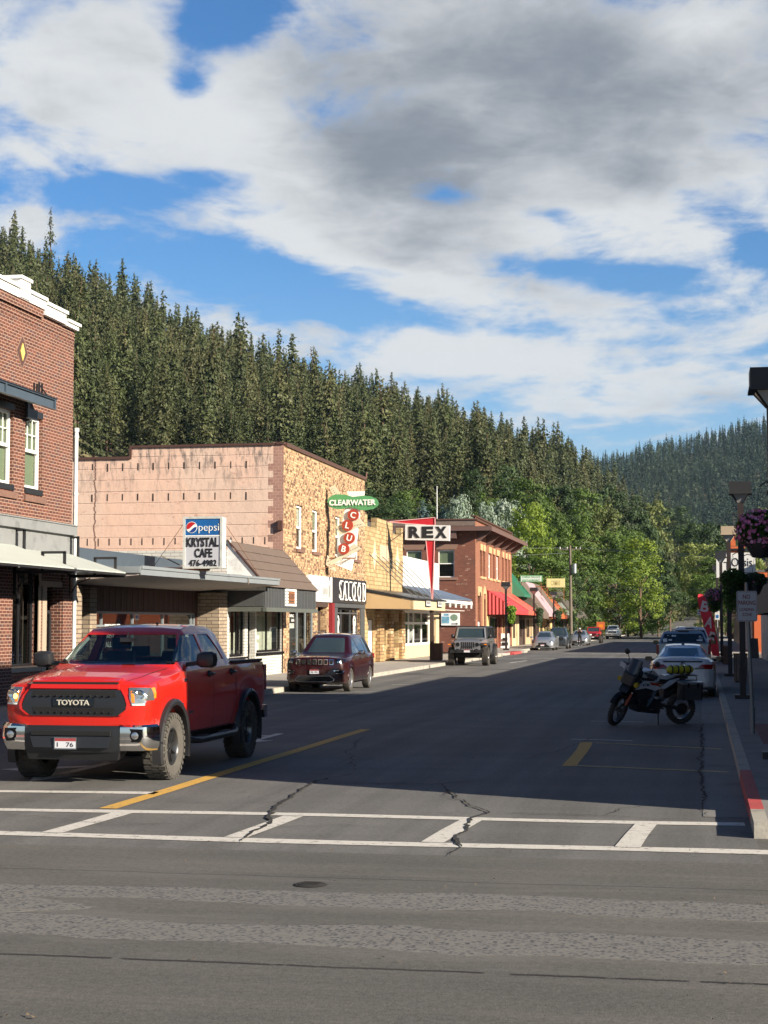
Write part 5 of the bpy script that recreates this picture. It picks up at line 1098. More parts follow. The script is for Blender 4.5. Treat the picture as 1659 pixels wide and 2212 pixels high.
# -- 8. the far row of shops
def far_shop(name, label, y0, y1, roofm, wallm, zt, zm, zb, xo=-13.8, top=5.5, tmat='cream_paint', xt=-15.98, side='same', doors=1):
 t = thing(name, label, 'building', (-16, (y0 + y1) / 2, 0)); F = F16; w = y1 - y0
 hol = [(y0 + w * .12, y0 + w * .5, .8, 2.5), (y0 + w * .6, y0 + w * .6 + 1.1, .15, 2.4)]
 shell(t, y0 + .01, y1, -16, -30, top, M[wallm], hol, mat_front=M[wallm])
 window(t, F, *hol[0], n=-.06, fr=.09, fm='brown_wood', gm='glass', uprights=(y0 + w * .3,)); door(t, F, hol[1][0] + .04, hol[1][1] - .04, .16, 2.36, mat='redbrown_wood', glass_from=.8)
 a = MB(); a.add([(xt, y0 + .02, zt), (xo, y0 + .02, zm), (xo, y1, zm), (xt, y1, zt), (-16, y0 + .02, zb), (xo, y0 + .02, zb), (xo, y1, zb), (-16, y1, zb)], [(0, 1, 2, 3), (1, 5, 6, 2), (0, 4, 5, 1), (3, 2, 6, 7), (7, 6, 5, 4)])
 a.build('awning', M[roofm], t)
 return t
M['roof_green'] = plain('green_ribbed_metal', (.055, .22, .13), .4, .1, var=.08); M['shingle'] = plain('weathered_wood_shingle', (.125, .09, .065), .9, var=.45, vs=3.5)
M['lilac'] = plain('faded_lilac_metal', (.42, .29, .30), .6, var=.05); M['orange_metal'] = plain('orange_awning', (.50, .115, .035), .5, var=.05); M['slate_roof'] = plain('grey_green_shingle', (.16, .17, .14), .9, var=.25, vs=4)
M['dark_mansard'] = plain('dark_brown_mansard', (.075, .062, .048), .85, var=.2, vs=3); M['tan_wall'] = plain('tan_shop_wall', (.42, .31, .18), .7, var=.1)
g_ = far_shop('green_roofed_shop', 'narrow shop with green ribbed metal roof beside the orange brick corner building', 142.02, 147.5, 'roof_green', 'cream_paint', 4.0, 3.22, 3.0, xo=-13.8, top=5.6)
b = MB(); b.add([(-16.6, 142.1, 6.6), (-14.9, 142.1, 4.55), (-14.9, 147.4, 4.55), (-16.6, 147.4, 6.6), (-16.6, 142.1, 4.5), (-14.95, 142.1, 4.4), (-14.95, 147.4, 4.4)], [(0, 1, 2, 3), (0, 4, 5, 1), (1, 5, 6, 2)])
for k in range(9): b.beam((-16.6, 142.2 + k * .64, 6.63), (-14.9, 142.2 + k * .64, 4.58), .05)
b.build('upper_roof', M['roof_green'], g_)
far_shop('shingle_roofed_shop', 'shop with a steep brown wood shingle canopy between the green and lilac roofs', 147.52, 153.0, 'shingle', 'brown_wood', 5.9, 2.95, 2.55, xo=-13.8, top=5.7)
far_shop('lilac_roofed_shop', 'narrow shop with a steep faded lilac canopy', 153.02, 161.0, 'lilac', 'tan_wall', 6.0, 3.0, 2.75, top=5.9)
far_shop('brown_fronted_shop', 'dark shingle canopied shop between the lilac and orange canopies', 161.02, 166.5, 'shingle', 'brown_wood', 6.0, 3.3, 3.0, xo=-14.0, top=5.9)
far_shop('orange_awning_shop', 'yellow fronted shop with an orange canopy', 166.52, 174.5, 'orange_metal', 'yellow_paint', 5.8, 3.0, 2.6, top=5.5)
far_shop('grey_shingle_shop', 'shop with a grey green shingle canopy beside the big dark brown roof', 174.52, 181, 'slate_roof', 'yellow_paint', 5.6, 3.3, 3.0, xo=-14.0, top=5.4)
far_shop('dark_mansard_shop', 'last building of the left row with a long dark brown mansard roof', 181.02, 203.5, 'dark_mansard', 'brown_wood', 6.3, 2.85, 2.7, xo=-13.6, top=6.1)
def hang_sign(name, label, Y, x0, x1, z0, z1, lines, face, letters='letter_black', edge='grey_metal', post=True):
 t = thing(name, label, 'sign', ((x0 + x1) / 2, Y, z0)); F = FY(Y)
 b = MB(); b.fbox(F, x0, x1, z0, z1, -.2, 0); b.build('sign_box', M[edge], t)
 b = MB(); b.fbox(F, x0 + .06, x1 - .06, z0 + .05, z1 - .05, 0, .015); b.build('sign_face', M[face], t)
 b = MB(); n = len(lines)
 for k, (s, w) in enumerate(lines): ftext(b, F, s, (x0 + x1) / 2, z1 - (z1 - z0) * (k + .5) / n, (z1 - z0) / n * .58, n=.02, width=(x1 - x0) * w, ext=.004, bold=.01)
 b.build('lettering', M[letters], t)
 b = MB(); b.beam((x1 - .1, Y + .1, z0), (x1 - .1, Y + .1, z0 - 1.2), .06); b.beam((x0 + .1, Y + .1, z0), (x0 + .1, Y + .1, z0 - 1.), .06); b.beam((x0, Y + .1, z0 + .1), (-16.3, Y + .1, z0 + .1), .07); b.build('bracket', M['rust'], t)
M['sign_yellow'] = plain('pale_yellow_sign_face', (.62, .55, .25), .5, var=.05); M['faded_letter'] = plain('faded_gold_lettering', (.40, .32, .12), .6)
hang_sign('restaurant_sign', 'pale rectangular sign with a green frame above the green roofed shop', 146, -15.7, -13.75, 5.78, 6.37, [('CHINA PALACE', .82), ('RESTAURANT', .8)], 'sign_white', letters='club_green', edge='club_green')
hang_sign('yellow_sign', 'pale yellow rectangular sign high above the lilac and orange canopies', 160, -14.65, -12.87, 5.6, 6.46, [('CAMAS', .5)], 'sign_yellow', 'faded_letter', edge='sign_yellow')
# -- vehicles (front points to -Y, origin on the ground under the front axle)
def I(y, k): return float(np.interp(y, [a for a, _ in k], [b for _, b in k]))
class Car:
 def __init__(s, P): s.P = P; s.arch = P.get('arch', []); s.y0 = P['zt'][0][0]; s.y1 = P['zt'][-1][0]
 def zb(s, y):
  z = I(y, s.P['zb'])
  for yc, r, za in s.arch:
   d = r * r - (y - yc) ** 2
   if d > 0: z = max(z, za + math.sqrt(d))
  return z
 def section(s, y, inset=0.):
  P = s.P; W = I(y, P['W']); zs = I(y, P['zs']); zt = I(y, P['zt']); Wb = W - I(y, P.get('tumble', [(0, .03)])); Wt = min(I(y, P['Wt']), Wb - .02); zb = min(s.zb(y), zs - .03); cr = P.get('crown', .02)
  zt = max(zt, zs + .025); re = min(.07, (zt - zs) * .45); k = P.get('crease', 0)
  wi = Wb - .03; zi = zs + .012
  pts = [(0, zb), (W * .86, zb), (W * .965, zb + .02), (W * 1.0, zb + (zs - zb) * .25), (W + .004 + k, zb + (zs - zb) * .55), (W - .004 + k, zb + (zs - zb) * .82), (Wb, zs), (wi, zi),
               (wi + (Wt - wi) * .55 + (zt - zs) * .03, zi + (zt - re - zi) * .5), (Wt, max(zt - re, zi + .002)), (Wt - .06, zt - .008), (Wt * .5, zt + cr * .75), (0, zt + cr)]
  return pts
 def body(s, res=.07):
  ys = set(np.arange(s.y0, s.y1, res)) | {s.y1}
  for nm in ('zt', 'zs', 'W', 'Wt'): ys |= {k for k, _ in s.P[nm]}
  for yc, r, za in s.arch: ys |= {yc + r * math.cos(a) for a in np.linspace(0, math.pi, 15)} | {yc - r - .004, yc + r + .004}
  ys = sorted(y for y in ys if s.y0 <= y <= s.y1); vs = []; n = 0; q = []
  for y in ys:
   if not q or y - q[-1] > .006: q.append(y)
  for y in q:
   h = s.section(y); ring = [(x, y, z) for x, z in h] + [(-x, y, z) for x, z in h[-2:0:-1]]; n = len(ring); vs += ring
  fs = [(i * n + j, (i + 1) * n + j, (i + 1) * n + (j + 1) % n, i * n + (j + 1) % n) for i in range(len(q) - 1) for j in range(n)]
  fs.append(tuple(range(n))); fs.append(tuple(range(len(q) * n - 1, (len(q) - 1) * n - 1, -1)))
  b = MB(); b.add(vs, [f[::-1] for f in fs]); s.mb = b
  s.bvh = BVHTree.FromPolygons([Vector(v) for v in b.v], b.f); return b
 D = {'front': (lambda a, v: Vector((a, -9, v)), Vector((0, 1, 0))), 'rear': (lambda a, v: Vector((a, 12, v)), Vector((0, -1, 0))), 'left': (lambda a, v: Vector((5, a, v)), Vector((-1, 0, 0))),
         'right': (lambda a, v: Vector((-5, a, v)), Vector((1, 0, 0))), 'top': (lambda a, v: Vector((a, v, 6)), Vector((0, 0, -1)))}
 def hit(s, ax, a, v):
  o, d = s.D[ax]; o = o(a, v); h = s.bvh.ray_cast(o, d)
  if h[0] is None: h = s.bvh.find_nearest(o + d * (9 if ax in ('front', 'rear') else 4))
  return h[0]
 def patch(s, ax, rows, off=.006, nx=8, nv=6, skirt=.02, mb=None, bow=0.):
  """a panel laid on the body: rows = [(v, a0, a1)], v up (or along for 'top')"""
  b = mb or MB(); d = s.D[ax][1]; vv = [r[0] for r in rows]; grid = []
  vals = sorted(set(vv) | set(np.linspace(vv[0], vv[-1], nv)), reverse=vv[0] > vv[-1])
  if vv[0] > vv[-1]: A = [r[1] for r in rows][::-1]; B = [r[2] for r in rows][::-1]; V_ = vv[::-1]
  else: A = [r[1] for r in rows]; B = [r[2] for r in rows]; V_ = vv
  for v in vals:
   a0, a1 = np.interp(v, V_, A), np.interp(v, V_, B)
   grid.append([s.hit(ax, a0 + (a1 - a0) * k / nx, v) - d * (off + bow * math.sin(math.pi * k / nx)) for k in range(nx + 1)])
  m = nx + 1; vs = [p for g in grid for p in g]; fs = [(i * m + j, i * m + j + 1, (i + 1) * m + j + 1, (i + 1) * m + j) for i in range(len(grid) - 1) for j in range(nx)]
  rim = [j for j in range(m)] + [i * m + nx for i in range(1, len(grid))] + [(len(grid) - 1) * m + j for j in range(nx - 1, -1, -1)] + [i * m for i in range(len(grid) - 2, 0, -1)]
  k0 = len(vs); vs += [vs[i] + d * (skirt + off) for i in rim]; R_ = len(rim); fs += [(rim[i], k0 + i, k0 + (i + 1) % R_, rim[(i + 1) % R_]) for i in range(R_)]
  if ax == 'right' or ax == 'rear': fs = [f[::-1] for f in fs]
  if ax == 'top': pass
  b.add(vs, fs); return b
 def seam(s, ax, pts, w=.008, off=.0025, mb=None):
  b = mb or MB(); d = s.D[ax][1]; P = []
  for (a0, v0), (a1, v1) in zip(pts, pts[1:]):
   n = max(2, int(math.hypot(a1 - a0, v1 - v0) / .06))
   for k in range(n): P.append((a0 + (a1 - a0) * k / n, v0 + (v1 - v0) * k / n))
  P.append(pts[-1]); L = []
  for i, (a, v) in enumerate(P):
   p, q = P[max(i - 1, 0)], P[min(i + 1, len(P) - 1)]; l = math.hypot(q[0] - p[0], q[1] - p[1]); nx, nv = -(q[1] - p[1]) / l * w / 2, (q[0] - p[0]) / l * w / 2
   L.append((s.hit(ax, a + nx, v + nv) - d * off, s.hit(ax, a - nx, v - nv) - d * off))
  for p, q in zip(L, L[1:]): b.face([p[0], q[0], q[1], p[1]])
  return b
def wheel(root, x, y, r, w, rr, style='dark', side=1, n=5, tyre='tyre', knob=0.0, name='wheel'):
 """wheel > tyre, rim; outer face towards side*X"""
 o = thing(name, None, None); o.parent = root; o.location = (x, y, r)
 c = (0, 0, 0); h = w / 2; t = MB(); N = 40
 prof = [(rr, -h * .75), (rr + (r - rr) * .35, -h * 1.0), (r - .03, -h * .98), (r - .006, -h * .82), (r, -h * .4), (r, h * .4), (r - .006, h * .82), (r - .03, h * .98), (rr + (r - rr) * .35, h * 1.0), (rr, h * .75)]
 t.lathe(prof, c, 'X', N)
 if knob:
  K = 30
  for k in range(K):
   for u, (ha, hb) in enumerate(((-.95, -.35), (-.3, .3), (.35, .95))):
    a = 2 * math.pi * (k + .5 * (u % 2)) / K; da = 2 * math.pi / K * .33
    vs = []
    for rad in (r - .012, r + knob):
     for aa, hh in ((a - da, ha), (a + da, ha), (a + da, hb), (a - da, hb)): vs.append((h * hh, rad * math.cos(aa), rad * math.sin(aa)))
    t.hexa(vs)
    if u != 1:   # shoulder lugs
     s_ = -1 if u == 0 else 1; vs = []
     for hx in (h * .96, h * 1.06):
      for aa, rad in ((a - da, r - .055), (a + da, r - .055), (a + da * .8, r - .004), (a - da * .8, r - .004)): vs.append((s_ * hx, rad * math.cos(aa), rad * math.sin(aa)))
     t.hexa(vs)
 t.build('tyre', M[tyre], o, smooth=40)
 m = MB(); s = side; hh = h * .72
 m.lathe([(rr + .004, s * h * .78), (rr - .012, s * h * .80), (rr - .03, s * hh * .9), (rr - .04, s * .0), (rr * .3, s * -.02), (.0, s * -.02)], c, 'X', 36)
 for k in range(n):
  a = 2 * math.pi * k / n + .3
  for da in ((-.09, .09) if style != 'split' else (-.16, -.04, .04, .16))[:]:
   pass
  wd = .32 / n * 5 * rr * .30
  def pt(rad, off, hx): return (s * hx, rad * math.cos(a) - off * math.sin(a), rad * math.sin(a) + off * math.cos(a))
  m.hexa([pt(rr * .12, -wd * .9, hh * .35), pt(rr * .12, wd * .9, hh * .35), pt(rr * .12, wd * .9, hh * .75), pt(rr * .12, -wd * .9, hh * .75), pt(rr * .93, -wd * .55, hh * .45), pt(rr * .93, wd * .55, hh * .45), pt(rr * .93, wd * .55, hh * .95), pt(rr * .93, -wd * .55, hh * .95)])
 m.lathe([(0, s * hh * .9), (rr * .17, s * hh * .88), (rr * .2, s * hh * .7), (rr * .2, s * .0)], c, 'X', 16)
 m.build('rim', M['rim_' + style] if 'rim_' + style in M else M['rim_silver'], o, smooth=35)
 bk = MB(); bk.lathe([(0, s * .01), (rr * .9, s * .01)], c, 'X', 20); bk.build('brake_disc', M['under'], o)
 for ch in o.children: ch.matrix_parent_inverse = Matrix()
 return o
def bar(plan, prof, mat, nm, root):
 """a bumper: a profile [(outset, z)] swept along a plan curve [(x, y)] seen from above, outset away from the car"""
 b = MB(); n = len(prof); vs = []
 for i, (x, y) in enumerate(plan):
  p, q = plan[max(i - 1, 0)], plan[min(i + 1, len(plan) - 1)]; l = math.hypot(q[0] - p[0], q[1] - p[1]); nx, ny = (q[1] - p[1]) / l, -(q[0] - p[0]) / l
  vs += [(x + nx * o, y + ny * o, z) for o, z in prof]
 fs = [(i * n + j, (i + 1) * n + j, (i + 1) * n + (j + 1) % n, i * n + (j + 1) % n) for i in range(len(plan) - 1) for j in range(n)]
 fs += [tuple(range(n)), tuple(range(len(plan) * n - 1, (len(plan) - 1) * n - 1, -1))]
 b.add(vs, fs); return b.build(nm, M[mat], root, smooth=30)
def flare(root, side, yc, zc, r0, r1, x0, x1, mat='trim_black', a0=-18, a1=198, nm='wheel_arch_flare'):
 b = MB(); N = 22; vs = []
 for k in range(N + 1):
  a = R(a0 + (a1 - a0) * k / N); c, s_ = math.cos(a), math.sin(a)
  for x, r in ((x0, r1), (x1 - .02, r1 - .015), (x1, (r0 + r1) / 2), (x1 - .015, r0), (x0, r0 - .005)): vs.append((side * x, yc + c * r, zc + s_ * r))
 fs = [(k * 5 + j, k * 5 + (j + 1) % 5, (k + 1) * 5 + (j + 1) % 5, (k + 1) * 5 + j) for k in range(N) for j in range(5)] + [(0, 1, 2, 3, 4), tuple(N * 5 + j for j in (4, 3, 2, 1, 0))]
 b.add(vs, fs); return b.build(nm, M[mat], root, smooth=40)
def mirror(root, side, x, y, z, w=.24, h=.18, mat='trim_black', arm=.1):
 b = MB(); N = 10; vs = []
 for i, (yy, k) in enumerate(((-.09, .45), (-.07, .8), (-.02, .97), (.05, 1.), (.065, .96))):
  for j in range(N):
   a = 2 * math.pi * j / N; cx = math.copysign(abs(math.cos(a)) ** .6, math.cos(a)); cz = math.copysign(abs(math.sin(a)) ** .6, math.sin(a)); vs.append((side * (x + arm + w / 2) + cx * w / 2 * k, y + yy, z + cz * h / 2 * k))
 fs = [(i * N + j, i * N + (j + 1) % N, (i + 1) * N + (j + 1) % N, (i + 1) * N + j) for i in range(4) for j in range(N)] + [tuple(range(N))[::-1], tuple(range(4 * N, 5 * N))]
 b.add(vs, fs); b.beam((side * (x - .03), y + .02, z - h * .3), (side * (x + arm + .03), y, z - h * .2), .05, .06)
 m = b.build('mirror', M[mat], root, smooth=40); g = MB(); g.face([(side * (x + arm + w / 2) + dx * w * .42, y + .068, z + dz * h * .4) for dx, dz in ((-1, -1), (1, -1), (1, 1), (-1, 1))]); g.build('mirror_glass', M['glass_dark'], m); return m
def boolean(ob, cutters):
 for c in cutters:
  md = ob.modifiers.new('b', 'BOOLEAN'); md.operation = 'DIFFERENCE'; md.object = c; md.solver = 'EXACT'; md.use_self = True
 bpy.context.view_layer.update(); dg = bpy.context.evaluated_depsgraph_get(); me = bpy.data.meshes.new_from_object(ob.evaluated_get(dg)); ob.modifiers.clear(); old = ob.data; ok = len(me.polygons) > len(old.polygons) * .6
 if ok: ob.data = me
 for c in cutters: bpy.data.objects.remove(c)
 return ok
def prism_rows(ax, rows, a, b_):
 """a cutting prism for window rows; ax 'side' cuts along X between a and b, 'y' along Y"""
 L = [(r[1], r[0]) for r in rows] + [(r[2], r[0]) for r in rows[::-1]]; m = MB(); k = len(L)
 if ax == 'side': A = [(a, p, q) for p, q in L]; B = [(b_, p, q) for p, q in L]
 else: A = [(p, a, q) for p, q in L]; B = [(p, b_, q) for p, q in L]
 m.add(A + B, [tuple(range(k)), tuple(range(2 * k - 1, k - 1, -1))] + [(i, k + i, k + (i + 1) % k, (i + 1) % k) for i in range(k)])
 return m.build('cutter', M['void'], merge=True)
def mir(rows): return [(v, -b, -a) for v, a, b in rows]
def sym(rows): return [(v, -a, a) for v, a in rows]
def plate(root, x, y, z, txt='', ang=0, face=-1, band='plate_red'):
 b = MB(); b.box(x - .153, x + .153, y - .006, y + .006, z - .077, z + .077); p = b.build('licence_plate', M['chrome_soft'], root); F = FY(y - .007) if face < 0 else Fr((0, y + .007, 0), (-1, 0, 0), (0, 1, 0)); sx = 1 if face < 0 else -1
 b = MB(); b.fbox(F, sx * x - .138, sx * x + .138, z - .062, z + .026, 0, .003); b.build('plate_face', M['plate'], p)
 b = MB(); b.fbox(F, sx * x - .138, sx * x + .138, z + .026, z + .064, 0, .003); b.build('plate_band', M[band], p)
 if txt:
  b = MB(); ftext(b, F, txt, sx * x, z - .016, .058, n=.004, width=.22, ext=.001, bold=.01); b.build('plate_number', M['letter_black'], p)
 return p
# -- the red pickup
def red_pickup():
 t = thing('pickup_truck', 'glossy red lifted crew cab pickup with a black grille, nearest vehicle on the left', 'pickup truck')
 P = dict(zt=[(-.97, 1.02), (-.945, 1.235), (-.90, 1.285), (-.80, 1.325), (-.3, 1.40), (.3, 1.458), (.45, 1.475), (.53, 1.52), (1.22, 1.925), (1.38, 1.985), (1.6, 2.015), (2.1, 2.035), (2.6, 2.02), (2.85, 1.965), (2.93, 1.90), (3.04, 1.52), (3.06, 1.47), (4.74, 1.475), (4.80, 1.45)],
             zs=[(-.97, .98), (-.945, 1.19), (-.85, 1.25), (-.3, 1.33), (.4, 1.40), (3, 1.44), (4.8, 1.44)], zb=[(-.97, .74), (-.6, .74), (-.55, .55), (3.0, .54), (4.3, .62), (4.8, .66)],
             W=[(-.97, .70), (-.95, .82), (-.90, .93), (-.80, .985), (-.5, 1.0), (0, 1.012), (.7, 1.0), (4.6, 1.0), (4.8, .975)], Wt=[(-.97, .62), (-.9, .72), (-.5, .80), (.3, .84), (.48, .87), (1.25, .715), (1.6, .70), (2.7, .70), (2.93, .73), (3.04, .80), (3.06, .93), (4.8, .92)],
             tumble=[(-1, .05), (0, .04), (3, .04), (4.8, .035)], arch=[(0, .535, .435), (3.7, .535, .435)], crease=.004)
 c = Car(P); bm_ = c.body(); body = bm_.build('body', M['p_red'], t, merge=True)
 ws = sym([(1.50, .83), (1.56, .82), (1.90, .655)]); rw = sym([(1.56, .74), (1.62, .735), (1.90, .665)])
 w1 = [(1.53, .60, 1.80), (1.60, .70, 1.80), (1.90, 1.25, 1.80)]; w2 = [(1.53, 1.93, 2.72), (1.66, 1.93, 2.68), (1.90, 1.93, 2.44)]
 # hollow cab
 cav = MB(); ys = np.linspace(.62, 2.92, 24); vs = []; n = 0
 for y in ys:
  h = c.section(y); zt = I(y, P['zt']) - .07; wt = I(y, P['Wt']) - .06; zt = max(zt, 1.16); ring = [(.86, .95), (.88, 1.35), (min(.83, wt + .12), max(1.36, min(1.55, zt - .02))), (wt, max(zt - .05, 1.37)), (wt * .6, max(zt, 1.38))]
  ring = ring + [(-x, z) for x, z in ring[::-1]]; n = len(ring); vs += [(x, y, z) for x, z in ring]
 cav.add(vs, [(i * n + j, (i + 1) * n + j, (i + 1) * n + (j + 1) % n, i * n + (j + 1) % n) for i in range(23) for j in range(n)] + [tuple(range(n)), tuple(range(24 * n - 1, 23 * n - 1, -1))])
 cuts = [cav.build('cutter', M['liner'], merge=True), prism_rows('side', w1, -1.3, 1.3), prism_rows('side', w2, -1.3, 1.3), prism_rows('y', ws, .2, 1.6), prism_rows('y', rw, 2.6, 3.3)]
 me0 = body.data.copy(); ok = boolean(body, cuts); print('truck boolean', ok)
 me = body.data; me.polygons.foreach_set('use_smooth', [True] * len(me.polygons)); me.set_sharp_from_angle(angle=R(32))
 g = lambda nm, ax, rows, mat='car_glass', **k: c.patch(ax, rows, off=-.012, skirt=0, **k).build(nm, M[mat], t, smooth=60)
 def grow(rows, e=.012): return [(v + (e if i == len(rows) - 1 else -e if i == 0 else 0), a - e, b + e) for i, (v, a, b) in enumerate(rows)]
 g('windshield', 'front', grow(ws), nx=12, nv=8); g('rear_window', 'rear', grow(rw))
 for s_ in ('left', 'right'):
  g('side_window', s_, grow(w1), 'glass_dark'); g('side_window', s_, grow(w2), 'glass_dark')
 # interior
 b = MB(); b.box(-.86, .86, .45, .95, 1.0, 1.40); b.box(-.8, -.3, .85, 1.0, 1.38, 1.46) ; b.build('dashboard', M['dash'], t)
 b = MB()
 for x in (-.42, .42):
  b.box(x - .25, x + .25, 1.35, 1.85, .95, 1.12); b.hexa([(x - .24, 1.75, 1.05), (x + .24, 1.75, 1.05), (x + .24, 1.9, 1.05), (x - .24, 1.9, 1.05), (x - .2, 1.88, 1.66), (x + .2, 1.88, 1.66), (x + .2, 2.0, 1.66), (x - .2, 2.0, 1.66)]); b.box(x - .13, x + .13, 1.9, 2.0, 1.69, 1.85)
 b.build('front_seats', M['seat'], t)
 b = MB(); b.box(-.75, .75, 2.55, 2.75, .95, 1.55); b.box(-.5, -.25, 2.6, 2.7, 1.57, 1.72); b.box(.25, .5, 2.6, 2.7, 1.57, 1.72); b.build('rear_seat', M['seat'], t)
 b = MB(); b.lathe([(.17, -.015), (.195, 0), (.17, .015), (.155, 0)], (0, 0, 0), 'Y', 24, closed=True); b.box(-.16, .16, -.01, .01, -.03, .03); b.xf(Matrix.Translation((.42, 1.12, 1.40)) @ Matrix.Rotation(R(-25), 4, 'X')); b.build('steering_wheel', M['dash'], t)
 b = MB(); b.box(-.1, .1, .98, 1.0, 1.80, 1.86); b.cyl((0, .99, 1.86), (0, 1.05, 1.93), .01); b.build('rear_view_mirror', M['trim_black'], t)
 # pillars' pale inner trim, the grab handle on the far pillar
 b = MB(); b.tube([(-.80, .72, 1.54), (-.73, 1.0, 1.70), (-.66, 1.28, 1.88)], .035, 6); b.tube([(.80, .72, 1.54), (.73, 1.0, 1.70), (.66, 1.28, 1.88)], .03, 6); b.build('pillar_trim', M['liner'], t)
 b = MB(); b.tube([(-.74, 1.0, 1.62), (-.70, 1.02, 1.63), (-.67, 1.12, 1.70), (-.69, 1.18, 1.74)], .014, 6); b.build('grab_handle', M['trim_black'], t)
 # hood: scoop slot, bulge edges, seams
 b = MB();
 c.seam('top', [(-.80, .35), (-.74, -.5), (-.66, -.80)], .012, mb=b); c.seam('top', [(.80, .35), (.74, -.5), (.66, -.80)], .012, mb=b)
 for s_ in ('left', 'right'):
  c.seam(s_, [(.62, .58), (.60, 1.05), (.60, 1.40)], .010, mb=b); c.seam(s_, [(.60, 1.40), (.62, 1.52)], .010, mb=b); c.seam(s_, [(1.87, .58), (1.865, 1.0), (1.865, 1.52)], .010, mb=b); c.seam(s_, [(3.0, 1.45), (2.98, 1.0), (2.86, .60)], .010, mb=b); c.seam(s_, [(3.06, .6), (3.06, 1.44)], .014, mb=b)
  c.seam(s_, [(.62, .575), (2.86, .575)], .012, mb=b); c.seam(s_, [(-.60, .76), (-.62, 1.05)], .008, mb=b)
 b.build('panel_gaps', M['void'], t)
 b = MB(); c.patch('top', [(-.90, -.60, .60), (-.80, -.60, .60), (-.72, -.585, .585)], off=.03, nx=10, mb=b, skirt=.03); b.build('hood_scoop', M['p_red'], t, smooth=30)
 b = MB(); b.hexa([(-.575, -.955, 1.262), (.575, -.955, 1.262), (.575, -.80, 1.30), (-.575, -.80, 1.30), (-.575, -.945, 1.305), (.575, -.945, 1.305), (.575, -.80, 1.335), (-.575, -.80, 1.335)]); b.build('scoop_opening', M['void'], t)
 b = MB(); b.hexa([(-.60, -.975, 1.225), (.60, -.975, 1.225), (.60, -.90, 1.225), (-.60, -.90, 1.225), (-.59, -.962, 1.277), (.59, -.962, 1.277), (.59, -.90, 1.29), (-.59, -.90, 1.29)]); b.hexa([(-.59, -.942, 1.308), (.59, -.942, 1.308), (.59, -.80, 1.34), (-.59, -.80, 1.34), (-.58, -.91, 1.326), (.58, -.91, 1.326), (.58, -.78, 1.358), (-.58, -.78, 1.358)]); b.build('hood_lip', M['p_red'], t)
 for x in (-.5, .5): b = MB(); b.tube([(x - .32, .56, 1.515), (x, .60, 1.53), (x + .34, .585, 1.53)], .009, 6); b.build('wiper', M['trim_black'], t)
 # grille
 G = MB(); rows = sym([(.88, .575), (.905, .63), (.96, .69), (1.02, .70), (1.12, .665), (1.21, .61)]); c.patch('front', rows, off=.022, nx=14, nv=10, mb=G, skirt=.05); grl = G.build('grille', M['trim_grey'], t, smooth=30)
 b = MB(); c.patch('front', sym([(1.115, .575), (1.195, .55)]), off=.026, nx=12, nv=3, mb=b, skirt=.01); c.patch('front', sym([(.90, .53), (.985, .56)]), off=.026, nx=12, nv=3, mb=b, skirt=.01); b.build('grille_openings', M['void'], grl)
 b = MB()
 for k in range(12):
  x = -.50 + k * .0909
  for z in (1.125, .915): b.box(x - .006, x + .006, -1.012, -.99, z, z + .018)
 b.build('grille_studs', M['trim_grey'], grl)
 b = MB(); c.patch('front', sym([(.995, .27), (1.10, .285)]), off=.035, nx=8, nv=3, mb=b, skirt=.02); b.build('badge_plate', M['gloss_black'], grl, smooth=30)
 b = MB(); ftext(b, FY(-1.006), 'TOYOTA', 0, 1.048, .068, n=.004, width=.44, ext=.008, bold=.012); b.build('badge_lettering', M['gold'], grl)
 b = MB(); c.patch('front', [(.885, .60, .64), (.96, .70, .735), (1.03, .71, .745), (1.13, .675, .70), (1.215, .62, .635)], off=.024, nx=2, nv=8, mb=b, skirt=.03); c.patch('front', mir([(.885, .60, .64), (.96, .70, .735), (1.03, .71, .745), (1.13, .675, .70), (1.215, .62, .635)]), off=.024, nx=2, nv=8, mb=b, skirt=.03); b.build('grille_rim', M['p_red'], t, smooth=30)
 # headlights wrap on to the wings
 for s_, f in (('left', 1), ('right', -1)):
  rw_ = [(1.025, .775, .93), (1.10, .745, .955), (1.24, .72, .965)]; rs = [(1.075, -.95, -.76), (1.12, -.95, -.70), (1.235, -.95, -.66)]
  h = MB(); c.patch('front', rw_ if f > 0 else mir(rw_), off=.012, nx=6, nv=6, mb=h, skirt=.03); c.patch(s_, rs, off=.012, nx=5, nv=5, mb=h, skirt=.03); hl = h.build('headlight', M['lamp_clear'], t, smooth=40)
  a = MB(); c.patch(s_, [(1.10, -.76, -.70), (1.235, -.77, -.668)], off=.016, nx=3, nv=3, mb=a, skirt=.01); q = [(1.05, .775, .815), (1.15, .76, .80), (1.2, .75, .775)]; c.patch('front', q if f > 0 else mir(q), off=.016, nx=3, nv=3, mb=a, skirt=.01); a.build('indicator', M['lamp_amber'], hl)
  a = MB(); p = c.hit('front', f * .87, 1.15); a.lathe([(0, -.012), (.045, -.018), (.06, -.008), (.06, .0)], (p.x, p.y - .004, p.z), 'Y', 16); p = c.hit('front', f * .80, 1.17); a.lathe([(0, -.012), (.03, -.018), (.04, -.008), (.04, 0)], (p.x, p.y - .004, p.z), 'Y', 16); a.build('projector', M['chrome'], hl, smooth=40)
  a = MB(); c.patch('front', [(1.015, f * .78, f * .93), (1.035, f * .78, f * .93)] if f > 0 else [(1.015, -.93, -.78), (1.035, -.93, -.78)], off=.017, nx=6, nv=2, mb=a, skirt=.01); a.build('light_strip', M['letter_white'], hl)
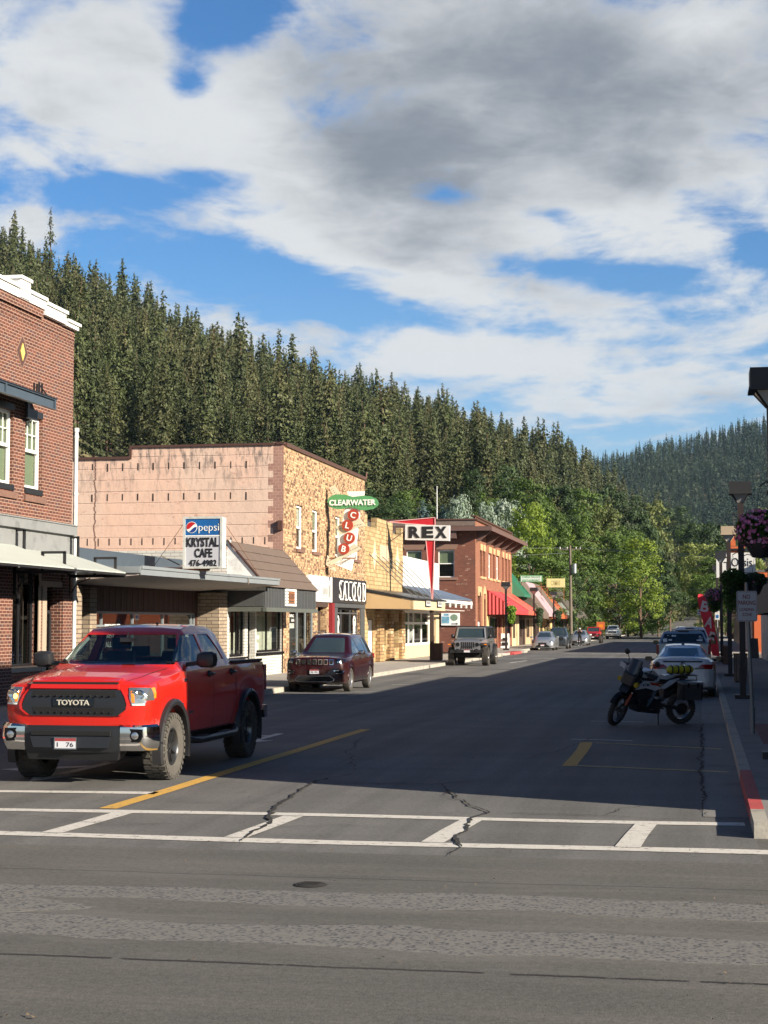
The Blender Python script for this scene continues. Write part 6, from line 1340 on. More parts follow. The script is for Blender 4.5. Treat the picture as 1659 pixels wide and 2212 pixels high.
  if f < 0:
   a = MB(); a.ball((-.80, -.975, 1.12), .03, .012, .035); m, tt, bb = newmat('lit_indicator'); bb.inputs['Base Color'].default_value = (.9, .4, .08, 1); bb.inputs['Emission Color'].default_value = (1, .45, .10, 1); bb.inputs['Emission Strength'].default_value = 2.2; a.build('lit_bulb', m, hl, smooth=60)
 # bumper: dark centre, bright corners, fog lamps
 plan = lambda x0, x1, n: [(x, -1.02 + .10 * (abs(x) / 1.0) ** 2.6 + (max(0, abs(x) - .9) ** 1.5) * 3.5) for x in np.linspace(x0, x1, n)]
 prof = [(-.04, .44), (.02, .42), (.045, .52), (.03, .72), (.0, .755), (-.05, .755)]
 bar(plan(-.635, .635, 12), prof, 'trim_grey', 'bumper', t)
 for f in (-1, 1):
  pl = plan(.637, 1.04, 9) if f > 0 else plan(-1.04, -.637, 9)
  bc = bar(pl, [(-.05, .50), (.0, .44 ), (.035, .50), (.045, .62), (.035, .74), (.0, .77), (-.06, .77)], 'chrome', 'bumper_corner', t)
  b = MB(); b.lathe([(0, -.02), (.06, -.02), (.066, -.028)], (f * .84, -1.005, .635), 'Y', 16); b.fprism(FY(-1.0), [(f * .84 + dx * f, .635 + dz) if f > 0 else (f * .84 - dx, .635 + dz) for dx, dz in ((-.09, -.08), (.06, -.085), (.09, -.02), (.085, .08), (-.08, .085))], -.06, .008); b.build('fog_lamp_recess', M['gloss_black'], bc)
  b = MB(); b.lathe([(0, -.024), (.03, -.03), (.048, -.02), (.05, 0)], (f * .84, -1.01, .635), 'Y', 16); b.build('fog_lamp', M['lamp_clear'], bc, smooth=50)
 b = MB(); b.box(-.53, .53, -1.08, -1.05, .635, .69); b.build('bumper_slot', M['void'], t)
 b = MB(); b.hexa([(-.50, -1.09, .48), (.50, -1.09, .48), (.5, -1.0, .48), (-.5, -1.0, .48), (-.55, -1.075, .62), (.55, -1.075, .62), (.55, -1.0, .64), (-.55, -1.0, .64)]); b.build('bumper_centre', M['trim_grey'], t)
 b = MB(); b.hexa([(-.60, -.98, .32), (.60, -.98, .32), (.5, -.5, .30), (-.5, -.5, .30), (-.63, -1.02, .44), (.63, -1.02, .44), (.6, -.5, .5), (-.6, -.5, .5)]); b.build('lower_valance', M['trim_black'], t)
 pl_ = plate(t, -.06, -1.098, .535, '1   76')
 # flares, steps, mirrors, handles
 for f, s_ in ((1, 'left'), (-1, 'right')):
  for yc in (0, 3.7):
   fl = flare(t, f, yc, .435, .545, .64, .94, 1.07)
   b = MB()
   for k in range(7): a = R(10 + k * 27); b.lathe([(0, f * .012), (.013, f * .010), (.014, 0)], (f * 1.06, yc + math.cos(a) * .61, .435 + math.sin(a) * .61), 'X', 8)
   b.build('flare_bolts', M['chrome_soft'], fl)
  b = MB(); b.tube([(f * .90, .62, .52), (f * 1.04, .80, .46), (f * 1.08, 1.0, .45), (f * 1.08, 2.7, .45), (f * 1.02, 2.95, .48), (f * .9, 3.05, .55)], .048, 10); [b.box(min(f * .98, f * 1.10), max(f * .98, f * 1.10), y - .2, y + .2, .485, .505) for y in (1.25, 2.35)]; b.build('side_step', M['trim_black'], t, smooth=50)
  mirror(t, f, .93, .88, 1.56, w=.29, h=.23, arm=.12)
  for y in (1.70, 2.82): b = MB(); b.tube([(f * 1.0, y - .11, 1.335), (f * 1.045, y - .08, 1.34), (f * 1.045, y + .08, 1.345), (f * 1.0, y + .11, 1.345)], .017, 8); b.lathe([(0, f * .002), (.05, f * .004), (.05, -f * .02)], (f * 1.0, y, 1.34), 'X', 16); b.build('door_handle', M['trim_black'], t, smooth=50)
  b = MB(); c.patch(s_, [(.70, .72, 2.84), (.755, .70, 2.86)], off=.006, nx=14, nv=3, mb=b, skirt=.01); b.build('door_moulding', M['p_red'], t, smooth=30)
  b = MB(); ftext(b, Fr((f * 1.004, 0, 0), (0, f, 0), (f, 0, 0)), 'TUNDRA', f * .78, .845, .045, n=.004, width=.26, ext=.003); b.fbox(Fr((f * 1.004, 0, 0), (0, f, 0), (f, 0, 0)), f * .52 - .055, f * .52 + .055, 1.27, 1.315, -.02, .012); b.build('side_badge', M['chrome_soft'], t)
 for x, sd in ((.885, 1), (-.885, -1)):
  for y in (0, 3.7): wheel(t, x, y, .432, .30, .245, 'dark', sd, n=8, knob=.010, tyre='tyre_dusty_lit' if (x > 0 and y == 0) else 'tyre')  # paler tyre only on the sunlit front wheel, shaded ones darker
 # bed: rails, black inside, tail
 b = MB(); c.patch('top', [(3.10, -.86, .86), (4.72, -.86, .86)], off=.004, nx=6, nv=4, mb=b, skirt=.0); b.build('bed_cover', M['trim_black'], t)
 b = MB(); [b.box(f * .90 - .045, f * .90 + .045, 3.08, 4.76, 1.46, 1.497) for f in (-1, 1)]; b.build('bed_rail', M['trim_black'], t)
 for f in (-1, 1): b = MB(); b.box(f * .94 - .05, f * .94 + .055, 4.66, 4.83, 1.0, 1.4); b.build('tail_light', M['lamp_red'], t)
 b = MB(); b.box(-.98, .98, 4.78, 4.95, .55, .75); b.build('rear_bumper', M['chrome_soft'], t)
 b = MB(); b.box(-.75, .75, -.5, 4.4, .40, .62); b.cyl((-.8, 3.7, .43), (.8, 3.7, .43), .09); b.cyl((-.8, 0, .43), (.8, 0, .43), .05); b.box(-.86, .86, -.55, .6, .6, 1.0); b.box(-.8, .8, 3.0, 4.4, .6, 1.0); b.build('underbody', M['under'], t)
 b = MB(); b.cyl((.2, 1.7, 2.055), (.2, 1.78, 2.075), .02, .004); b.build('roof_aerial', M['trim_black'], t)
 t.location = (-7.90, 21.03, 0); return t
red_pickup()
b = MB(); b.box(-.17, .17, -.13, .13, 0, .26); b.box(-.18, .18, -.14, .14, .24, .27); yb = b.build('storage_box', plain('yellow_box_plastic', (.62, .36, .02), .5, var=.05)); yb.location = (-7.95, 24.95, 1.50); tag(yb, 'small yellow box seen just above the bed side of the red pickup', 'box')
# -- a general road car
def car(name, label, cat, X, Y, heading, P, paint_, wl, wr, rr, win, tyre_w=.22, style='silver', group=None, trim='trim_black', mirm=None, extra=None, n_sp=5, side_glass='car_glass_dark', mir_pos=(.6, 1.0), handles=(), belt_chrome=False, knob=0):
 t = thing(name, label, cat, group=group); c = Car(P); c.body(.09).build('body', M[paint_], t, smooth=35, merge=True); t_ = t
 for nm, ax, rows, mat in win:
  for a_ in ((ax,) if ax in ('front', 'rear', 'top') else ('left', 'right')):
   c.patch(a_, rows, off=.006, nx=8, nv=6).build(nm, M[mat], t, smooth=50)
 b = MB()
 for s_ in ('left', 'right'):
  for pts in P.get('seams', []): c.seam(s_, pts, .012, mb=b)
 for pts in P.get('top_seams', []): c.seam('top', pts, .012, mb=b); c.seam('top', [(-a, v) for a, v in pts], .012, mb=b)
 if b.v: b.build('panel_gaps', M['void'], t)
 Wm = max(k for _, k in P['W']); base = P['W'][len(P['W']) // 2][1]
 for f in (-1, 1):
  for y in wl: wheel(t, f * (Wm - tyre_w / 2 - .015), y, wr, tyre_w, rr, style, f, n_sp, knob=knob)
  mirror(t, f, I(mir_pos[0], P['W']) - .06, mir_pos[0], mir_pos[1], w=.22, h=.15, mat=mirm or paint_, arm=.07)
  for y, z in handles: b = MB(); x = I(y, P['W']); b.tube([(f * (x - .01), y - .09, z), (f * (x + .03), y - .06, z), (f * (x + .03), y + .06, z), (f * (x - .01), y + .09, z)], .013, 6); b.build('door_handle', M['chrome_soft'] if belt_chrome else M[paint_], t)
 b = MB(); y0, y1 = P['zt'][0][0] + .35, P['zt'][-1][0] - .35; b.box(-.68, .68, y0, y1, .22, .45)
 for y in wl: b.box(-.7, .7, y - .34, y + .34, .3, .75)
 b.build('underbody', M['under'], t)
 if extra: extra(t, c)
 t.location = (X, Y, 0); t.rotation_euler = (0, 0, R(heading)); return t
def P_(L0, L1, **k): return dict(**k)
# maroon SUV
def suv_face(t, c):
 g = MB()
 for k in range(7):
  x = (k - 3) * .172; c.patch('front', [(.825, x - .060, x + .060), (.99, x - .066, x + .066)], off=.016, nx=2, nv=3, mb=g, skirt=.03)
 gr = g.build('grille_surrounds', M['chrome'], t); g = MB()
 for k in range(7):
  x = (k - 3) * .172; c.patch('front', [(.845, x - .043, x + .043), (.972, x - .049, x + .049)], off=.022, nx=2, nv=3, mb=g, skirt=.01)
 g.build('grille_slots', M['void'], gr)
 for f in (1, -1):
  r = [(.86, .66, .88), (.92, .64, .93), (1.0, .63, .90)]; h = MB(); c.patch('front', r if f > 0 else mir(r), off=.012, nx=5, nv=5, mb=h); hl = h.build('headlight', M['gloss_black'], t, smooth=40)
  h = MB(); q = [(.885, .70, .80), (.97, .70, .80)]; c.patch('front', q if f > 0 else mir(q), off=.018, nx=3, nv=3, mb=h); h.build('projector', M['chrome'], hl)
  for rows, mt, of in (([(.56, .66, .86), (.66, .58, .90)], 'chrome', .014), ([(.575, .67, .83), (.643, .61, .86)], 'void', .02)):
   h = MB(); c.patch('front', rows if f > 0 else mir(rows), off=of, nx=4, nv=3, mb=h); h.build('fog_lamp_surround' if mt == 'chrome' else 'fog_lamp_recess', M[mt], t)
 for rows, mt, of, nm in ((sym([(.31, .50), (.345, .60), (.40, .62), (.50, .50)]), 'chrome_soft', .016, 'intake_trim'), (sym([(.325, .47), (.36, .57), (.40, .58), (.482, .47)]), 'void', .022, 'intake')):
  h = MB(); c.patch('front', rows, off=of, nx=10, nv=5, mb=h); h.build(nm, M[mt], t)
 h = MB(); c.patch('front', sym([(.24, .8), (.30, .86)]), off=.012, nx=8, nv=2, mb=h); h.build('lower_lip', M['trim_black'], t)
 y = c.hit('front', 0, .6).y; plate(t, 0, y - .03, .62, '6J 4L')
 h = MB(); p = c.hit('front', 0, 1.03); ftext(h, FY(p.y - .004), 'Jeep', 0, 1.035, .06, n=.006, width=.17, ext=.004, bold=.01); h.build('badge_lettering', M['chrome'], t)
 for s_ in ('left', 'right'):
  h = MB(); c.patch(s_, [(.34, .50, 2.4), (.40, .50, 2.42)], off=.008, nx=10, nv=3, mb=h); h.build('sill_trim', M['trim_black'], t)
  h = MB(); c.seam(s_, [(.55, 1.115), (2.9, 1.14)], .022, .01, h); h.build('belt_moulding', M['chrome_soft'], t)
 for f in (-1, 1):
  h = MB(); h.tube([(f * .56, 1.35, 1.765), (f * .57, 1.5, 1.80), (f * .57, 3.0, 1.79), (f * .56, 3.2, 1.745)], .016, 6); h.build('roof_rail', M['chrome_soft'], t)
  for y in (0, 2.915): flare(t, f, y, .36, .40, .45, .90, .975, 'p_maroon', 0, 180)
  h = MB(); p = f * .93; h.box(min(p, p - f * .1), max(p, p - f * .1), 3.5, 3.7, .95, 1.1); h.build('tail_light', M['lamp_red'], t)
 for x in (-.35, .35): h = MB(); h.tube([(x - .25, .60, 1.115), (x + .25, .63, 1.125)], .008, 5); h.build('wiper', M['trim_black'], t)
 for x in (-.35, .35): h = MB(); h.box(x - .22, x + .22, 1.5, 1.6, 1.0, 1.3); h.build('seat_back', M['seat'], t)
SUV = dict(zt=[(-.88, .68), (-.85, .98), (-.78, 1.03), (-.5, 1.07), (.3, 1.12), (.55, 1.135), (.62, 1.17), (1.32, 1.66), (1.5, 1.715), (2.0, 1.745), (2.9, 1.73), (3.4, 1.66), (3.55, 1.60), (3.82, 1.18), (3.90, 1.0), (3.94, .7)],
           zs=[(-.88, .60), (-.84, .94), (-.7, 1.0), (.4, 1.06), (3.0, 1.11), (3.7, 1.12), (3.85, 1.0), (3.94, .66)], zb=[(-.88, .30), (-.7, .25), (.5, .28), (3.4, .3), (3.94, .38)],
           W=[(-.88, .60), (-.84, .78), (-.74, .88), (-.5, .945), (0, .965), (2.9, .965), (3.5, .94), (3.85, .86), (3.94, .78)], Wt=[(-.88, .5), (-.8, .7), (.3, .79), (.6, .80), (1.35, .62), (3.4, .62), (3.6, .66), (3.94, .7)],
           tumble=[(-1, .04), (0, .045), (4, .05)], arch=[(0, .405, .36), (2.915, .405, .36)], crease=.004,
           seams=[[(.55, .35), (.5, .8), (.55, 1.05)], [(1.55, .35), (1.55, 1.1)], [(2.5, 1.1), (2.45, .8), (2.35, .5)]], top_seams=[[(.78, .4), (.7, -.6), (.55, -.80)]])
M['ws_glass'] = plain('windscreen_glass', (.03, .045, .05), .04, var=.4, vs=1.2, coat=1.)
car('suv', 'dark maroon SUV with seven slot chrome grille parked at the left kerb', 'SUV', -11.42, 49.25, 0, SUV, 'p_maroon', (0, 2.915), .362, .235,
 [('windshield', 'front', sym([(1.17, .77), (1.25, .745), (1.62, .60)]), 'ws_glass'), ('side_window', 'left', [(1.14, .72, 1.50), (1.22, .85, 1.50), (1.58, 1.38, 1.50)], 'ws_glass'), ('side_window', 'left', [(1.15, 1.58, 2.48), (1.60, 1.58, 2.45)], 'car_glass_dark'), ('side_window', 'left', [(1.17, 2.56, 3.35), (1.3, 2.56, 3.3), (1.57, 2.55, 3.0)], 'car_glass_dark'), ('rear_window', 'rear', sym([(1.2, .65), (1.58, .58)]), 'car_glass_dark')],
 mirm='chrome_soft', extra=suv_face, handles=((1.4, 1.0), (2.3, 1.02)), belt_chrome=True, mir_pos=(.85, 1.17), n_sp=6)
# -- boxy off-roaders
def jeep(name, label, X, Y, paint_, top, sc=1.0, topless=False, group=None):
 t = thing(name, label, 'off roader'); W = .80
 def bx(b, x0, x1, y0, y1, z0, z1, c=.03):     # softened box
  b.hexa([(x0, y0, z0), (x1, y0, z0), (x1, y1, z0), (x0, y1, z0), (x0 + c, y0 + c * .5, z1), (x1 - c, y0 + c * .5, z1), (x1 - c, y1 - c * .5, z1), (x0 + c, y1 - c * .5, z1)])
 P = dict(zt=[(-.50, 1.0), (-.46, 1.17), (-.3, 1.215), (.5, 1.27), (.62, 1.28), (.64, 1.285), (3.55, 1.30)], zs=[(-.50, .95), (-.45, 1.12), (.6, 1.22), (3.55, 1.22)], zb=[(-.5, .62), (.5, .55), (2.4, .55), (3.55, .62)],
             W=[(-.5, .55), (-.46, .60), (0, .64), (.5, .74), (.7, W), (3.5, W), (3.55, W - .02)], Wt=[(-.5, .5), (.5, .62), (.7, .76), (3.55, .76)], tumble=[(-1, .02), (4, .02)], arch=[(0, .50, .43), (2.95, .50, .43)])
 c = Car(P); c.body(.09).build('body', M[paint_], t, smooth=35, merge=True)
 # grille: upright slots and round lamps
 b = MB(); b.hexa([(-.60, -.56, .72), (.60, -.56, .72), (.6, -.45, .72), (-.6, -.45, .72), (-.62, -.53, 1.16), (.62, -.53, 1.16), (.62, -.42, 1.2), (-.62, -.42, 1.2)]); b.build('grille', M[paint_], t)
 b = MB(); [b.hexa([(k * .095 - .028, -.566, .80), (k * .095 + .028, -.566, .80), (k * .095 + .028, -.53, .8), (k * .095 - .028, -.53, .8), (k * .095 - .030, -.545, 1.11), (k * .095 + .030, -.545, 1.11), (k * .095 + .03, -.5, 1.11), (k * .095 - .03, -.5, 1.11)]) for k in range(-3, 4)]; b.build('grille_slots', M['void'], t)
 for f in (-1, 1):
  b = MB(); b.lathe([(0, -.02), (.07, -.024), (.095, -.01), (.105, .02)], (f * .46, -.555, 1.0), 'Y', 20); h = b.build('headlight', M['gloss_black' if not topless else 'lamp_clear'], t, smooth=50); b = MB(); b.lathe([(.095, -.022), (.118, -.018), (.12, .02)], (f * .46, -.555, 1.0), 'Y', 20); b.build('headlight_ring', M[paint_], h, smooth=50)
  b = MB()     # flat wing over the front wheel
  b.hexa([(f * .60, -.62, 1.00), (f * .93, -.58, .97), (f * .93, .62, .97), (f * .60, .62, 1.00), (f * .60, -.58, 1.07), (f * .91, -.55, 1.05), (f * .91, .60, 1.05), (f * .6, .60, 1.09)] if f > 0 else [(f * .93, -.58, .97), (f * .60, -.62, 1.00), (f * .60, .62, 1.00), (f * .93, .62, .97), (f * .91, -.55, 1.05), (f * .60, -.58, 1.07), (f * .6, .60, 1.09), (f * .91, .60, 1.05)])
  b.beam((f * .88, .58, 1.0), (f * .86, .80, .62), .10, .06); b.build('wing', M['trim_black'], t)
  b = MB(); b.box(min(f * .78, f * .92), max(f * .78, f * .92), -.59, -.55, .98, 1.03); b.build('indicator', M['lamp_amber'], t)
  flare(t, f, 2.95, .43, .50, .60, .74, .93, a0=-5, a1=185)
  for y in (0, 2.95): wheel(t, f * .80, y, .43, .28, .21, 'silver' if topless else 'dark', f, 5, knob=.010)
  mirror(t, f, .76, .78, 1.38, w=.16, h=.20, arm=.06)
  b = MB(); b.box(min(f * .78, f * .86), max(f * .78, f * .86), .7, 2.3, .50, .56); b.build('rock_rail', M['trim_black'], t)
  for y in (1.45, 2.25): b = MB(); b.box(min(f * .8, f * .83), max(f * .8, f * .83), y - .08, y + .08, 1.08, 1.12); b.build('door_handle', M['trim_black'], t)
 b = MB(); b.hexa([(-.80, -.72, .62), (.80, -.72, .62), (.78, -.5, .62), (-.78, -.5, .62), (-.80, -.72, .74), (.80, -.72, .74), (.78, -.5, .76), (-.78, -.5, .76)])
 for x in (-.45, .45): b.box(x - .06, x + .06, -.76, -.5, .70, .80)
 b.tube([(-.3, -.72, .74), (-.25, -.74, .90), (.25, -.74, .90), (.3, -.72, .74)], .03, 8); b.build('bumper', M['trim_black'], t); plate(t, 0, -.735, .70, '')
 # windscreen frame, cab and hard top
 b = MB(); z0, z1 = 1.26, 1.78
 for f in (-1, 1): b.beam((f * .71, .62, z0), (f * .64, .84, z1), .07)
 b.beam((-.66, .84, z1), (.66, .84, z1), .07); b.beam((-.7, .62, z0 + .02), (.7, .62, z0 + .02), .06); b.build('windshield_frame', M[paint_], t)
 b = MB(); b.face([(-.68, .64, z0 + .03), (.68, .64, z0 + .03), (.62, .83, z1 - .02), (-.62, .83, z1 - .02)]); b.build('windshield', M['ws_glass'], t)
 if not topless:
  b = MB(); b.hexa([(-.70, .84, 1.79), (.70, .84, 1.79), (.70, 3.50, 1.78), (-.70, 3.50, 1.78), (-.62, .9, 1.87), (.62, .9, 1.87), (.62, 3.42, 1.86), (-.62, 3.42, 1.86)]); b.build('hard_top', M[top], t)
  b = MB()
  for f in (-1, 1):
   for y in (.95, 1.72, 2.45, 3.45): b.beam((f * .77, y - (.25 if y < 1 else 0), 1.28), (f * .69, y, 1.80), .07 if y != 3.45 else .12)
  b.build('pillars', M[top], t)
  for f in (-1, 1):
   for a, d in ((.80, 1.70), (1.76, 2.42), (2.5, 3.4)):
    b = MB(); q = [(f * .765, a if a > 1 else .72, 1.30), (f * .765, d, 1.30), (f * .69, d, 1.78), (f * .69, a if a > 1 else .95, 1.78)]; b.face(q); b.build('side_window', M['ws_glass' if a < 1 else 'car_glass_dark'], t)
  b = MB(); b.hexa([(-.68, 3.44, 1.28), (.68, 3.44, 1.28), (.68, 3.5, 1.28), (-.68, 3.5, 1.28), (-.66, 3.42, 1.8), (.66, 3.42, 1.8), (.66, 3.48, 1.8), (-.66, 3.48, 1.8)]); b.build('rear_window', M['car_glass_dark'], t)
 else:
  b = MB(); b.hexa([(-.68, .86, 1.76), (.68, .86, 1.76), (.66, 2.9, 1.74), (-.66, 2.9, 1.74), (-.62, .9, 1.82), (.62, .9, 1.82), (.6, 2.85, 1.80), (-.6, 2.85, 1.80)]); b.build('soft_top', M[top], t)
  b = MB(); [b.tube([(f * .66, 1.6, 1.25), (f * .62, 1.65, 1.75), (f * .62, 2.8, 1.72), (f * .64, 2.95, 1.25)], .03, 6) for f in (-1, 1)]; b.build('roll_cage', M['trim_black'], t)
 b = MB(); b.cyl((0, 3.62, 1.0), (0, 3.86, 1.0), .40, n=24); b.build('spare_wheel', M['tyre'], t)
 b = MB(); b.box(-.62, .62, -.4, 3.3, .42, .64); b.box(-.62, .62, -.45, .6, .6, .9); b.cyl((-.75, 0, .43), (.75, 0, .43), .07); b.cyl((-.75, 2.95, .43), (.75, 2.95, .43), .08); b.build('underbody', M['under'], t)
 for x in (-.3, .3): b = MB(); b.tube([(x - .2, .60, 1.30), (x + .15, .62, 1.32)], .008, 5); b.build('wiper', M['trim_black'], t)
 b = MB()
 for f in (-1, 1): b.box(f * .62 - .05, f * .62 + .05, -.44, -.40, 1.17, 1.21)
 b.build('hood_latch', M['trim_black'], t)
 t.location = (X, Y, 0); t.scale = (sc,) * 3; return t
jeep('off_roader', 'metallic grey boxy off roader with slotted grille parked by the tall brown bin', -11.27, 81.0, 'p_grey', 'trim_black', sc=1.045)
jeep('off_roader', 'bright red boxy off roader far down the left kerb beyond the small silver car', -11.35, 178.5, 'p_red2', 'p_red2', sc=.95, topless=True)
# -- saloons and small cars
SEDAN = dict(zt=[(-.95, .52), (-.92, .70), (-.84, .77), (-.5, .86), (.2, .95), (.42, .985), (.5, 1.01), (1.35, 1.40), (1.6, 1.45), (2.1, 1.465), (2.6, 1.43), (3.45, 1.12), (3.6, 1.09), (3.85, 1.08), (3.93, 1.03), (3.97, .85), (3.99, .5)],
             zs=[(-.95, .46), (-.90, .66), (-.6, .76), (.3, .88), (2, .97), (3.2, 1.02), (3.85, 1.0), (3.97, .8), (3.99, .46)], zb=[(-.95, .2), (-.6, .17), (.5, .2), (2.3, .2), (3.5, .22), (3.99, .3)],
             W=[(-.95, .50), (-.90, .68), (-.78, .82), (-.5, .89), (0, .91), (2.8, .915), (3.5, .90), (3.85, .84), (3.96, .72), (3.99, .66)], Wt=[(-.95, .45), (-.8, .65), (.3, .74), (.5, .76), (1.4, .56), (2.4, .54), (3.0, .58), (3.5, .74), (3.85, .72), (3.99, .6)],
             tumble=[(-1, .04), (2, .05), (4, .04)], arch=[(0, .365, .325), (2.78, .365, .325)], seams=[[(.5, .25), (.45, .7), (.5, .9)], [(1.5, .25), (1.5, .96)], [(2.5, .95), (2.42, .6), (2.3, .45)]], top_seams=[[(.74, .4), (.66, -.5), (.5, -.82)]])
SW = lambda: [('windshield', 'front', sym([(1.03, .73), (1.1, .70), (1.385, .53)]), 'ws_glass'), ('side_window', 'left', [(1.0, .62, 1.44), (1.06, .74, 1.44), (1.36, 1.32, 1.44)], 'car_glass_dark'), ('side_window', 'left', [(1.02, 1.54, 2.6), (1.1, 1.54, 2.72), (1.37, 1.54, 2.3)], 'car_glass_dark'), ('rear_window', 'rear', sym([(1.14, .62), (1.20, .60), (1.40, .50)]), 'rw_glass')]
M['rw_glass'] = plain('rear_screen_glass', (.02, .03, .035), .03, var=.3, vs=1., coat=1.)
def sedan_face(grille_rows, fogs=True, lights=None, chromebar=False):
 def f_(t, c):
  h = MB(); c.patch('front', grille_rows, off=.012, nx=10, nv=6, mb=h); g = h.build('grille', M['void'], t)
  h = MB(); n = 5
  for k in range(1, n): v = grille_rows[0][0] + (grille_rows[-1][0] - grille_rows[0][0]) * k / n; w = np.interp(v, [r[0] for r in grille_rows], [r[2] for r in grille_rows]); c.seam('front', [(-w * .95, v), (w * .95, v)], .012, .018, h)
  h.build('grille_bars', M['trim_grey'], g)
  for s in (1, -1):
   r = lights or [(.60, .52, .74), (.66, .48, .80), (.72, .52, .80)]; h = MB(); c.patch('front', r if s > 0 else mir(r), off=.012, nx=5, nv=4, mb=h); c.patch('left' if s > 0 else 'right', [(.64, -.82, -.52), (.73, -.78, -.42)], off=.012, nx=4, nv=3, mb=h); h.build('headlight', M['lamp_clear'], t, smooth=40)
   r = [(.28, .62, .78), (.34, .60, .80)]; h = MB(); c.patch('front', r if s > 0 else mir(r), off=.012, nx=3, nv=3, mb=h); h.build('fog_lamp', M['lamp_clear'], t)
   if chromebar: h = MB(); c.seam('front', [(s * .30, .52), (s * .62, .24)], .03, .016, h); h.build('grille_edge', M['chrome'], t)
  p = c.hit('front', 0, .40); plate(t, 0, p.y - .03, .41, '')
  h = MB(); h.lathe([(.03, -.01), (.05, -.012), (.05, .0)], (0, c.hit('front', 0, .60).y - .004, .60), 'Y', 14); h.build('badge', M['chrome'], t)
  for s in (-1, 1): h = MB(); h.box(s * .74 - .08, s * .74 + .08, 3.88, 3.97, .75, .92); h.build('tail_light', M['lamp_red'], t)
 return f_
car('sedan', 'silver sedan with a black trapezoid grille, first car parked beyond the crossing on the left', 'car', -12.1, 129.3, 0, SEDAN, 'p_silver', (0, 2.78), .325, .21, SW(), mirm='p_silver', mir_pos=(.75, 1.02), extra=sedan_face(sym([(.24, .60), (.32, .56), (.52, .30), (.60, .34)]), chromebar=True), handles=((1.35, .86), (2.35, .88)))
SUV2 = {k: (list(v) if isinstance(v, list) else v) for k, v in SUV.items()}
def suv2_face(t, c):
 h = MB(); c.patch('front', sym([(.70, .55), (.93, .6)]), off=.012, nx=8, nv=4, mb=h); h.build('grille', M['void'], t)
 for s in (1, -1): r = [(.86, .62, .84), (.96, .60, .86)]; h = MB(); c.patch('front', r if s > 0 else mir(r), off=.012, nx=4, nv=3, mb=h); h.build('headlight', M['lamp_clear'], t)
 for f in (-1, 1): h = MB(); h.tube([(f * .60, 1.3, 1.76), (f * .60, 3.2, 1.77)], .02, 6); h.build('roof_rail', M['chrome_soft'], t)
 h = MB(); [h.box(x - .05, x + .05, 1.6, 1.7, 1.76, 1.86) for x in (-.5, 0, .5)]; h.build('roof_rack_feet', M['chrome_soft'], t)
car('suv', 'dark slate SUV tucked behind the silver sedan at the left kerb', 'SUV', -11.72, 137.3, 0, SUV2, 'p_slate', (0, 2.9), .36, .235, [('windshield', 'front', sym([(1.17, .77), (1.25, .745), (1.62, .60)]), 'ws_glass'), ('side_window', 'left', [(1.14, .72, 1.50), (1.22, .85, 1.50), (1.58, 1.38, 1.50)], 'car_glass_dark'), ('side_window', 'left', [(1.15, 1.58, 2.48), (1.60, 1.58, 2.45)], 'car_glass_dark')], mirm='p_slate', mir_pos=(.85, 1.17), extra=suv2_face)
car('hatchback', 'small silver car with black lower bumper standing behind the person in black', 'car', -11.45, 159.0, 0, SEDAN, 'p_silver', (0, 2.78), .325, .21, SW(), mirm='letter_white', mir_pos=(.75, 1.02), extra=sedan_face(sym([(.24, .5), (.34, .62), (.44, .55)])))
# distant white pickup, parked silver pickup with a canopy and the others on the right
PICK = dict(zt=[(-.95, 1.0), (-.92, 1.15), (-.85, 1.22), (.3, 1.36), (.5, 1.40), (1.15, 1.82), (1.35, 1.87), (2.0, 1.90), (2.6, 1.87), (2.8, 1.78), (2.95, 1.40), (3.0, 1.36), (4.75, 1.36), (4.8, 1.3)], zs=[(-.95, .95), (-.9, 1.08), (.4, 1.28), (4.8, 1.3)], zb=[(-.95, .45), (.5, .45), (3, .48), (4.8, .55)],
   W=[(-.95, .75), (-.9, .92), (-.6, .98), (4.6, .98), (4.8, .95)], Wt=[(-.95, .7), (.3, .84), (.5, .84), (1.2, .70), (2.7, .70), (2.95, .80), (3.0, .9), (4.8, .9)], tumble=[(-1, .04), (5, .04)], arch=[(0, .47, .39), (3.6, .47, .39)], seams=[[(.55, .5), (.55, 1.28)], [(1.7, .5), (1.7, 1.3)], [(2.85, .5), (2.85, 1.3)]])
PW = [('windshield', 'front', sym([(1.44, .80), (1.78, .66)]), 'ws_glass'), ('side_window', 'left', [(1.38, .62, 1.65), (1.45, .72, 1.65), (1.75, 1.15, 1.65)], 'car_glass_dark'), ('side_window', 'left', [(1.38, 1.75, 2.6), (1.75, 1.75, 2.5)], 'car_glass_dark'), ('rear_window', 'rear', sym([(1.45, .72), (1.74, .66)]), 'car_glass_dark')]
def ram_face(t, c):
 h = MB(); c.patch('front', sym([(.82, .52), (.90, .58), (1.10, .56)]), off=.02, nx=8, nv=4, mb=h, skirt=.04); g = h.build('grille', M['chrome_soft'], t); h = MB()
 for s in (-1, 1):
  for v0, v1 in ((.86, .95), (.98, 1.07)): r = [(v0, .05, .5), (v1, .05, .5)]; c.patch('front', r if s > 0 else mir(r), off=.03, nx=4, nv=2, mb=h)
 h.build('grille_openings', M['void'], g)
 for s in (-1, 1): r = [(.90, .63, .88), (1.10, .60, .90)]; h = MB(); c.patch('front', r if s > 0 else mir(r), off=.014, nx=4, nv=3, mb=h); h.build('headlight', M['lamp_clear'], t)
 bar([(x, -1.02 + .12 * abs(x) ** 3) for x in np.linspace(-.98, .98, 13)], [(-.03, .5), (.02, .5), (.03, .72), (-.03, .75)], 'chrome_soft', 'bumper', t); plate(t, 0, -1.06, .6, '')
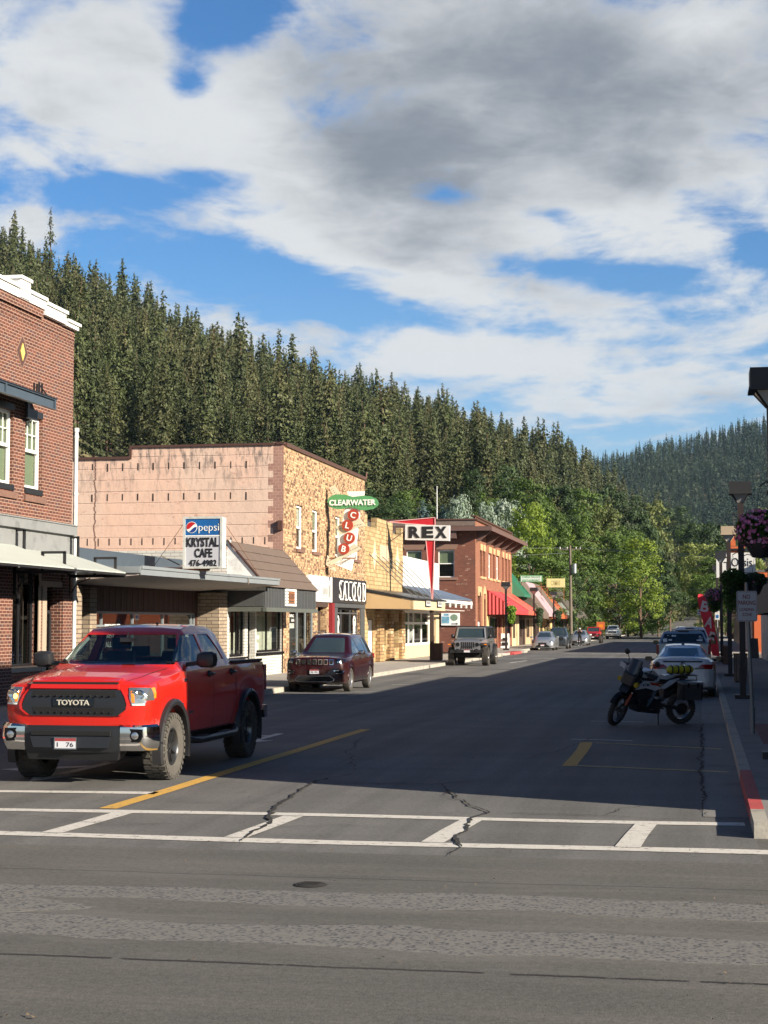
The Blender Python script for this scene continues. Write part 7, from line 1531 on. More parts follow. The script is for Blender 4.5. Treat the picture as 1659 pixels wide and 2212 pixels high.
car('pickup_truck', 'white full size pickup standing far down the road, facing the camera', 'pickup truck', -11.75, 226, 0, PICK, 'p_white', (0, 3.6), .39, .25, PW, tyre_w=.27, mirm='trim_black', mir_pos=(.85, 1.45), extra=ram_face)
# right-hand kerb, tails towards the camera
def sedan_tail(t, c):
 for s in (1, -1):
  r = [(.80, .50, .80), (.86, .42, .84), (.93, .52, .82)]; h = MB(); c.patch('rear', r if s > 0 else mir(r), off=.012, nx=6, nv=4, mb=h); sd = 'left' if s > 0 else 'right'; c.patch(sd, [(.82, 3.55, 3.85), (.92, 3.5, 3.88)], off=.010, nx=4, nv=3, mb=h); tl = h.build('tail_light', M['lamp_red'], t, smooth=40)
  r = [(.80, .30, .56), (.845, .36, .62)]; h = MB(); c.patch('rear', r if s > 0 else mir(r), off=.017, nx=4, nv=2, mb=h); h.build('tail_light_base', M['gloss_black'], tl)
  r = [(.28, .45, .76), (.33, .45, .80)]; h = MB(); c.patch('rear', r if s > 0 else mir(r), off=.012, nx=4, nv=2, mb=h); h.build('reflector_recess', M['trim_black'], t)
 h = MB(); c.patch('rear', sym([(.20, .70), (.32, .60)]), off=.012, nx=8, nv=2, mb=h); h.build('rear_diffuser', M['trim_black'], t)
 h = MB(); c.patch('top', [(3.60, -.55, .55), (3.86, -.68, .68)], off=.02, nx=8, nv=4, mb=h, skirt=.03); h.build('boot_spoiler', M['p_white'], t, smooth=40)
 h = MB(); c.patch('rear', sym([(.985, .52), (1.03, .56)]), off=.006, nx=8, nv=2, mb=h); h.build('spoiler_shadow_gap', M['trim_grey'], t)
 y = c.hit('rear', 0, .93).y; h = MB(); h.lathe([(.035, .012), (.06, .016), (.062, 0)], (0, y + .004, .93), 'Y', 18); h.box(-.07, .07, y, y + .016, .92, .94); h.build('badge', M['chrome'], t)
 y = c.hit('rear', 0, .72).y; plate(t, 0, y + .02, .70, '', face=1, band='plate')
 h = MB(); h.lathe([(0, .05), (.03, .04), (.05, 0)], (0, 2.4, 1.462), 'Z', 12); h.build('roof_aerial', M['gloss_black'], t)
 for x in (-.36, .36): h = MB(); h.box(x - .2, x + .2, 1.45, 1.6, 1.0, 1.3); h.build('seat_back', M['seat'], t)
car('sedan', 'white sedan seen from behind, parked at the right kerb beyond the motorcycle', 'car', -.50, 50.6, 180, SEDAN, 'p_white', (0, 2.78), .325, .21, SW(), mirm='gloss_black', mir_pos=(.7, 1.02), extra=sedan_tail, handles=((1.35, .86), (2.35, .88)))
def canopy_tail(stickers, mat='p_silver', z1=1.74):
 def f(t, c):
  b = MB(); w0, w1 = .90, .72
  b.hexa([(-w0, 2.9, 1.34), (w0, 2.9, 1.34), (w0, 4.72, 1.34), (-w0, 4.72, 1.34), (-w1, 2.9, z1), (w1, 2.9, z1), (w1, 4.55, z1), (-w1, 4.55, z1)]); b.hexa([(-w1, 2.9, z1), (w1, 2.9, z1), (w1, 4.55, z1), (-w1, 4.55, z1), (-w1 + .12, 2.95, z1 + .05), (w1 - .12, 2.95, z1 + .05), (w1 - .12, 4.45, z1 + .05), (-w1 + .12, 4.45, z1 + .05)]); cn = b.build('canopy', M[mat], t)
  b = MB(); e = .035
  b.face([(w0 * .9, 4.705 + e, 1.38), (-w0 * .9, 4.705 + e, 1.38), (-w1 * .93, 4.56 + e, z1 - .04), (w1 * .93, 4.56 + e, z1 - .04)][::-1]); b.face([(w0 * .9, 4.7, 1.37), (-w0 * .9, 4.7, 1.37), (-w0 * .9, 4.74, 1.38), (w0 * .9, 4.74, 1.38)]); b.build('rear_window', M['car_glass_dark'], cn)
  if stickers:
   b = MB(); F = Fr((0, 4.75, 0), (-1, 0, 0), (0, 1, 0))
   def st(u, v, w, h):
    n = -.14 * (v - 1.38) / .36 + .004; b.add([F.p(u - w / 2, v - h / 2, n + .02), F.p(u + w / 2, v - h / 2, n + .02), F.p(u + w / 2, v + h / 2, n - .01), F.p(u - w / 2, v + h / 2, n - .01)], [(0, 1, 2, 3)])
   for q in ((-.66, 1.46, .15, .13), (-.47, 1.47, .13, .06), (-.34, 1.62, .16, .06), (.52, 1.46, .08, .05), (.62, 1.46, .14, .07), (.62, 1.54, .14, .02), (.6, 1.6, .08, .03), (-.55, 1.63, .07, .02)): st(*q)
   b.build('window_stickers', M['letter_white'], cn)
  b = MB(); b.box(-.2, .2, 4.45, 4.56, z1 + .02, z1 + .075); b.build('brake_light_box', M['trim_grey'], cn)
  for f_ in (-1, 1): b = MB(); b.box(f_ * .93 - .05, f_ * .93 + .05, 4.7, 4.82, .95, 1.3); b.build('tail_light', M['lamp_red'], t)
  b = MB(); b.box(-.85, .85, 4.8, 4.95, .5, .7); b.build('rear_bumper', M['trim_black'], t); plate(t, 0, 4.96, .62, '', face=1)
  for x in (-.55, .55): b = MB(); b.cyl((x, 3.2, z1 + .03), (x, 3.2, z1 + .13), .012, n=6); b.build('roof_rack_post', M['trim_black'], t)
 return f
P2 = {k: (list(v) if isinstance(v, list) else v) for k, v in PICK.items()}; P2['zt'] = [(a, b if a < 1.1 or a > 2.9 else b - .14) for a, b in PICK['zt']]; PW2 = [(n, a, [(v - (.10 if v > 1.6 else .03), x, y) for v, x, y in r], m) for n, a, r, m in PW]
car('pickup_truck', 'silver pickup with stickers on its black rear window, ahead of the white sedan', 'pickup truck', -.62, 66.0, 180, P2, 'p_silver', (0, 3.6), .37, .24, PW2[:3], tyre_w=.25, mirm='trim_black', mir_pos=(.8, 1.35), extra=canopy_tail(True))
car('pickup_truck', 'white pickup with a tall plain canopy, third vehicle along the right kerb', 'pickup truck', -.50, 84.5, 180, PICK, 'p_white', (0, 3.6), .39, .25, PW[:3], tyre_w=.26, mirm='trim_black', mir_pos=(.8, 1.45), extra=canopy_tail(False, 'p_white', 1.80))
car('van', 'white vehicle roof just showing beyond the canopied pickups on the right', 'van', -2.3, 205, 180, SUV2, 'p_white', (0, 2.9), .36, .235, [('rear_window', 'rear', sym([(1.2, .65), (1.6, .58)]), 'car_glass_dark')], mirm='p_white', mir_pos=(.85, 1.17))
# -- the touring motorcycle (front points to -Y here; its left side faces +X)
def motorcycle():
 t = thing('motorcycle', 'black and white motorcycle with orange forks and yellow roll bag standing by the right kerb', 'motorcycle')
 WB = 1.50
 def moto_wheel(y, r, w, rr, nm):
  o = thing(nm, None, None); o.parent = t; o.location = (0, y, r)
  b = MB(); h = w / 2; b.lathe([(rr, -h * .7), (rr + .02, -h * .95), (r - .035, -h), (r - .012, -h * .7), (r - .002, -h * .3), (r - .002, h * .3), (r - .012, h * .7), (r - .035, h), (rr + .02, h * .95), (rr, h * .7)], (0, 0, 0), 'X', 48, closed=True)
  for k in range(30):
   for s_, off in ((-.55, 0), (.0, .5), (.55, 0)):
    a = 2 * math.pi * (k + off) / 30; da = .05; vs = []
    for rad in (r - .02, r + .008):
     for aa, hh in ((a - da, s_ - .22), (a + da, s_ - .22), (a + da, s_ + .22), (a - da, s_ + .22)): vs.append((h * hh, (rad - abs(s_) * .012) * math.cos(aa), (rad - abs(s_) * .012) * math.sin(aa)))
    b.hexa(vs)
  b.build('tyre', M['tyre'], o, smooth=40)
  b = MB(); b.lathe([(rr + .004, -.035), (rr - .012, -.04), (rr - .012, .04), (rr + .004, .035)], (0, 0, 0), 'X', 40, closed=True); b.lathe([(.045, -.06), (.05, -.03), (.03, 0), (.05, .03), (.045, .06)], (0, 0, 0), 'X', 16)
  for k in range(32): a = 2 * math.pi * k / 32; a2 = a + (.35 if k % 2 else -.35); s_ = 1 if k % 4 < 2 else -1; b.beam((s_ * .04, .045 * math.cos(a2), .045 * math.sin(a2)), (0, rr * math.cos(a), rr * math.sin(a)), .005)
  b.build('spoked_rim', M['rim_dark'], o, smooth=40)
  b = MB(); b.lathe([(.09, .058), (.15, .058), (.15, .063), (.09, .063)], (0, 0, 0), 'X', 28, closed=True); b.build('brake_disc', M['chrome_soft'], o)
  for ch in o.children: ch.matrix_parent_inverse = Matrix()
  return o
 moto_wheel(0, .345, .095, .265, 'front_wheel'); moto_wheel(WB, .325, .14, .225, 'rear_wheel')
 def P(name, mat, smooth=40):
  b = MB(); return b, (lambda: b.build(name, M[mat], t, smooth=smooth))
 # forks lean back: axle (0,.345) to the yoke (.42, 1.02)
 for s in (-1, 1):
  b, d = P('fork_tube', 'chrome_soft'); b.cyl((s * .10, .20, .62), (s * .10, .43, 1.05), .024); d()
  b, d = P('fork_guard', 'moto_orange'); b.tube([(s * .10, .06, .46), (s * .105, .12, .58), (s * .105, .19, .70)], [.022, .034, .03], 8); d()
 b, d = P('fork_leg', 'trim_black'); [b.cyl((s * .10, 0, .33), (s * .10, .20, .64), .032) for s in (-1, 1)]; d()
 b, d = P('front_mudguard', 'trim_grey'); n = 10; vs = []
 for k in range(n + 1):
  a = R(35 + 115 * k / n); r = .40 + .015 * math.sin(k); y, z = -r * math.cos(a) * -1, .345 + r * math.sin(a); y = r * math.cos(a + R(0)) ; vs += [(-.07, y, z - .03), (-.05, y, z), (.05, y, z), (.07, y, z - .03)]
 b.add(vs, [(k * 4 + j, k * 4 + j + 1, k * 4 + 5 + j, k * 4 + 4 + j) for k in range(n) for j in range(3)] + [(k * 4 + j + 4, k * 4 + 5 + j, k * 4 + j + 1, k * 4 + j) for k in range(n) for j in range(3)]); d()
 def blade(name, mat, pts, w0, w1, smooth=30, xs=None):
  """a faired panel: side outline [(y,z)] given width, thinner at its rim"""
  b = MB(); k = len(pts); cy = sum(p[0] for p in pts) / k; cz = sum(p[1] for p in pts) / k; sh = lambda f, x: [(x, cy + (y - cy) * f, cz + (z - cz) * f) for y, z in pts]
  vs = sh(.82, -w1) + sh(1, -w0) + sh(1, w0) + sh(.82, w1)
  fs = [tuple(range(k))[::-1], tuple(range(3 * k, 4 * k))] + [(r * k + i, r * k + (i + 1) % k, (r + 1) * k + (i + 1) % k, (r + 1) * k + i) for r in range(3) for i in range(k)]
  b.add(vs, fs); return b.build(name, M[mat], t, smooth=smooth, merge=True)
 # nose: beak, headlamp panel, screen
 blade('beak', 'trim_grey', [(-.02, .74), (.10, .70), (.30, .80), (.34, .90), (.20, .93), (.06, .86)], .10, .06)
 blade('headlight_cowl', 'trim_black', [(.02, .90), (.14, .88), (.40, .98), (.42, 1.16), (.24, 1.20), (.08, 1.10)], .11, .15)
 blade('headlight', 'moto_white', [(.035, .90), (.12, .90), (.20, 1.06), (.17, 1.14), (.09, 1.06)], .10, .095)
 b, d = P('windscreen', 'moto_screen', 60); vs = [(-.14, .16, 1.12), (-.06, .10, 1.12), (.06, .10, 1.12), (.14, .16, 1.12), (-.13, .30, 1.38), (-.06, .25, 1.40), (.06, .25, 1.40), (.13, .30, 1.38)]; b.add(vs + [(x, y + .012, z) for x, y, z in vs], [(0, 1, 5, 4), (1, 2, 6, 5), (2, 3, 7, 6), (12, 13, 9, 8), (13, 14, 10, 9), (14, 15, 11, 10)]); d()
 for s in (-1, 1):
  b, d = P('fog_lamp', 'moto_yellow'); b.cyl((s * .19, .08, .94), (s * .19, .16, .94), .05, n=14); b.beam((s * .12, .14, .93), (s * .19, .14, .93), .02); d()
 # tank, side fairings, seat, frame
 blade('fuel_tank', 'moto_white', [(.40, .98), (.50, 1.13), (.70, 1.15), (.86, 1.02), (.84, .93), (.55, .86)], .17, .12)
 blade('side_fairing', 'moto_dark', [(.22, .92), (.30, .62), (.42, .42), (.60, .40), (.72, .56), (.84, .86), (.62, .98), (.40, 1.02)], .20, .15)
 for s in (-1, 1):
  for nm, mat, pts in (('side_panel', 'moto_white', [(.30, .76), (.50, .94), (.72, .93), (.86, .78), (.74, .74), (.52, .80)]), ('orange_panel', 'moto_orange', [(.60, .92), (.84, .88), (.80, .84), (.64, .86)]), ('tail_panel', 'moto_white', [(.86, .78), (1.10, .94), (1.30, .98), (1.12, .86), (.98, .78)])):
   b = MB(); F = Fr((s * .200, 0, 0), (0, s, 0), (s, 0, 0)); q = [(s * y, z) for y, z in pts]; A = sum(a[0] * c[1] - c[0] * a[1] for a, c in zip(q, q[1:] + q[:1])); q = q if A > 0 else q[::-1]; b.fprism(F, q, -.05, .012 if nm != 'orange_panel' else .02); b.build(nm, M[mat], t)
  b = MB(); F = Fr((s * .212, 0, 0), (0, s, 0), (s, 0, 0)); ftext(b, F, 'KTM', s * .52, .80 if False else .86, .055, n=.004, width=.15, ext=.002, bold=.02); b.build('panel_lettering', M['letter_black'], t)
 blade('seat', 'trim_black', [(.78, .98), (.82, .90), (1.15, .90), (1.50, .97), (1.55, 1.03), (1.30, 1.02), (1.05, .95)], .13, .10, 50)
 b, d = P('engine', 'moto_engine'); b.box(-.15, .15, .50, .90, .30, .56); b.cyl((-.19, .80, .42), (.19, .80, .42), .13, n=18); b.cyl((-.17, .62, .40), (.17, .62, .40), .10, n=16); b.hexa([(-.10, .42, .50), (.10, .42, .50), (.1, .62, .50), (-.1, .62, .50), (-.10, .34, .78), (.10, .34, .78), (.10, .56, .80), (-.10, .56, .80)]); d()
 b, d = P('skid_plate', 'trim_black'); b.hexa([(-.15, .38, .30), (.15, .38, .30), (.13, .92, .24), (-.13, .92, .24), (-.19, .34, .46), (.19, .34, .46), (.17, .92, .32), (-.17, .92, .32)]); d()
 b, d = P('frame', 'trim_black'); [b.tube([(s * .06, .40, 1.0), (s * .14, .5, .75), (s * .15, .86, .5), (s * .12, .98, .38)], .022, 6) for s in (-1, 1)]; [b.tube([(s * .10, .82, .86), (s * .12, 1.2, .90), (s * .10, 1.55, .98)], .016, 6) for s in (-1, 1)]; d()
 b, d = P('swing_arm', 'moto_engine'); [b.beam((s * .09, .96, .42), (s * .10, 1.50, .325), .04, .07) for s in (-1, 1)]; b.tube([(.09, 1.0, .5), (.09, 1.06, .8)], .03, 8); d()
 b, d = P('chain_sprocket', 'moto_engine'); b.lathe([(.03, .078), (.11, .078), (.11, .086), (.03, .086)], (0, WB, .325), 'X', 24, closed=True); d()
 b, d = P('exhaust', 'trim_black'); b.tube([(-.10, .40, .50), (-.12, .55, .34), (-.14, .95, .34), (-.18, 1.15, .50), (-.20, 1.55, .72)], [.025, .025, .03, .05, .055], 10); d()
 b, d = P('footpeg', 'chrome_soft'); [b.beam((s * .14, .92, .38), (s * .30, .92, .38), .035, .02) for s in (-1, 1)]; b.beam((.18, .76, .36), (.22, .62, .35), .016); d()
 b, d = P('side_stand', 'trim_black'); b.tube([(.14, .88, .34), (.20, .86, .16), (.27, .84, .01)], .016, 6); b.box(.23, .32, .80, .88, .0, .012); d()
 b, d = P('rear_mudguard', 'trim_black'); b.hexa([(-.08, 1.42, .78), (.08, 1.42, .78), (.08, 1.86, .66), (-.08, 1.86, .66), (-.09, 1.42, .86), (.09, 1.42, .86), (.09, 1.84, .72), (-.09, 1.84, .72)]); d()
 # bars, guards, mirrors, screen stalks
 b, d = P('handlebar', 'trim_black'); b.tube([(-.40, .52, 1.13), (-.30, .49, 1.14), (-.15, .45, 1.12), (.15, .45, 1.12), (.30, .49, 1.14), (.40, .52, 1.13)], .014, 8); [b.cyl((s * .28, .49, 1.14), (s * .41, .525, 1.13), .019) for s in (-1, 1)]; b.box(-.08, .08, .36, .44, 1.14, 1.24); d()
 for s in (-1, 1):
  b, d = P('hand_guard', 'moto_white' if s < 0 else 'trim_black'); b.tube([(s * .42, .50, 1.13), (s * .40, .40, 1.12), (s * .28, .36, 1.11), (s * .20, .42, 1.12)], .012, 6); b.hexa([(s * .27, .36, 1.07), (s * .42, .40, 1.07), (s * .42, .42, 1.07), (s * .27, .38, 1.07), (s * .27, .36, 1.17), (s * .42, .40, 1.17), (s * .42, .42, 1.17), (s * .27, .38, 1.17)]); d()
  b = MB(); b.tube([(s * .25, .47, 1.14), (s * .29, .46, 1.30), (s * .33, .46, 1.36)], .008, 6); b.lathe([(0, -.02), (.045, -.018), (.062, 0), (.058, .012), (0, .012)], (s * .36, .46, 1.40), 'Y', 18); b.build('mirror', M['trim_black'], t, smooth=50)
 # rack, panniers, roll bag
 b, d = P('luggage_rack', 'trim_black'); [b.tube([(s * .10, 1.15, .92), (s * .22, 1.25, .95), (s * .23, 1.70, .95), (s * .10, 1.75, 1.0)], .011, 6) for s in (-1, 1)]; [b.tube([(s * .22, 1.28, .94), (s * .22, 1.30, .60), (s * .22, 1.66, .62), (s * .22, 1.70, .94)], .010, 6) for s in (-1, 1)]; b.box(-.16, .16, 1.45, 1.75, 1.02, 1.04); b.tube([(-.12, 1.2, 1.04), (0, 1.12, 1.07), (.12, 1.2, 1.04)], .011, 6); d()
 for s in (-1, 1):
  b = MB(); x0, x1 = (.24, .46) if s > 0 else (-.46, -.24); b.hexa([(x0, 1.24, .55), (x1, 1.27, .58), (x1, 1.66, .58), (x0, 1.70, .55), (x0, 1.24, .93), (x1, 1.24, .93), (x1, 1.70, .93), (x0, 1.70, .93)]); p = b.build('pannier', M['moto_case'], t)
  b = MB(); b.box(x0 - .004, x1 + .004, 1.232, 1.708, .905, .95); b.build('pannier_lid', M['moto_lid'], p); b = MB()
  for y in (1.25, 1.69): b.beam((x1 if s > 0 else x0, y, .58), (x1 if s > 0 else x0, y, .9), .022)
  for y in (1.36, 1.58): b.box(min(s * .455, s * .475), max(s * .455, s * .475), y - .02, y + .02, .84, .93)
  b.build('pannier_edges', M['trim_black'], p)
 rb = MB(); rb.cyl((-.27, 1.42, 1.12), (.27, 1.42, 1.12), .085, n=16) if False else rb.lathe([(0, -.30), (.05, -.295), (.085, -.24), (.082, -.12), (.09, 0), (.082, .12), (.085, .24), (.05, .295), (0, .30)], (0, 0, 0), 'Y', 16);
 rb.xf(Matrix.Translation((0, 1.42, 1.13)))
 r = rb.build('roll_bag', M['moto_bag'], t, smooth=60)
 b = MB()
 for y in (1.20, 1.34, 1.47, 1.62): b.lathe([(.088, -.018), (.094, -.012), (.094, .012), (.088, .018)], (0, y, 1.13), 'Y', 16)
 b.build('bag_straps', M['trim_black'], r)
 # the front end is steered towards its left
 St = Matrix.Translation((0, .40, 1.0)) @ Matrix.Rotation(R(34), 4, Vector((0, .46, 1)).normalized()) @ Matrix.Translation((0, -.40, -1.0))
 for ch in t.children:
  if ch.name.split('.')[0] in ('fork_tube', 'fork_leg', 'fork_guard', 'front_mudguard', 'handlebar', 'hand_guard', 'mirror', 'beak', 'headlight', 'windscreen', 'fog_lamp', 'headlight_cowl'): ch.data.transform(St)
  if ch.name.startswith('front_wheel'): ch.matrix_basis = St @ Matrix.Translation((0, 0, .345))
 # colour of the whole group is dark; it stands leaning on its stand, nose turned out of the bay
 fx, fy, rx, ry = -1.72, 33.86, -.42, 34.68
 ang = math.atan2(-(fx - rx), (fy - ry)); dirv = Vector((fx - rx, fy - ry, 0)).normalized()
 rz = math.atan2(dirv.x, -dirv.y)      # local -Y on to dirv
 t.rotation_euler = (0, R(7), 0); t.rotation_mode = 'XYZ'
 t.matrix_world = Matrix.Translation((fx, fy, 0)) @ Matrix.Rotation(rz, 4, 'Z') @ Matrix.Rotation(R(9), 4, 'Y')
 return t
M['moto_orange'] = plain('orange_plastic', (.40, .045, .012), .4, var=.05); M['moto_white'] = plain('white_plastic', (.55, .55, .56), .35, var=.05); M['moto_dark'] = plain('black_fairing', (.014, .014, .016), .35, var=.1)
M['moto_screen'] = plain('smoked_screen', (.05, .055, .06), .15, var=.1); M['moto_yellow'] = plain('yellow_fog_lens', (.45, .33, .02), .3); M['moto_engine'] = plain('dark_engine_metal', (.035, .034, .034), .5, .5, var=.3, vs=9)
M['moto_case'] = plain('aluminium_case', (.10, .10, .10), .4, .6, var=.1); M['moto_lid'] = plain('case_lid', (.32, .33, .34), .35, .6, var=.1); M['moto_bag'] = plain('yellow_dry_bag', (.52, .47, .02), .5, var=.25, vs=6)
motorcycle()
# -- right-hand buildings (they shade the street) and their fittings
def right_block(name, label, y0, y1, h, mat, xf=3.75, depth=14, holes=None, trim='brown_metal'):
 t = thing(name, label, 'building', (xf, (y0 + y1) / 2, 0)); F = FXn(xf); b = MB()
 hol = holes if holes is not None else [(-(y0 + k * 4.2 + 3.4), -(y0 + k * 4.2 + .8), .7, 2.7) for k in range(int((y1 - y0) / 4.2))]
 wall(b, F, -y1, -y0, 0, h, hol, .2); b.fquad(FY(y0), xf, xf + depth, 0, h); b.face([(xf, y1, 0), (xf, y1, h), (xf + depth, y1, h), (xf + depth, y1, 0)][::-1]); b.face([(xf + depth, y0, 0), (xf + depth, y1, 0), (xf + depth, y1, h), (xf + depth, y0, h)]); b.build('wall', M[mat], t)
 for q in hol: window(t, F, *q, n=-.08, fr=.08, fm=trim, gm='glass_dark', uprights=((q[0] + q[1]) / 2,))
 r = MB(); r.box(xf - .15, xf + depth, y0 - .05, y1 + .05, h, h + .12); r.build('roof', M['roof_gravel'], t)
 return t
right_block('corner_building', 'tall brick building on the near right corner whose shadow covers the street', 17.1, 38.0, 9.35, 'brick_red')
rb2 = right_block('tavern_building', 'low dark building under a shingled canopy on the right pavement', 38.02, 58, 5.55, 'brown_wood')
b = MB(); b.add([(3.73, 42, 4.2), (1.78, 42, 3.25), (1.78, 56.5, 3.25), (3.73, 56.5, 4.2)], [(3, 2, 1, 0)]); b.add([(3.73, 42, 4.1), (1.78, 42, 3.15), (1.78, 56.5, 3.15), (3.73, 56.5, 4.1)], [(0, 1, 2, 3)])
b.build('canopy_roof', M['shingle'], rb2); b = MB(); b.box(1.72, 1.80, 42, 56.5, 2.35, 3.27); b.box(1.8, 3.73, 56.42, 56.5, 2.35, 3.3); b.box(1.8, 3.73, 42, 42.08, 2.35, 3.3); b.box(1.8, 3.73, 42.1, 56.4, 2.4, 2.45); b.build('canopy_fascia', M['charcoal_wood'], rb2)
b = MB(); [b.beam((1.9, y, .15), (1.9, y, 2.4), .12) for y in (44.0,)]; b.build('canopy_post', M['brown_wood'], rb2)
rb3 = right_block('shop_building', 'low shop with pale pilasters at the far end of the first right hand block', 58.02, 95.2, 5.0, 'tan_wall')
b = MB(); [b.box(3.35, 3.75, y, y + .5, .15, 3.0) for y in (88.2, 90.6, 92.8, 94.6)]; b.box(3.3, 3.75, 86, 95.2, 3.0, 3.5); b.build('pale_pilasters', M['white_old'], rb3)
rb4 = right_block('orange_fronted_shop', 'shop with an orange painted front beyond the side street on the right', 115.0, 150, 5.6, 'orange_metal', xf=3.6)
right_block('shop_building', 'long low building further along the right pavement', 150.02, 186, 5.6, 'tan_wall', xf=3.6)
right_block('shop_building', 'last building of the right hand row before the trees', 222, 250, 6.8, 'brown_wood', xf=3.8)
b = MB(); b.box(2.4, 3.6, 116, 149, 2.7, 2.85); b.build('canopy', M['tan_metal'], rb4); b = MB(); [b.box(3.3, 3.58, y, y + .35, .15, 2.7) for y in (119, 125, 131, 137)]; b.build('pilasters', M['white_old'], rb4)
# -- street lamps
def lamp_thing(label, group, x, y, H=5.55, box='lamp_box', w=.54, lean=0):
 t = thing('street_lamp', label, 'street lamp', (x, y, 0), group)
 b = MB(); b.box(x - .21, x + .21, y - .21, y + .21, .13, .25); b.build('base', M['lamp_brown'], t)
 b = MB(); b.beam((x, y, .25), (x, y, H - .1), .15)
 for z in (.9, H * .46, H * .74): b.box(x - .095, x + .095, y - .095, y + .095, z, z + .045)
 b.build('post', M['lamp_brown'], t)
 b = MB(); h = w / 2; vs = [(x + sx * q, y + sy * q, z) for q, z in ((.07, H - .12), (h * .80, H + .12)) for sx, sy in ((-1, -1), (1, -1), (1, 1), (-1, 1))]; b.hexa(vs); b.build('lens', M['lens'], t)
 b = MB(); b.box(x - h, x + h, y - h, y + h, H + .13, H + .42); b.box(x - h - .02, x + h + .02, y - h - .02, y + h + .02, H + .10, H + .14)
 for sx, sy in ((-1, -1), (1, -1), (1, 1), (-1, 1)): b.beam((x + sx * .07, y + sy * .07, H - .12), (x + sx * h * .82, y + sy * h * .82, H + .12), .025)
 b.build('lamp_head', M[box], t)
 return t
GR = 'square headed lamps along the right kerb'; GL = 'square headed lamps along the left pavement'
for y, lb, bx_, w in ((24.1, 'nearest lamp post, cut by the right edge beside the big pink flower basket', 'lamp_box', .62), (43.2, 'dark lamp post with black square head directly behind the loading zone sign', 'lamp_box', .54), (61.5, 'lamp post with a beige square head, third along the right kerb', 'lamp_beige', .54), (84.9, 'lamp post by the red flag with a black square head, fourth along the right kerb', 'lamp_box', .54), (104.5, 'smallest and farthest black headed lamp post of the right kerb', 'lamp_box', .54)):
 lamp_thing(lb, GR, 1.05, y, H=5.2 if 60 < y < 62 else 5.28, box=bx_, w=w)
for y, x, lb in ((119.9, -13.95, 'black headed lamp post in front of the red awning'), (138.5, -13.75, 'black headed lamp post at the far end of the red awning'), (157.0, -13.7, 'black headed lamp post under the yellow sign'), (177.0, -13.7, 'black headed lamp post beside the dark brown mansard')):
 lamp_thing(lb, GL, x, y, H=4.7, w=.62)
# -- planting: shared leaf maker
def leaves(b, centre, rad, n, size, droop=0., shape=None, seed=0):
 g = np.random.default_rng(seed); p = g.normal(size=(n, 3)); p /= np.linalg.norm(p, axis=1)[:, None]; rr = g.random(n) ** .45; p = p * rr[:, None] * np.array(rad) + np.array(centre)
 if droop: p[:, 2] -= droop * g.random(n) ** 2
 a = g.normal(size=(n, 3)); a /= np.linalg.norm(a, axis=1)[:, None]; c = g.normal(size=(n, 3)); c -= (c * a).sum(1)[:, None] * a; c /= np.linalg.norm(c, axis=1)[:, None]; s = size * (.6 + .8 * g.random(n))[:, None]
 V = np.stack([p - a * s, p - c * s * .55, p + a * s, p + c * s * .55], 1).reshape(-1, 3); k = len(b.v); b.v += [tuple(v) for v in V.tolist()]; b.f += [(k + 4 * i, k + 4 * i + 1, k + 4 * i + 2, k + 4 * i + 3) for i in range(n)]; b.mi += [b.cur] * n
def leafmat(name, c1, c2, c3=None, sc=1.5, trans=.25, obj_rand=.35, spk=.55):
 m, t, b = newmat(name); geo = t.new('ShaderNodeNewGeometry'); pos = geo.outputs['Position']
 n = t.noise(pos, sc, 4, .7); n2 = t.noise(pos, sc * .12, 3, .6); oi = t.new('ShaderNodeObjectInfo').outputs['Random']
 col = t.mix(t.ss(n, .3, .7), c1, c2)
 if c3: col = t.mix(t.m('MULTIPLY', t.ss(n2, .45, .62), .75), col, c3)
 wn = t.new('ShaderNodeTexWhiteNoise', noise_dimensions='3D'); t.put(wn.inputs['Vector'], t.v('FLOOR', t.v('SCALE', pos, k=sc * 2.2) if False else t.v('MULTIPLY', pos, (sc * 2.2,) * 3)))
 col = t.v('SCALE', col, k=t.m('ADD', .90 - spk / 2, t.m('ADD', t.m('MULTIPLY', wn.outputs['Value'], spk), t.m('MULTIPLY', oi, obj_rand))))
 t.put(b.inputs['Base Color'], col); b.inputs['Roughness'].default_value = .6; b.inputs['Specular IOR Level'].default_value = .25
 tr = t.new('ShaderNodeBsdfTranslucent'); t.put(tr.inputs[0], t.v('MULTIPLY', col, (1.1, 1.3, .5))); mx = t.new('ShaderNodeMixShader'); mx.inputs[0].default_value = trans
 t.l.new(b.outputs[0], mx.inputs[1]); t.l.new(tr.outputs[0], mx.inputs[2]); t.l.new(mx.outputs[0], [n_ for n_ in t.n if n_.type == 'OUTPUT_MATERIAL'][0].inputs[0]); return m
M['basket_leaf'] = leafmat('basket_leaves', (.03, .07, .015), (.07, .14, .025), sc=14); M['basket_leaf_dull'] = leafmat('grey_green_basket_leaves', (.035, .06, .03), (.08, .12, .06), sc=14)
M['basket_bright'] = leafmat('lime_basket_leaves', (.10, .20, .02), (.22, .34, .04), sc=14)
M['petal'] = plain('magenta_petals', (.50, .13, .27), .6, var=.35, vs=30); M['petal_pale'] = plain('pale_pink_petals', (.58, .28, .44), .6, var=.2, vs=30)
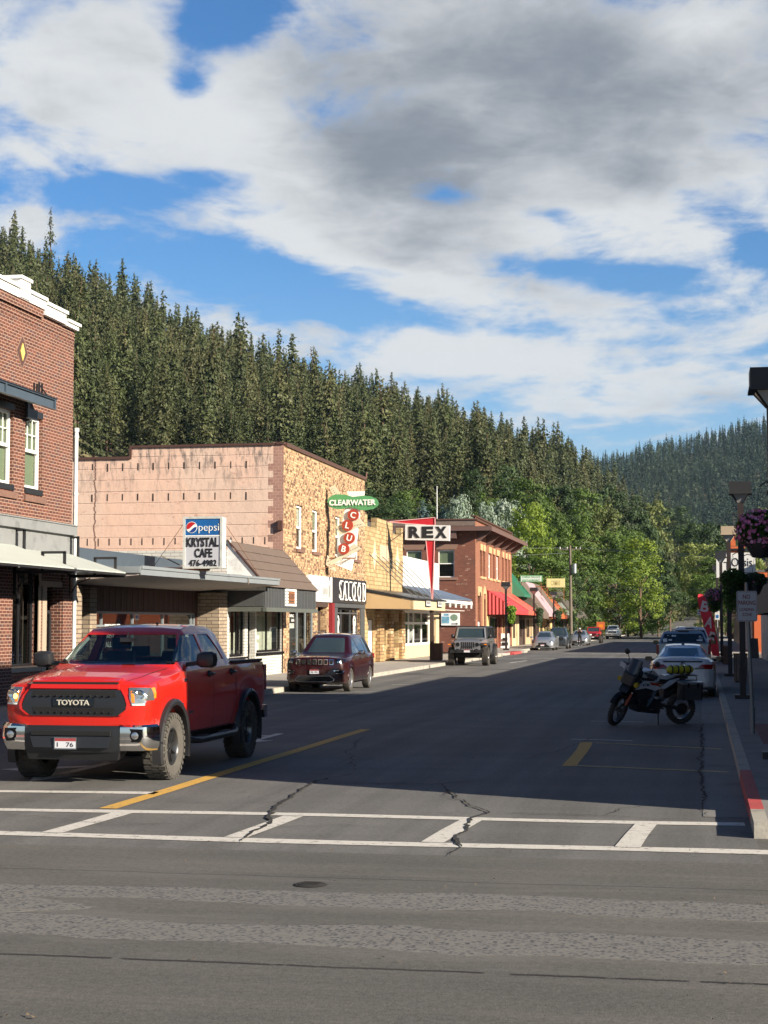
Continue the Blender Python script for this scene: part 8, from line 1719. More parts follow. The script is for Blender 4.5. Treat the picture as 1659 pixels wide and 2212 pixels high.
def basket(label, x, y, z, r, leaf, n, flowers=0, trail=0., arm=None, seed=1, size=.035, group=None, rz=.8):
 t = thing('hanging_basket', label, 'hanging basket', (x, y, z), group)
 b = MB(); b.lathe([(0, -.32), (r * .35, -.30), (r * .62, -.12), (r * .66, .0), (r * .6, .01)], (x, y, z), 'Z', 14); b.build('basket', M['trim_black'], t, smooth=40)
 b = MB(); leaves(b, (x, y, z + r * .25), (r, r, r * rz), n, size, seed=seed)
 if trail: leaves(b, (x, y, z - trail * .35), (r * .8, r * .8, trail * .75), n, size, seed=seed + 5)
 b.build('foliage', M[leaf], t)
 if flowers:
  b = MB(); g = np.random.default_rng(seed + 9)
  for k in range(flowers):
   v = Vector(g.normal(size=3)); v.normalize(); v.z = v.z * rz; c = Vector((x, y, z + r * .25)) + Vector((v.x * r, v.y * r, v.z * r)) * (.86 + .2 * g.random()); n_ = (v + Vector(g.normal(size=3)) * .3).normalized(); ax = n_.orthogonal().normalized(); ay = n_.cross(ax); s = .030 * (.7 + .6 * g.random())
   pts = [c + n_ * .012 + (ax * math.cos(q * math.pi / 5) + ay * math.sin(q * math.pi / 5)) * s * (1 if q % 2 else .74) for q in range(10)]
   b.cur = 0 if g.random() < .75 else 1
   for q in range(10): b.face([c, pts[q], pts[(q + 1) % 10]])
  o = b.build('blossoms', [M['petal'], M['petal_pale']], t); o['kind'] = 'stuff'
 if arm:
  b = MB(); b.tube([(arm, y, z + r + .35), ((arm + x) / 2, y, z + r + .42), (x, y, z + r + .36)], .012, 6); [b.tube([(x, y, z + r + .36), (x + r * .6 * math.cos(a), y + r * .6 * math.sin(a), z)], .004, 4) for a in (0, 2.1, 4.2)]; b.build('hanger', M['black_metal'], t)
 return t
basket('large hanging basket of magenta petunias at the right edge of the photo', .86, 24.0, 3.30, .36, 'basket_leaf', 2600, 420, arm=1.05, seed=3, size=.028, rz=.78)
basket('trailing green basket on the left of the post behind the loading zone sign', .83, 43.0, 3.12, .34, 'basket_leaf', 2200, 0, trail=.75, arm=1.05, seed=4)
basket('round dark basket on the right of the post behind the loading zone sign', 1.38, 43.2, 3.1, .32, 'basket_leaf_dull', 1800, 12, arm=1.05, seed=5, rz=.6)
basket('small pink and white flower basket above the red flag', .50, 61.4, 3.0, .34, 'basket_leaf', 1500, 260, trail=.5, arm=1.05, seed=6)
for y, x, lf, lb, tr in ((119.8, -13.55, 'basket_bright', 'lime green trailing basket on the lamp post in front of the red awning', .9), (138.4, -13.3, 'basket_leaf_dull', 'grey green trailing basket at the right end of the red awning', 1.2), (156.9, -13.25, 'basket_leaf_dull', 'grey green basket hanging before the lilac canopy', .6), (176.9, -13.25, 'basket_leaf_dull', 'grey green basket hanging before the dark brown mansard', 1.2)):
 basket(lb, x, y, 3.0, .38, lf, 800, 0, trail=tr, arm=x - .4, seed=int(y), size=.07, group='green baskets on the left lamp posts')
# -- signs, bins and posts
def loading_sign():
 t = thing('loading_sign', 'white metal sign with dark red letters NO PARKING LOADING ZONE on a leaning galvanised pole', 'sign', (.87, 29.5, .15)); x0 = .80; F = FY(29.38)
 b = MB(); b.cyl((.87, 29.45, .12), (.87, 29.45, .52), .042, n=10); b.cyl((.87, 29.45, .5), (.80, 29.45, 2.78), .032, n=12); b.cyl((.87, 29.45, .48), (.866, 29.45, .60), .05, n=10); b.build('pole', M['galv'], t, smooth=40)
 c = (.80, 2.36); w, h, r = .175, .265, .035
 def rr(w, h, r): return [(c[0] + sx * (w - r) + r * math.cos(a), c[1] + sy * (h - r) + r * math.sin(a)) for sx, sy, a0 in ((1, 1, 0), (-1, 1, 90), (-1, -1, 180), (1, -1, 270)) for a in (R(a0 + q * 22.5) for q in range(5))]
 b = MB(); b.fprism(F, rr(w, h, r), -.006, 0); p = b.build('sign_plate', M['sign_pale2'], t)
 b = MB(); o = rr(w - .012, h - .012, r - .006); i = rr(w - .019, h - .019, r - .01); n = len(o)
 b.add([F.p(u, v, .002) for u, v in o + i], [(k, (k + 1) % n, n + (k + 1) % n, n + k) for k in range(n)]); b.build('red_border', M['letter_red'], p)
 b = MB(); ftext(b, F, 'NO', c[0] - .005, c[1] + .165, .078, n=.003, width=.125, bold=.02, ext=.001); ftext(b, F, 'PARKING', c[0], c[1] + .06, .078, n=.003, width=.29, bold=.018, ext=.001); ftext(b, F, 'LOADING', c[0], c[1] - .055, .056, n=.003, width=.25, bold=.016, ext=.001); ftext(b, F, 'ZONE', c[0], c[1] - .145, .056, n=.003, width=.165, bold=.016, ext=.001); b.build('lettering', M['letter_red'], p)
 b = MB(); b.cyl((c[0], 29.385, c[1] - .22), (c[0], 29.37, c[1] - .22), .008); b.cyl((c[0], 29.385, c[1] + .235), (c[0], 29.37, c[1] + .235), .008); b.build('bolts', M['galv'], p)
M['sign_pale2'] = plain('reflective_white_sheet', (.46, .46, .47), .35, var=.05)
loading_sign()
def bin_(label, x, y, w, h, mat, z=.15):
 t = thing('litter_bin', label, 'litter bin', (x, y, z)); b = MB(); n = max(5, int(w / .075)); s = w / 2
 for k in range(n):
  q = -s + w * k / n; e = w / n * .82
  b.box(x + q, x + q + e, y - s, y - s + .03, z + .04, z + h); b.box(x + q, x + q + e, y + s - .03, y + s, z + .04, z + h); b.box(x - s, x - s + .03, y + q, y + q + e, z + .04, z + h); b.box(x + s - .03, x + s, y + q, y + q + e, z + .04, z + h)
 b.build('slats', M[mat], t); b = MB(); b.box(x - s + .035, x + s - .035, y - s + .035, y + s - .035, z, z + h - .02); b.build('liner', M['trim_black'], t)
 b = MB(); b.box(x - s - .02, x + s + .02, y - s - .02, y + s + .02, z + h, z + h + .04); b.build('rim', M['bin_wood'], t)
bin_('tall brown slatted litter bin on the left pavement beside the grey off roader', -13.55, 85.3, .52, .86, 'bin_wood')
bin_('worn wooden slatted litter bin on the right pavement behind the lamp post', 1.27, 55.2, .42, .90, 'bin_pale')
bin_('grey brown litter bin beside the foot of the red flag', 1.2, 79.5, .42, .85, 'bin_wood')
def flag():
 t = thing('feather_flag', 'tall red feather flag with white letters BAR on the right pavement', 'flag', (.80, 94, .15)); Y = 94.0; F = FY(Y)
 L = [(1.02, .25), (.94, 1.0), (.78, 1.9), (.58, 2.8), (.40, 3.35), (.22, 3.65), (.06, 3.74)]; Lf = [(.64, .3), (.46, 1.0), (.20, 1.9), (.0, 2.7), (-.10, 3.2), (-.14, 3.5), (-.1, 3.72)]
 b = MB(); vs = []
 for k, (l, r) in enumerate(zip(Lf, L)):
  for s_ in (0, .33, .66, 1): q = (l[0] + (r[0] - l[0]) * s_, l[1] + (r[1] - l[1]) * s_); vs.append(F.p(q[0] - .0, q[1], .04 * math.sin(s_ * 5 + k * 1.3)))
 b.add(vs, [(k * 4 + j, k * 4 + j + 1, k * 4 + 5 + j, k * 4 + 4 + j) for k in range(6) for j in range(3)]); b.build('cloth', M['flag_red'], t, smooth=60)
 b = MB();
 for ch, u, v in (('B', .27, 3.02), ('A', .48, 2.15), ('R', .68, 1.3)): ftext(b, F, ch, u, v, .60, n=.07, width=.44, rot=-14, bold=.03, ext=.002)
 b.build('letters', M['flag_white'], t); b = MB(); b.tube([(1.03, Y + .03, .15), (.95, Y + .03, 1.0), (.79, Y + .03, 1.9), (.59, Y + .03, 2.8), (.41, Y + .03, 3.36), (.23, Y + .03, 3.67), (.06, Y + .03, 3.76)], .015, 6); b.box(.85, 1.2, 93.85, 94.2, .15, .2); b.build('pole', M['black_metal'], t)
M['flag_red'] = plain('red_flag_cloth', (.62, .03, .05), .8, var=.1); M['flag_white'] = plain('white_flag_print', (.55, .5, .5), .8, var=.05)
flag()
def oasis():
 Y = 70.0; t = thing('hanging_sign', 'white sign with cursive writing under a small orange panel, over the right pavement', 'sign', (1.8, Y, 4)); F = FY(Y)
 b = MB(); b.fbox(F, 1.22, 2.28, 3.95, 5.02, -.12, 0); b.build('sign_panel', M['sign_white'], t); b = MB(); b.fbox(F, 1.22, 1.48, 5.3, 5.95, -.12, 0); b.fbox(F, 1.20, 1.85, 5.03, 5.28, -.14, .02); b.build('orange_panel', M['orange_metal'], t)
 b = MB(); b.fbox(F, 1.2, 1.6, 5.95, 6.05, -.14, .02); b.build('cap', M['white_trim'], t)
 b = MB(); ftext(b, F, 'Oasis', 1.73, 4.62, .36, n=.01, width=.84, ext=.003); ftext(b, F, 'ery', 1.85, 4.12, .18, n=.01, width=.4, ext=.003); b.build('lettering', M['letter_black'], t)
 b = MB(); b.beam((1.2, Y - .05, 5.15), (3.75, Y - .05, 5.15), .08); b.beam((1.3, Y - .05, 3.9), (3.75, Y - .05, 3.9), .06); b.build('bracket', M['black_metal'], t)
oasis()
def board2():
 t = thing('hanging_sign', 'smaller plain white sign with one dark letter, left of the cursive sign', 'sign', (1.3, 88, 4.5)); F = FY(88.0); b = MB(); b.fbox(F, .86, 1.55, 4.45, 5.8, -.1, 0); b.build('sign_panel', M['sign_white'], t); b = MB(); ftext(b, F, 'T', 1.42, 5.1, .4, n=.01, ext=.003); b.build('lettering', M['letter_black'], t); b = MB(); b.beam((.9, 87.95, 5.85), (3.75, 87.95, 5.85), .07); b.build('bracket', M['black_metal'], t)
board2()
def small_sign(name, label, x, y, z, w, h, mat, post='galv', z0=.0, marks=None, mm='letter_black'):
 t = thing(name, label, 'sign', (x, y, z0)); F = FY(y); b = MB(); b.fbox(F, x - w / 2, x + w / 2, z, z + h, -.01, 0); p = b.build('sign_plate', M[mat], t)
 b = MB(); b.cyl((x, y + .03, z0), (x, y + .03, z + h * .9), .035, n=8); b.build('post', M[post], t)
 if marks:
  b = MB(); [b.fbox(F, x + a, x + c, z + d, z + e, .001, .008) for a, c, d, e in marks]; b.build('marks', M[mm], p)
small_sign('traffic_sign', 'small white traffic sign just left of the top of the red flag', -.05, 130, 2.75, .34, .42, 'sign_white', z0=0, marks=((-.1, .0, .08, .16), (-.1, .1, .24, .34)))
small_sign('parking_sign', 'small white sign with a blue symbol right of the red flag', .98, 98.5, 2.3, .26, .52, 'sign_white', z0=.15, marks=((-.08, .08, .1, .28),), mm='sign_blue')
small_sign('warning_sign', 'small orange sign on a post behind the red off roader', -11.4, 193, 1.4, .95, .9, 'orange_metal', post='pole_wood', marks=((-.25, .25, .25, .6),), mm='lamp_amber')
t = thing('stop_sign', 'grey back of an octagonal road sign behind the white pickup', 'sign', (-11.75, 246, 0)); F = FY(246); b = MB(); b.fprism(F, [(-11.75 + .40 * math.cos(R(22.5 + 45 * k)), 2.75 + .40 * math.sin(R(22.5 + 45 * k))) for k in range(8)], -.01, 0); b.build('octagon_plate', M['grey_metal'], t); b = MB(); b.cyl((-11.75, 245.95, 0), (-11.75, 245.95, 3.1), .04); b.build('post', M['galv'], t)
t = thing('sandwich_board', 'white sandwich board with black print on the left pavement under the red awning', 'sign', (-15.3, 131, .15)); F = FY(130.8); b = MB(); b.hexa([(-15.65, 130.7, .15), (-14.95, 130.7, .15), (-14.95, 130.74, .15), (-15.65, 130.74, .15), (-15.62, 130.9, 1.3), (-14.98, 130.9, 1.3), (-14.98, 130.94, 1.3), (-15.62, 130.94, 1.3)]); b.hexa([(-15.65, 131.2, .15), (-14.95, 131.2, .15), (-14.95, 131.24, .15), (-15.65, 131.24, .15), (-15.62, 130.95, 1.3), (-14.98, 130.95, 1.3), (-14.98, 130.99, 1.3), (-15.62, 130.99, 1.3)]); b.build('board', M['letter_white'], t); b = MB(); b.fbox(FY(130.68), -15.55, -15.05, .35, .6, 0, .01); b.fbox(FY(130.68), -15.5, -15.1, .75, .95, -.05, 0); b.build('print', M['letter_black'], t)
t = thing('sandwich_board', 'black sandwich board on the right pavement in front of the pale pilasters', 'sign', (2.95, 95, .15)); b = MB(); b.hexa([(2.6, 94.3, .15), (3.2, 94.3, .15), (3.2, 94.34, .15), (2.6, 94.34, .15), (2.65, 94.5, 1.25), (3.15, 94.5, 1.25), (3.15, 94.54, 1.25), (2.65, 94.54, 1.25)]); b.build('board', M['black_board'], t)
def posts():
 t = thing('utility_pole', 'tall wooden utility pole with a transformer beyond the orange canopied shop', 'utility pole', (-12.75, 166, 0)); b = MB(); b.cyl((-12.75, 166, 0), (-12.8, 166, 9.95), .17, .11, n=10); b.build('pole', M['pole_wood'], t)
 b = MB(); b.beam((-13.9, 166, 9.55), (-11.7, 166, 9.55), .10); b.build('crossarm', M['pole_wood'], t); b = MB(); b.cyl((-12.35, 165.8, 7.15), (-12.35, 165.8, 8.1), .2, n=12); b.build('transformer', M['grey_metal'], t)
 b = MB(); [b.cyl((x, 166, 9.6), (x, 166, 9.8), .05, n=8) for x in (-13.8, -13.1, -12.2, -11.8)]; b.build('insulators', M['white_old'], t)
 w = thing('power_lines', 'thin power lines crossing above the far street from the utility pole', 'power line', (-12, 166, 9)); b = MB()
 for z0, z1, x in ((9.8, 8.6, -11.8), (9.7, 8.35, -12.2), (6.2, 5.4, -12.6)):
  b.tube([Vector((x, 166, z0)).lerp(Vector((9.2, 152, z1)), q) + Vector((0, 0, -.9 * 4 * q * (1 - q) * .5)) for q in np.linspace(0, 1, 14)], .014, 4)
 for dz in (0, .5): b.tube([Vector((-13.0, 166, 9.7 - dz)).lerp(Vector((-24, 150, 9.0 - dz * 2)), q) for q in np.linspace(0, 1, 5)], .014, 4)
 b.build('wires', M['galv'], w)
 t = thing('utility_pole', 'second pole standing by the right buildings where the power lines end, outside the frame', 'utility pole', (9.2, 152, 0)); b = MB(); b.cyl((9.2, 152, 0), (9.2, 152, 9.2), .16, .11, n=8); b.build('pole', M['pole_wood'], t)
 t = thing('arm_street_light', 'tall street light with a long curved arm reaching over the far street', 'street light', (-12.9, 236, 0)); b = MB(); b.cyl((-12.9, 236, 0), (-12.9, 236, 7.4), .1, .08, n=8); b.build('pole', M['pole_wood'], t); b = MB(); b.tube([(-12.9, 236, 7.3), (-11.6, 236, 7.8), (-10, 236, 8.15), (-8.9, 236, 8.25)], .045, 6); b.build('arm', M['galv'], t); b = MB(); b.ball((-8.6, 236, 8.22), .4, .15, .1); b.build('lamp', M['grey_metal'], t)
 t = thing('flag_pole', 'slim white pole rising behind the orange brick corner building', 'pole', (-27.0, 170, 0)); b = MB(); b.cyl((-27.0, 170, 0), (-27.0, 170, 16.5), .09, .05, n=8); b.build('pole', M['white_old'], t)
 t = thing('railing', 'small pale railing at the foot of the far hill road', 'railing', (-14.6, 350, 0)); b = MB(); [b.box(-15.6, -13.7, 349.9, 350.1, z, z + .16) for z in (.3, .75, 1.2)]; [b.box(x, x + .18, 349.85, 350.15, 0, 1.5) for x in (-15.7, -14.7, -13.75)]; b.build('bars', M['white_old'], t)
 t = thing('short_lamp', 'short grey lamp standing right of the pale railing', 'street lamp', (-13.3, 352, 0)); b = MB(); b.cyl((-13.3, 352, 0), (-13.3, 352, 3.2), .1, n=8); b.build('post', M['galv'], t); b = MB(); b.cyl((-13.3, 352, 3.2), (-13.3, 352, 3.6), .75, .1, n=8); b.build('head', M['grey_metal'], t)
 t = MB(); t.lathe([(0, 0), (.55, .1), (.6, .5), (.35, 1.0), (0, 1.1)], (-12.1, 420, 0), 'Z', 9); tag(t.build('boulder', M['white_paint'], smooth=50), 'white painted boulder at the bottom of the far hill road', 'boulder')
posts()
# -- the person
def person():
 t = thing('person', 'person in black with a pale cap standing in the road, hands raised to the face', 'person', (-11.12, 155.2, 0))
 J = {'pel': (0, 0, .93, .14), 'che': (0, -.01, 1.25, .155), 'neck': (0, -.01, 1.44, .06), 'hd': (0, -.02, 1.53, .085), 'top': (0, -.01, 1.62, .075),
         'shl': (.17, 0, 1.38, .065), 'ell': (.27, -.12, 1.20, .045), 'hal': (.08, -.27, 1.48, .032), 'shr': (-.17, 0, 1.38, .065), 'elr': (-.27, -.12, 1.20, .045), 'har': (-.08, -.27, 1.48, .032),
         'hil': (.09, 0, .88, .10), 'knl': (.12, -.02, .48, .07), 'anl': (.13, .0, .08, .05), 'fol': (.14, -.14, .04, .04), 'hir': (-.09, 0, .88, .10), 'knr': (-.11, -.02, .48, .07), 'anr': (-.12, .02, .08, .05), 'for': (-.13, -.12, .04, .04)}
 E_ = [('pel', 'che'), ('che', 'neck'), ('neck', 'hd'), ('hd', 'top'), ('che', 'shl'), ('shl', 'ell'), ('ell', 'hal'), ('che', 'shr'), ('shr', 'elr'), ('elr', 'har'), ('pel', 'hil'), ('hil', 'knl'), ('knl', 'anl'), ('anl', 'fol'), ('pel', 'hir'), ('hir', 'knr'), ('knr', 'anr'), ('anr', 'for')]
 ks = list(J); me = bpy.data.meshes.new('p'); me.from_pydata([J[k][:3] for k in ks], [(ks.index(a), ks.index(c)) for a, c in E_], []); o = bpy.data.objects.new('p', me); COL.objects.link(o)
 md = o.modifiers.new('s', 'SKIN');
 for i, k in enumerate(ks): v = me.skin_vertices[0].data[i]; v.radius = (J[k][3],) * 2; v.use_root = (i == 0)
 o.modifiers.new('d', 'SUBSURF').levels = 2; bpy.context.view_layer.update(); m2 = bpy.data.meshes.new_from_object(o.evaluated_get(bpy.context.evaluated_depsgraph_get())); bpy.data.objects.remove(o)
 for m_ in ('cloth_black', 'skin', 'cloth_white'): m2.materials.append(M[m_])
 for p in m2.polygons:
  p.use_smooth = True; c = p.center; p.material_index = 1 if (c.z > 1.44 and abs(c.x) < .13) or (c.y < -.17 and c.z > 1.3) else 2 if c.z < .07 else 0
 bo = bpy.data.objects.new('body', m2); COL.objects.link(bo); bo.parent = t; bo.matrix_parent_inverse = Matrix()
 def loc(b, nm, mat): x = b.build(nm, M[mat], t, smooth=50); x.matrix_parent_inverse = Matrix(); return x
 b = MB(); b.ball((0, -.01, 1.62), .095, .105, .075); b.hexa([(-.07, -.2, 1.60), (.07, -.2, 1.60), (.07, -.08, 1.62), (-.07, -.08, 1.62), (-.07, -.2, 1.615), (.07, -.2, 1.615), (.07, -.08, 1.64), (-.07, -.08, 1.64)]); loc(b, 'cap', 'cloth_white')
 b = MB(); b.box(-.05, .05, -.32, -.30, 1.46, 1.56); loc(b, 'phone', 'trim_black')
 for s in (-1, 1): b = MB(); [b.tube([(s * (.03 + .018 * q), -.27, 1.46), (s * (.035 + .018 * q), -.31, 1.50 + .008 * q), (s * (.03 + .016 * q), -.325, 1.53)], .009, 5) for q in range(4)]; b.tube([(s * .08, -.26, 1.47), (s * .055, -.28, 1.50)], .010, 5); loc(b, 'fingers', 'skin')
 b = MB(); b.ball((0, -.105, 1.535), .012, .02, .02); [b.ball((s * .032, -.098, 1.56), .012, .006, .007) for s in (-1, 1)]; b.box(-.022, .022, -.104, -.098, 1.497, 1.502); loc(b, 'face', 'skin')
person()
# -- trees
def np_mesh(name, V, nface, mats, parent=None, smooth=False, tri=False):
 k = 3 if tri else 4; me = bpy.data.meshes.new(name); nv = len(V); nf = nv // k
 me.vertices.add(nv); me.vertices.foreach_set('co', np.asarray(V, np.float32).ravel()); me.loops.add(nv); me.loops.foreach_set('vertex_index', np.arange(nv, dtype=np.int32)); me.polygons.add(nf)
 me.polygons.foreach_set('loop_start', np.arange(0, nv, k, dtype=np.int32)); me.update(calc_edges=True)
 for m_ in mats: me.materials.append(m_)
 return me
def conifer(seed, whorls=34, nb=6, H=25., Rm=3.3, clump=.52, per=4, base=.10, sparse=0.):
 """needle clumps set along drooping boughs; returns (n*4,3) quads"""
 g = np.random.default_rng(seed); Q = []
 for i in range(whorls):
  f = i / (whorls - 1); h = base + (1 - base) * f ** .92; z = h * H
  prof = (1 - h) ** .66 * (1.0 if h > base + .10 else .62) + .035
  if g.random() < sparse: continue
  a0 = g.random() * 6.28; k = nb if f < .8 else nb - 2
  for j in range(k):
   L = Rm * prof * (.5 + .75 * g.random()) * 1.22; a = a0 + 6.283 * j / k + g.normal() * .25
   if g.random() < .06: continue
   up = .25 * (h - .45); n = max(2, int(per * L / Rm * 1.35) + 1)
   for q in range(n):
    t = (q + .45 + .3 * g.random()) / n; r = L * t; zz = z + L * t * up - L * .20 * t * t + g.normal() * .12
    s = clump * (1.15 - .45 * t) * (.7 + .6 * g.random()) * (.38 + .62 * min(1, prof * 2.6)); off = g.normal(size=3) * .18; c = np.array([math.cos(a) * r, math.sin(a) * r, zz]) + off
    N_ = np.array([math.cos(a) * .75, math.sin(a) * .75, .45]) + g.normal(size=3) * .38; rad = np.array([math.cos(a), math.sin(a), up * .6 - .35]) + g.normal(size=3) * .4; rad -= N_ * (rad @ N_) / (N_ @ N_); rad /= np.linalg.norm(rad); tn = np.cross(rad, N_); tn /= np.linalg.norm(tn); nn = np.cross(rad, tn)
    Q += [c - rad * s, c - tn * s * .62 + nn * s * .15, c + rad * s * 1.05, c + tn * s * .62 + nn * s * .15]
    if q % 2 == 0: tn2 = nn; Q += [c - rad * s * .8, c - tn2 * s * .5, c + rad * s * .8, c + tn2 * s * .5]
 Q += [np.array(v) for v in ((-.12, 0, H * .95), (0, .05, H * .95), (.12, 0, H * .95), (0, 0, H * 1.02))]
 return np.array(Q)
M['needle'] = leafmat('conifer_needles', (.042, .056, .021), (.076, .090, .034), (.100, .094, .040), sc=.55, trans=.08, obj_rand=.5, spk=.25)
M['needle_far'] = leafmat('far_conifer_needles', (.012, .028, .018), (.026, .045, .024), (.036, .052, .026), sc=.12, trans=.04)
M['needle_blue'] = leafmat('blue_spruce_needles', (.05, .085, .085), (.09, .14, .14), sc=1., trans=.05)
M['needle_dead'] = leafmat('dead_conifer_twigs', (.10, .055, .035), (.16, .09, .06), sc=1., trans=.05)
M['bark'] = plain('conifer_bark', (.13, .08, .055), .95, var=.3, vs=2)
def trunk_mesh(H=25., r=.32, seed=0):
 b = MB(); g = np.random.default_rng(seed); b.tube([(g.normal() * .05 * k, g.normal() * .05 * k, H * k / 6 * .98) for k in range(7)], [r * (1 - .9 * k / 6) for k in range(7)], 7); o = b.build('trunk', M['bark']); me = o.data; bpy.data.objects.remove(o); return me
CM = [np_mesh('crown', conifer(s, whorls=w, nb=n, Rm=rm, sparse=sp, base=bs, clump=.35, per=8), 4, [M['needle']]) for s, w, n, rm, sp, bs in ((1, 46, 8, 3.9, .02, .08), (2, 42, 8, 4.5, .05, .12), (3, 50, 7, 3.4, .03, .06), (4, 40, 7, 4.9, .10, .20), (5, 44, 8, 4.2, .06, .10), (6, 48, 7, 3.2, .04, .14), (7, 38, 8, 4.6, .12, .24))]
TM = [trunk_mesh(seed=s) for s in range(3)]
def px_of(X, Y): return 830 + 3558 * math.tan(math.atan2(X, Y) + R(10.8735))
def roof_px(x): return float(np.interp(x, [-50, 154, 156, 285, 286, 613, 787, 788, 870, 872, 1040, 1105, 1106, 1270, 1500, 1700], [640, 705, 985, 985, 965, 957, 1027, 1120, 1130, 1126, 1123, 1170, 1250, 1330, 1345, 1345]))
FBX = [-100, 700, 900, 1000, 1240, 1400, 1500, 1700]; FBD = [285, 285, 300, 315, 350, 420, 520, 560]
cand = []
g = np.random.default_rng(42)
for d in np.arange(285, 860, 7.2):
 step = 7.2 / d * 3558
 for p in np.arange(-90, 1560, step):
  pp = p + g.normal() * step * .3; dd = d + g.normal() * 2.2; h = math.atan((pp - 830) / 3558) - R(10.8735)
  if dd < np.interp(pp, FBX, FBD) or dd > np.interp(pp, RX, RD) + 22: continue
  if 190 < pp < 262 and 330 < dd < 372: continue
  if 245 < pp < 285 and 350 < dd < 400 and g.random() < .6: continue
  X, Y = dd * math.sin(h), dd * math.cos(h); Z = float(height(X, Y)); sc = g.uniform(.66, 1.08) + (.22 if g.random() < .12 else 0) * (1 if dd < np.interp(pp, RX, RD) - 40 else .86)
  if g.random() < .10: sc *= .6
  top = 1348 - (Z + 25 * sc - 2) / dd * 3550
  vis = top < roof_px(pp) - 10 and 0 <= pp + 12 and pp - 12 <= 1660
  cand.append((dd, pp, X, Y, Z, sc, vis))
cand.sort(key=lambda c: c[0]); NI = 0; rest = []
ZN = [(60, 'above the white brick coping'), (155, 'by the red brick corner'), (220, 'behind the white drain pipe'), (285, 'left of the step in the peach wall'), (350, 'just right of the step in the peach wall'), (420, 'above the middle of the peach wall'), (500, 'above the cafe sign'), (560, 'above the right half of the peach wall'), (613, 'above the right end of the peach wall'), (700, 'over the tan brick front'), (790, 'above the green oval sign'), (870, 'over the notched stone parapet'), (930, 'above the theatre sign'), (1000, 'over the pale flag pole'), (1060, 'above the brick corner building'), (1120, 'over the bracketed eave'), (1250, 'above the green framed sign'), (9999, 'toward the foot of the far mountain')]
SH = ('full', 'broad', 'narrow', 'sparse', 'bushy', 'slim', 'ragged')
def words(pp, dd, sc, k):
 a = 'very tall' if sc > 1.08 else 'tall' if sc > .95 else 'medium' if sc > .8 else 'short' if sc > .55 else 'stunted'; rd = float(np.interp(pp, RX, RD)); q = (dd - 285) / (rd - 285)
 return '%s %s conifer %s, %s' % (a, SH[k], next(n for m_, n in ZN if pp < m_), 'low down' if q < .2 else 'halfway up' if q < .45 else 'high up' if q < .8 else 'on the ridge')
for c in cand:
 dd, pp, X, Y, Z, sc, vis = c
 if vis and NI < 296:
  NI += 1; k = int(g.integers(len(CM))); t = thing('pine_tree', words(pp, dd, sc, k), 'conifer', (X, Y, Z - .3), 'conifers on the left hillside'); t.rotation_euler = (g.normal() * .02, g.normal() * .02, g.random() * 6.28); t.scale = (sc * g.uniform(.85, 1.2),) * 2 + (sc,)
  for nm, me in (('crown', CM[k]), ('trunk', TM[k % 3])): o = bpy.data.objects.new(nm, me); COL.objects.link(o); o.parent = t
 else: rest.append(c)
dl = {}
for o in [o for o in bpy.data.objects if o.get('group') == 'conifers on the left hillside']: dl.setdefault(o['label'], []).append(o)
for k, v in dl.items():
 v.sort(key=lambda o: px_of(o.location.x, o.location.y)); nm = {2: ('left', 'right'), 3: ('leftmost', 'middle', 'rightmost')}.get(len(v), None if len(v) == 1 else ['%s from left' % w for w in ('first', 'second', 'third', 'fourth', 'fifth', 'sixth', 'seventh')])
 if nm:
  for o, w in zip(v, nm): o['label'] = k + ', ' + w
LOW = [conifer(100 + s, whorls=30, nb=6, per=3.2, clump=.62, Rm=3.7 + .35 * s) for s in range(4)]; FAR = [conifer(200 + s, whorls=13, nb=4, per=1.6, clump=1.15, Rm=3.7, base=.04) for s in range(4)]
def forest(name, label, items, protos, mat):
 A = []
 for X, Y, Z, sc in items:
  P0 = protos[int(g.integers(len(protos)))]; a = g.random() * 6.28; c, s = math.cos(a), math.sin(a); w = sc * g.uniform(.85, 1.15)
  A.append(np.stack([(P0[:, 0] * c - P0[:, 1] * s) * w + X, (P0[:, 0] * s + P0[:, 1] * c) * w + Y, P0[:, 2] * sc + Z], 1))
 me = np_mesh(name, np.concatenate(A), 4, [mat]); o = bpy.data.objects.new(name, me); COL.objects.link(o); tag(o, label, 'forest', kind='stuff'); return o
forest('hillside_forest', 'dense dark conifer forest covering the upper left hillside', [(c[2], c[3], c[4] - .3, c[5]) for c in rest], LOW, M['needle'])
it = []
for d in np.arange(990, 1800, 9.5):
 step = 8.4 / d * 3558
 for p in np.arange(1120, 1760, step):
  pp = p + g.normal() * step * .3; dd = d + g.normal() * 3; h = math.atan((pp - 830) / 3558) - R(10.8735); X, Y = dd * math.sin(h), dd * math.cos(h); it.append((X, Y, float(height(X, Y)) - .5, g.uniform(.55, .98)))
forest('mountain_forest', 'bluish dark conifer forest covering the far mountain on the right', it, FAR, M['needle_far'])
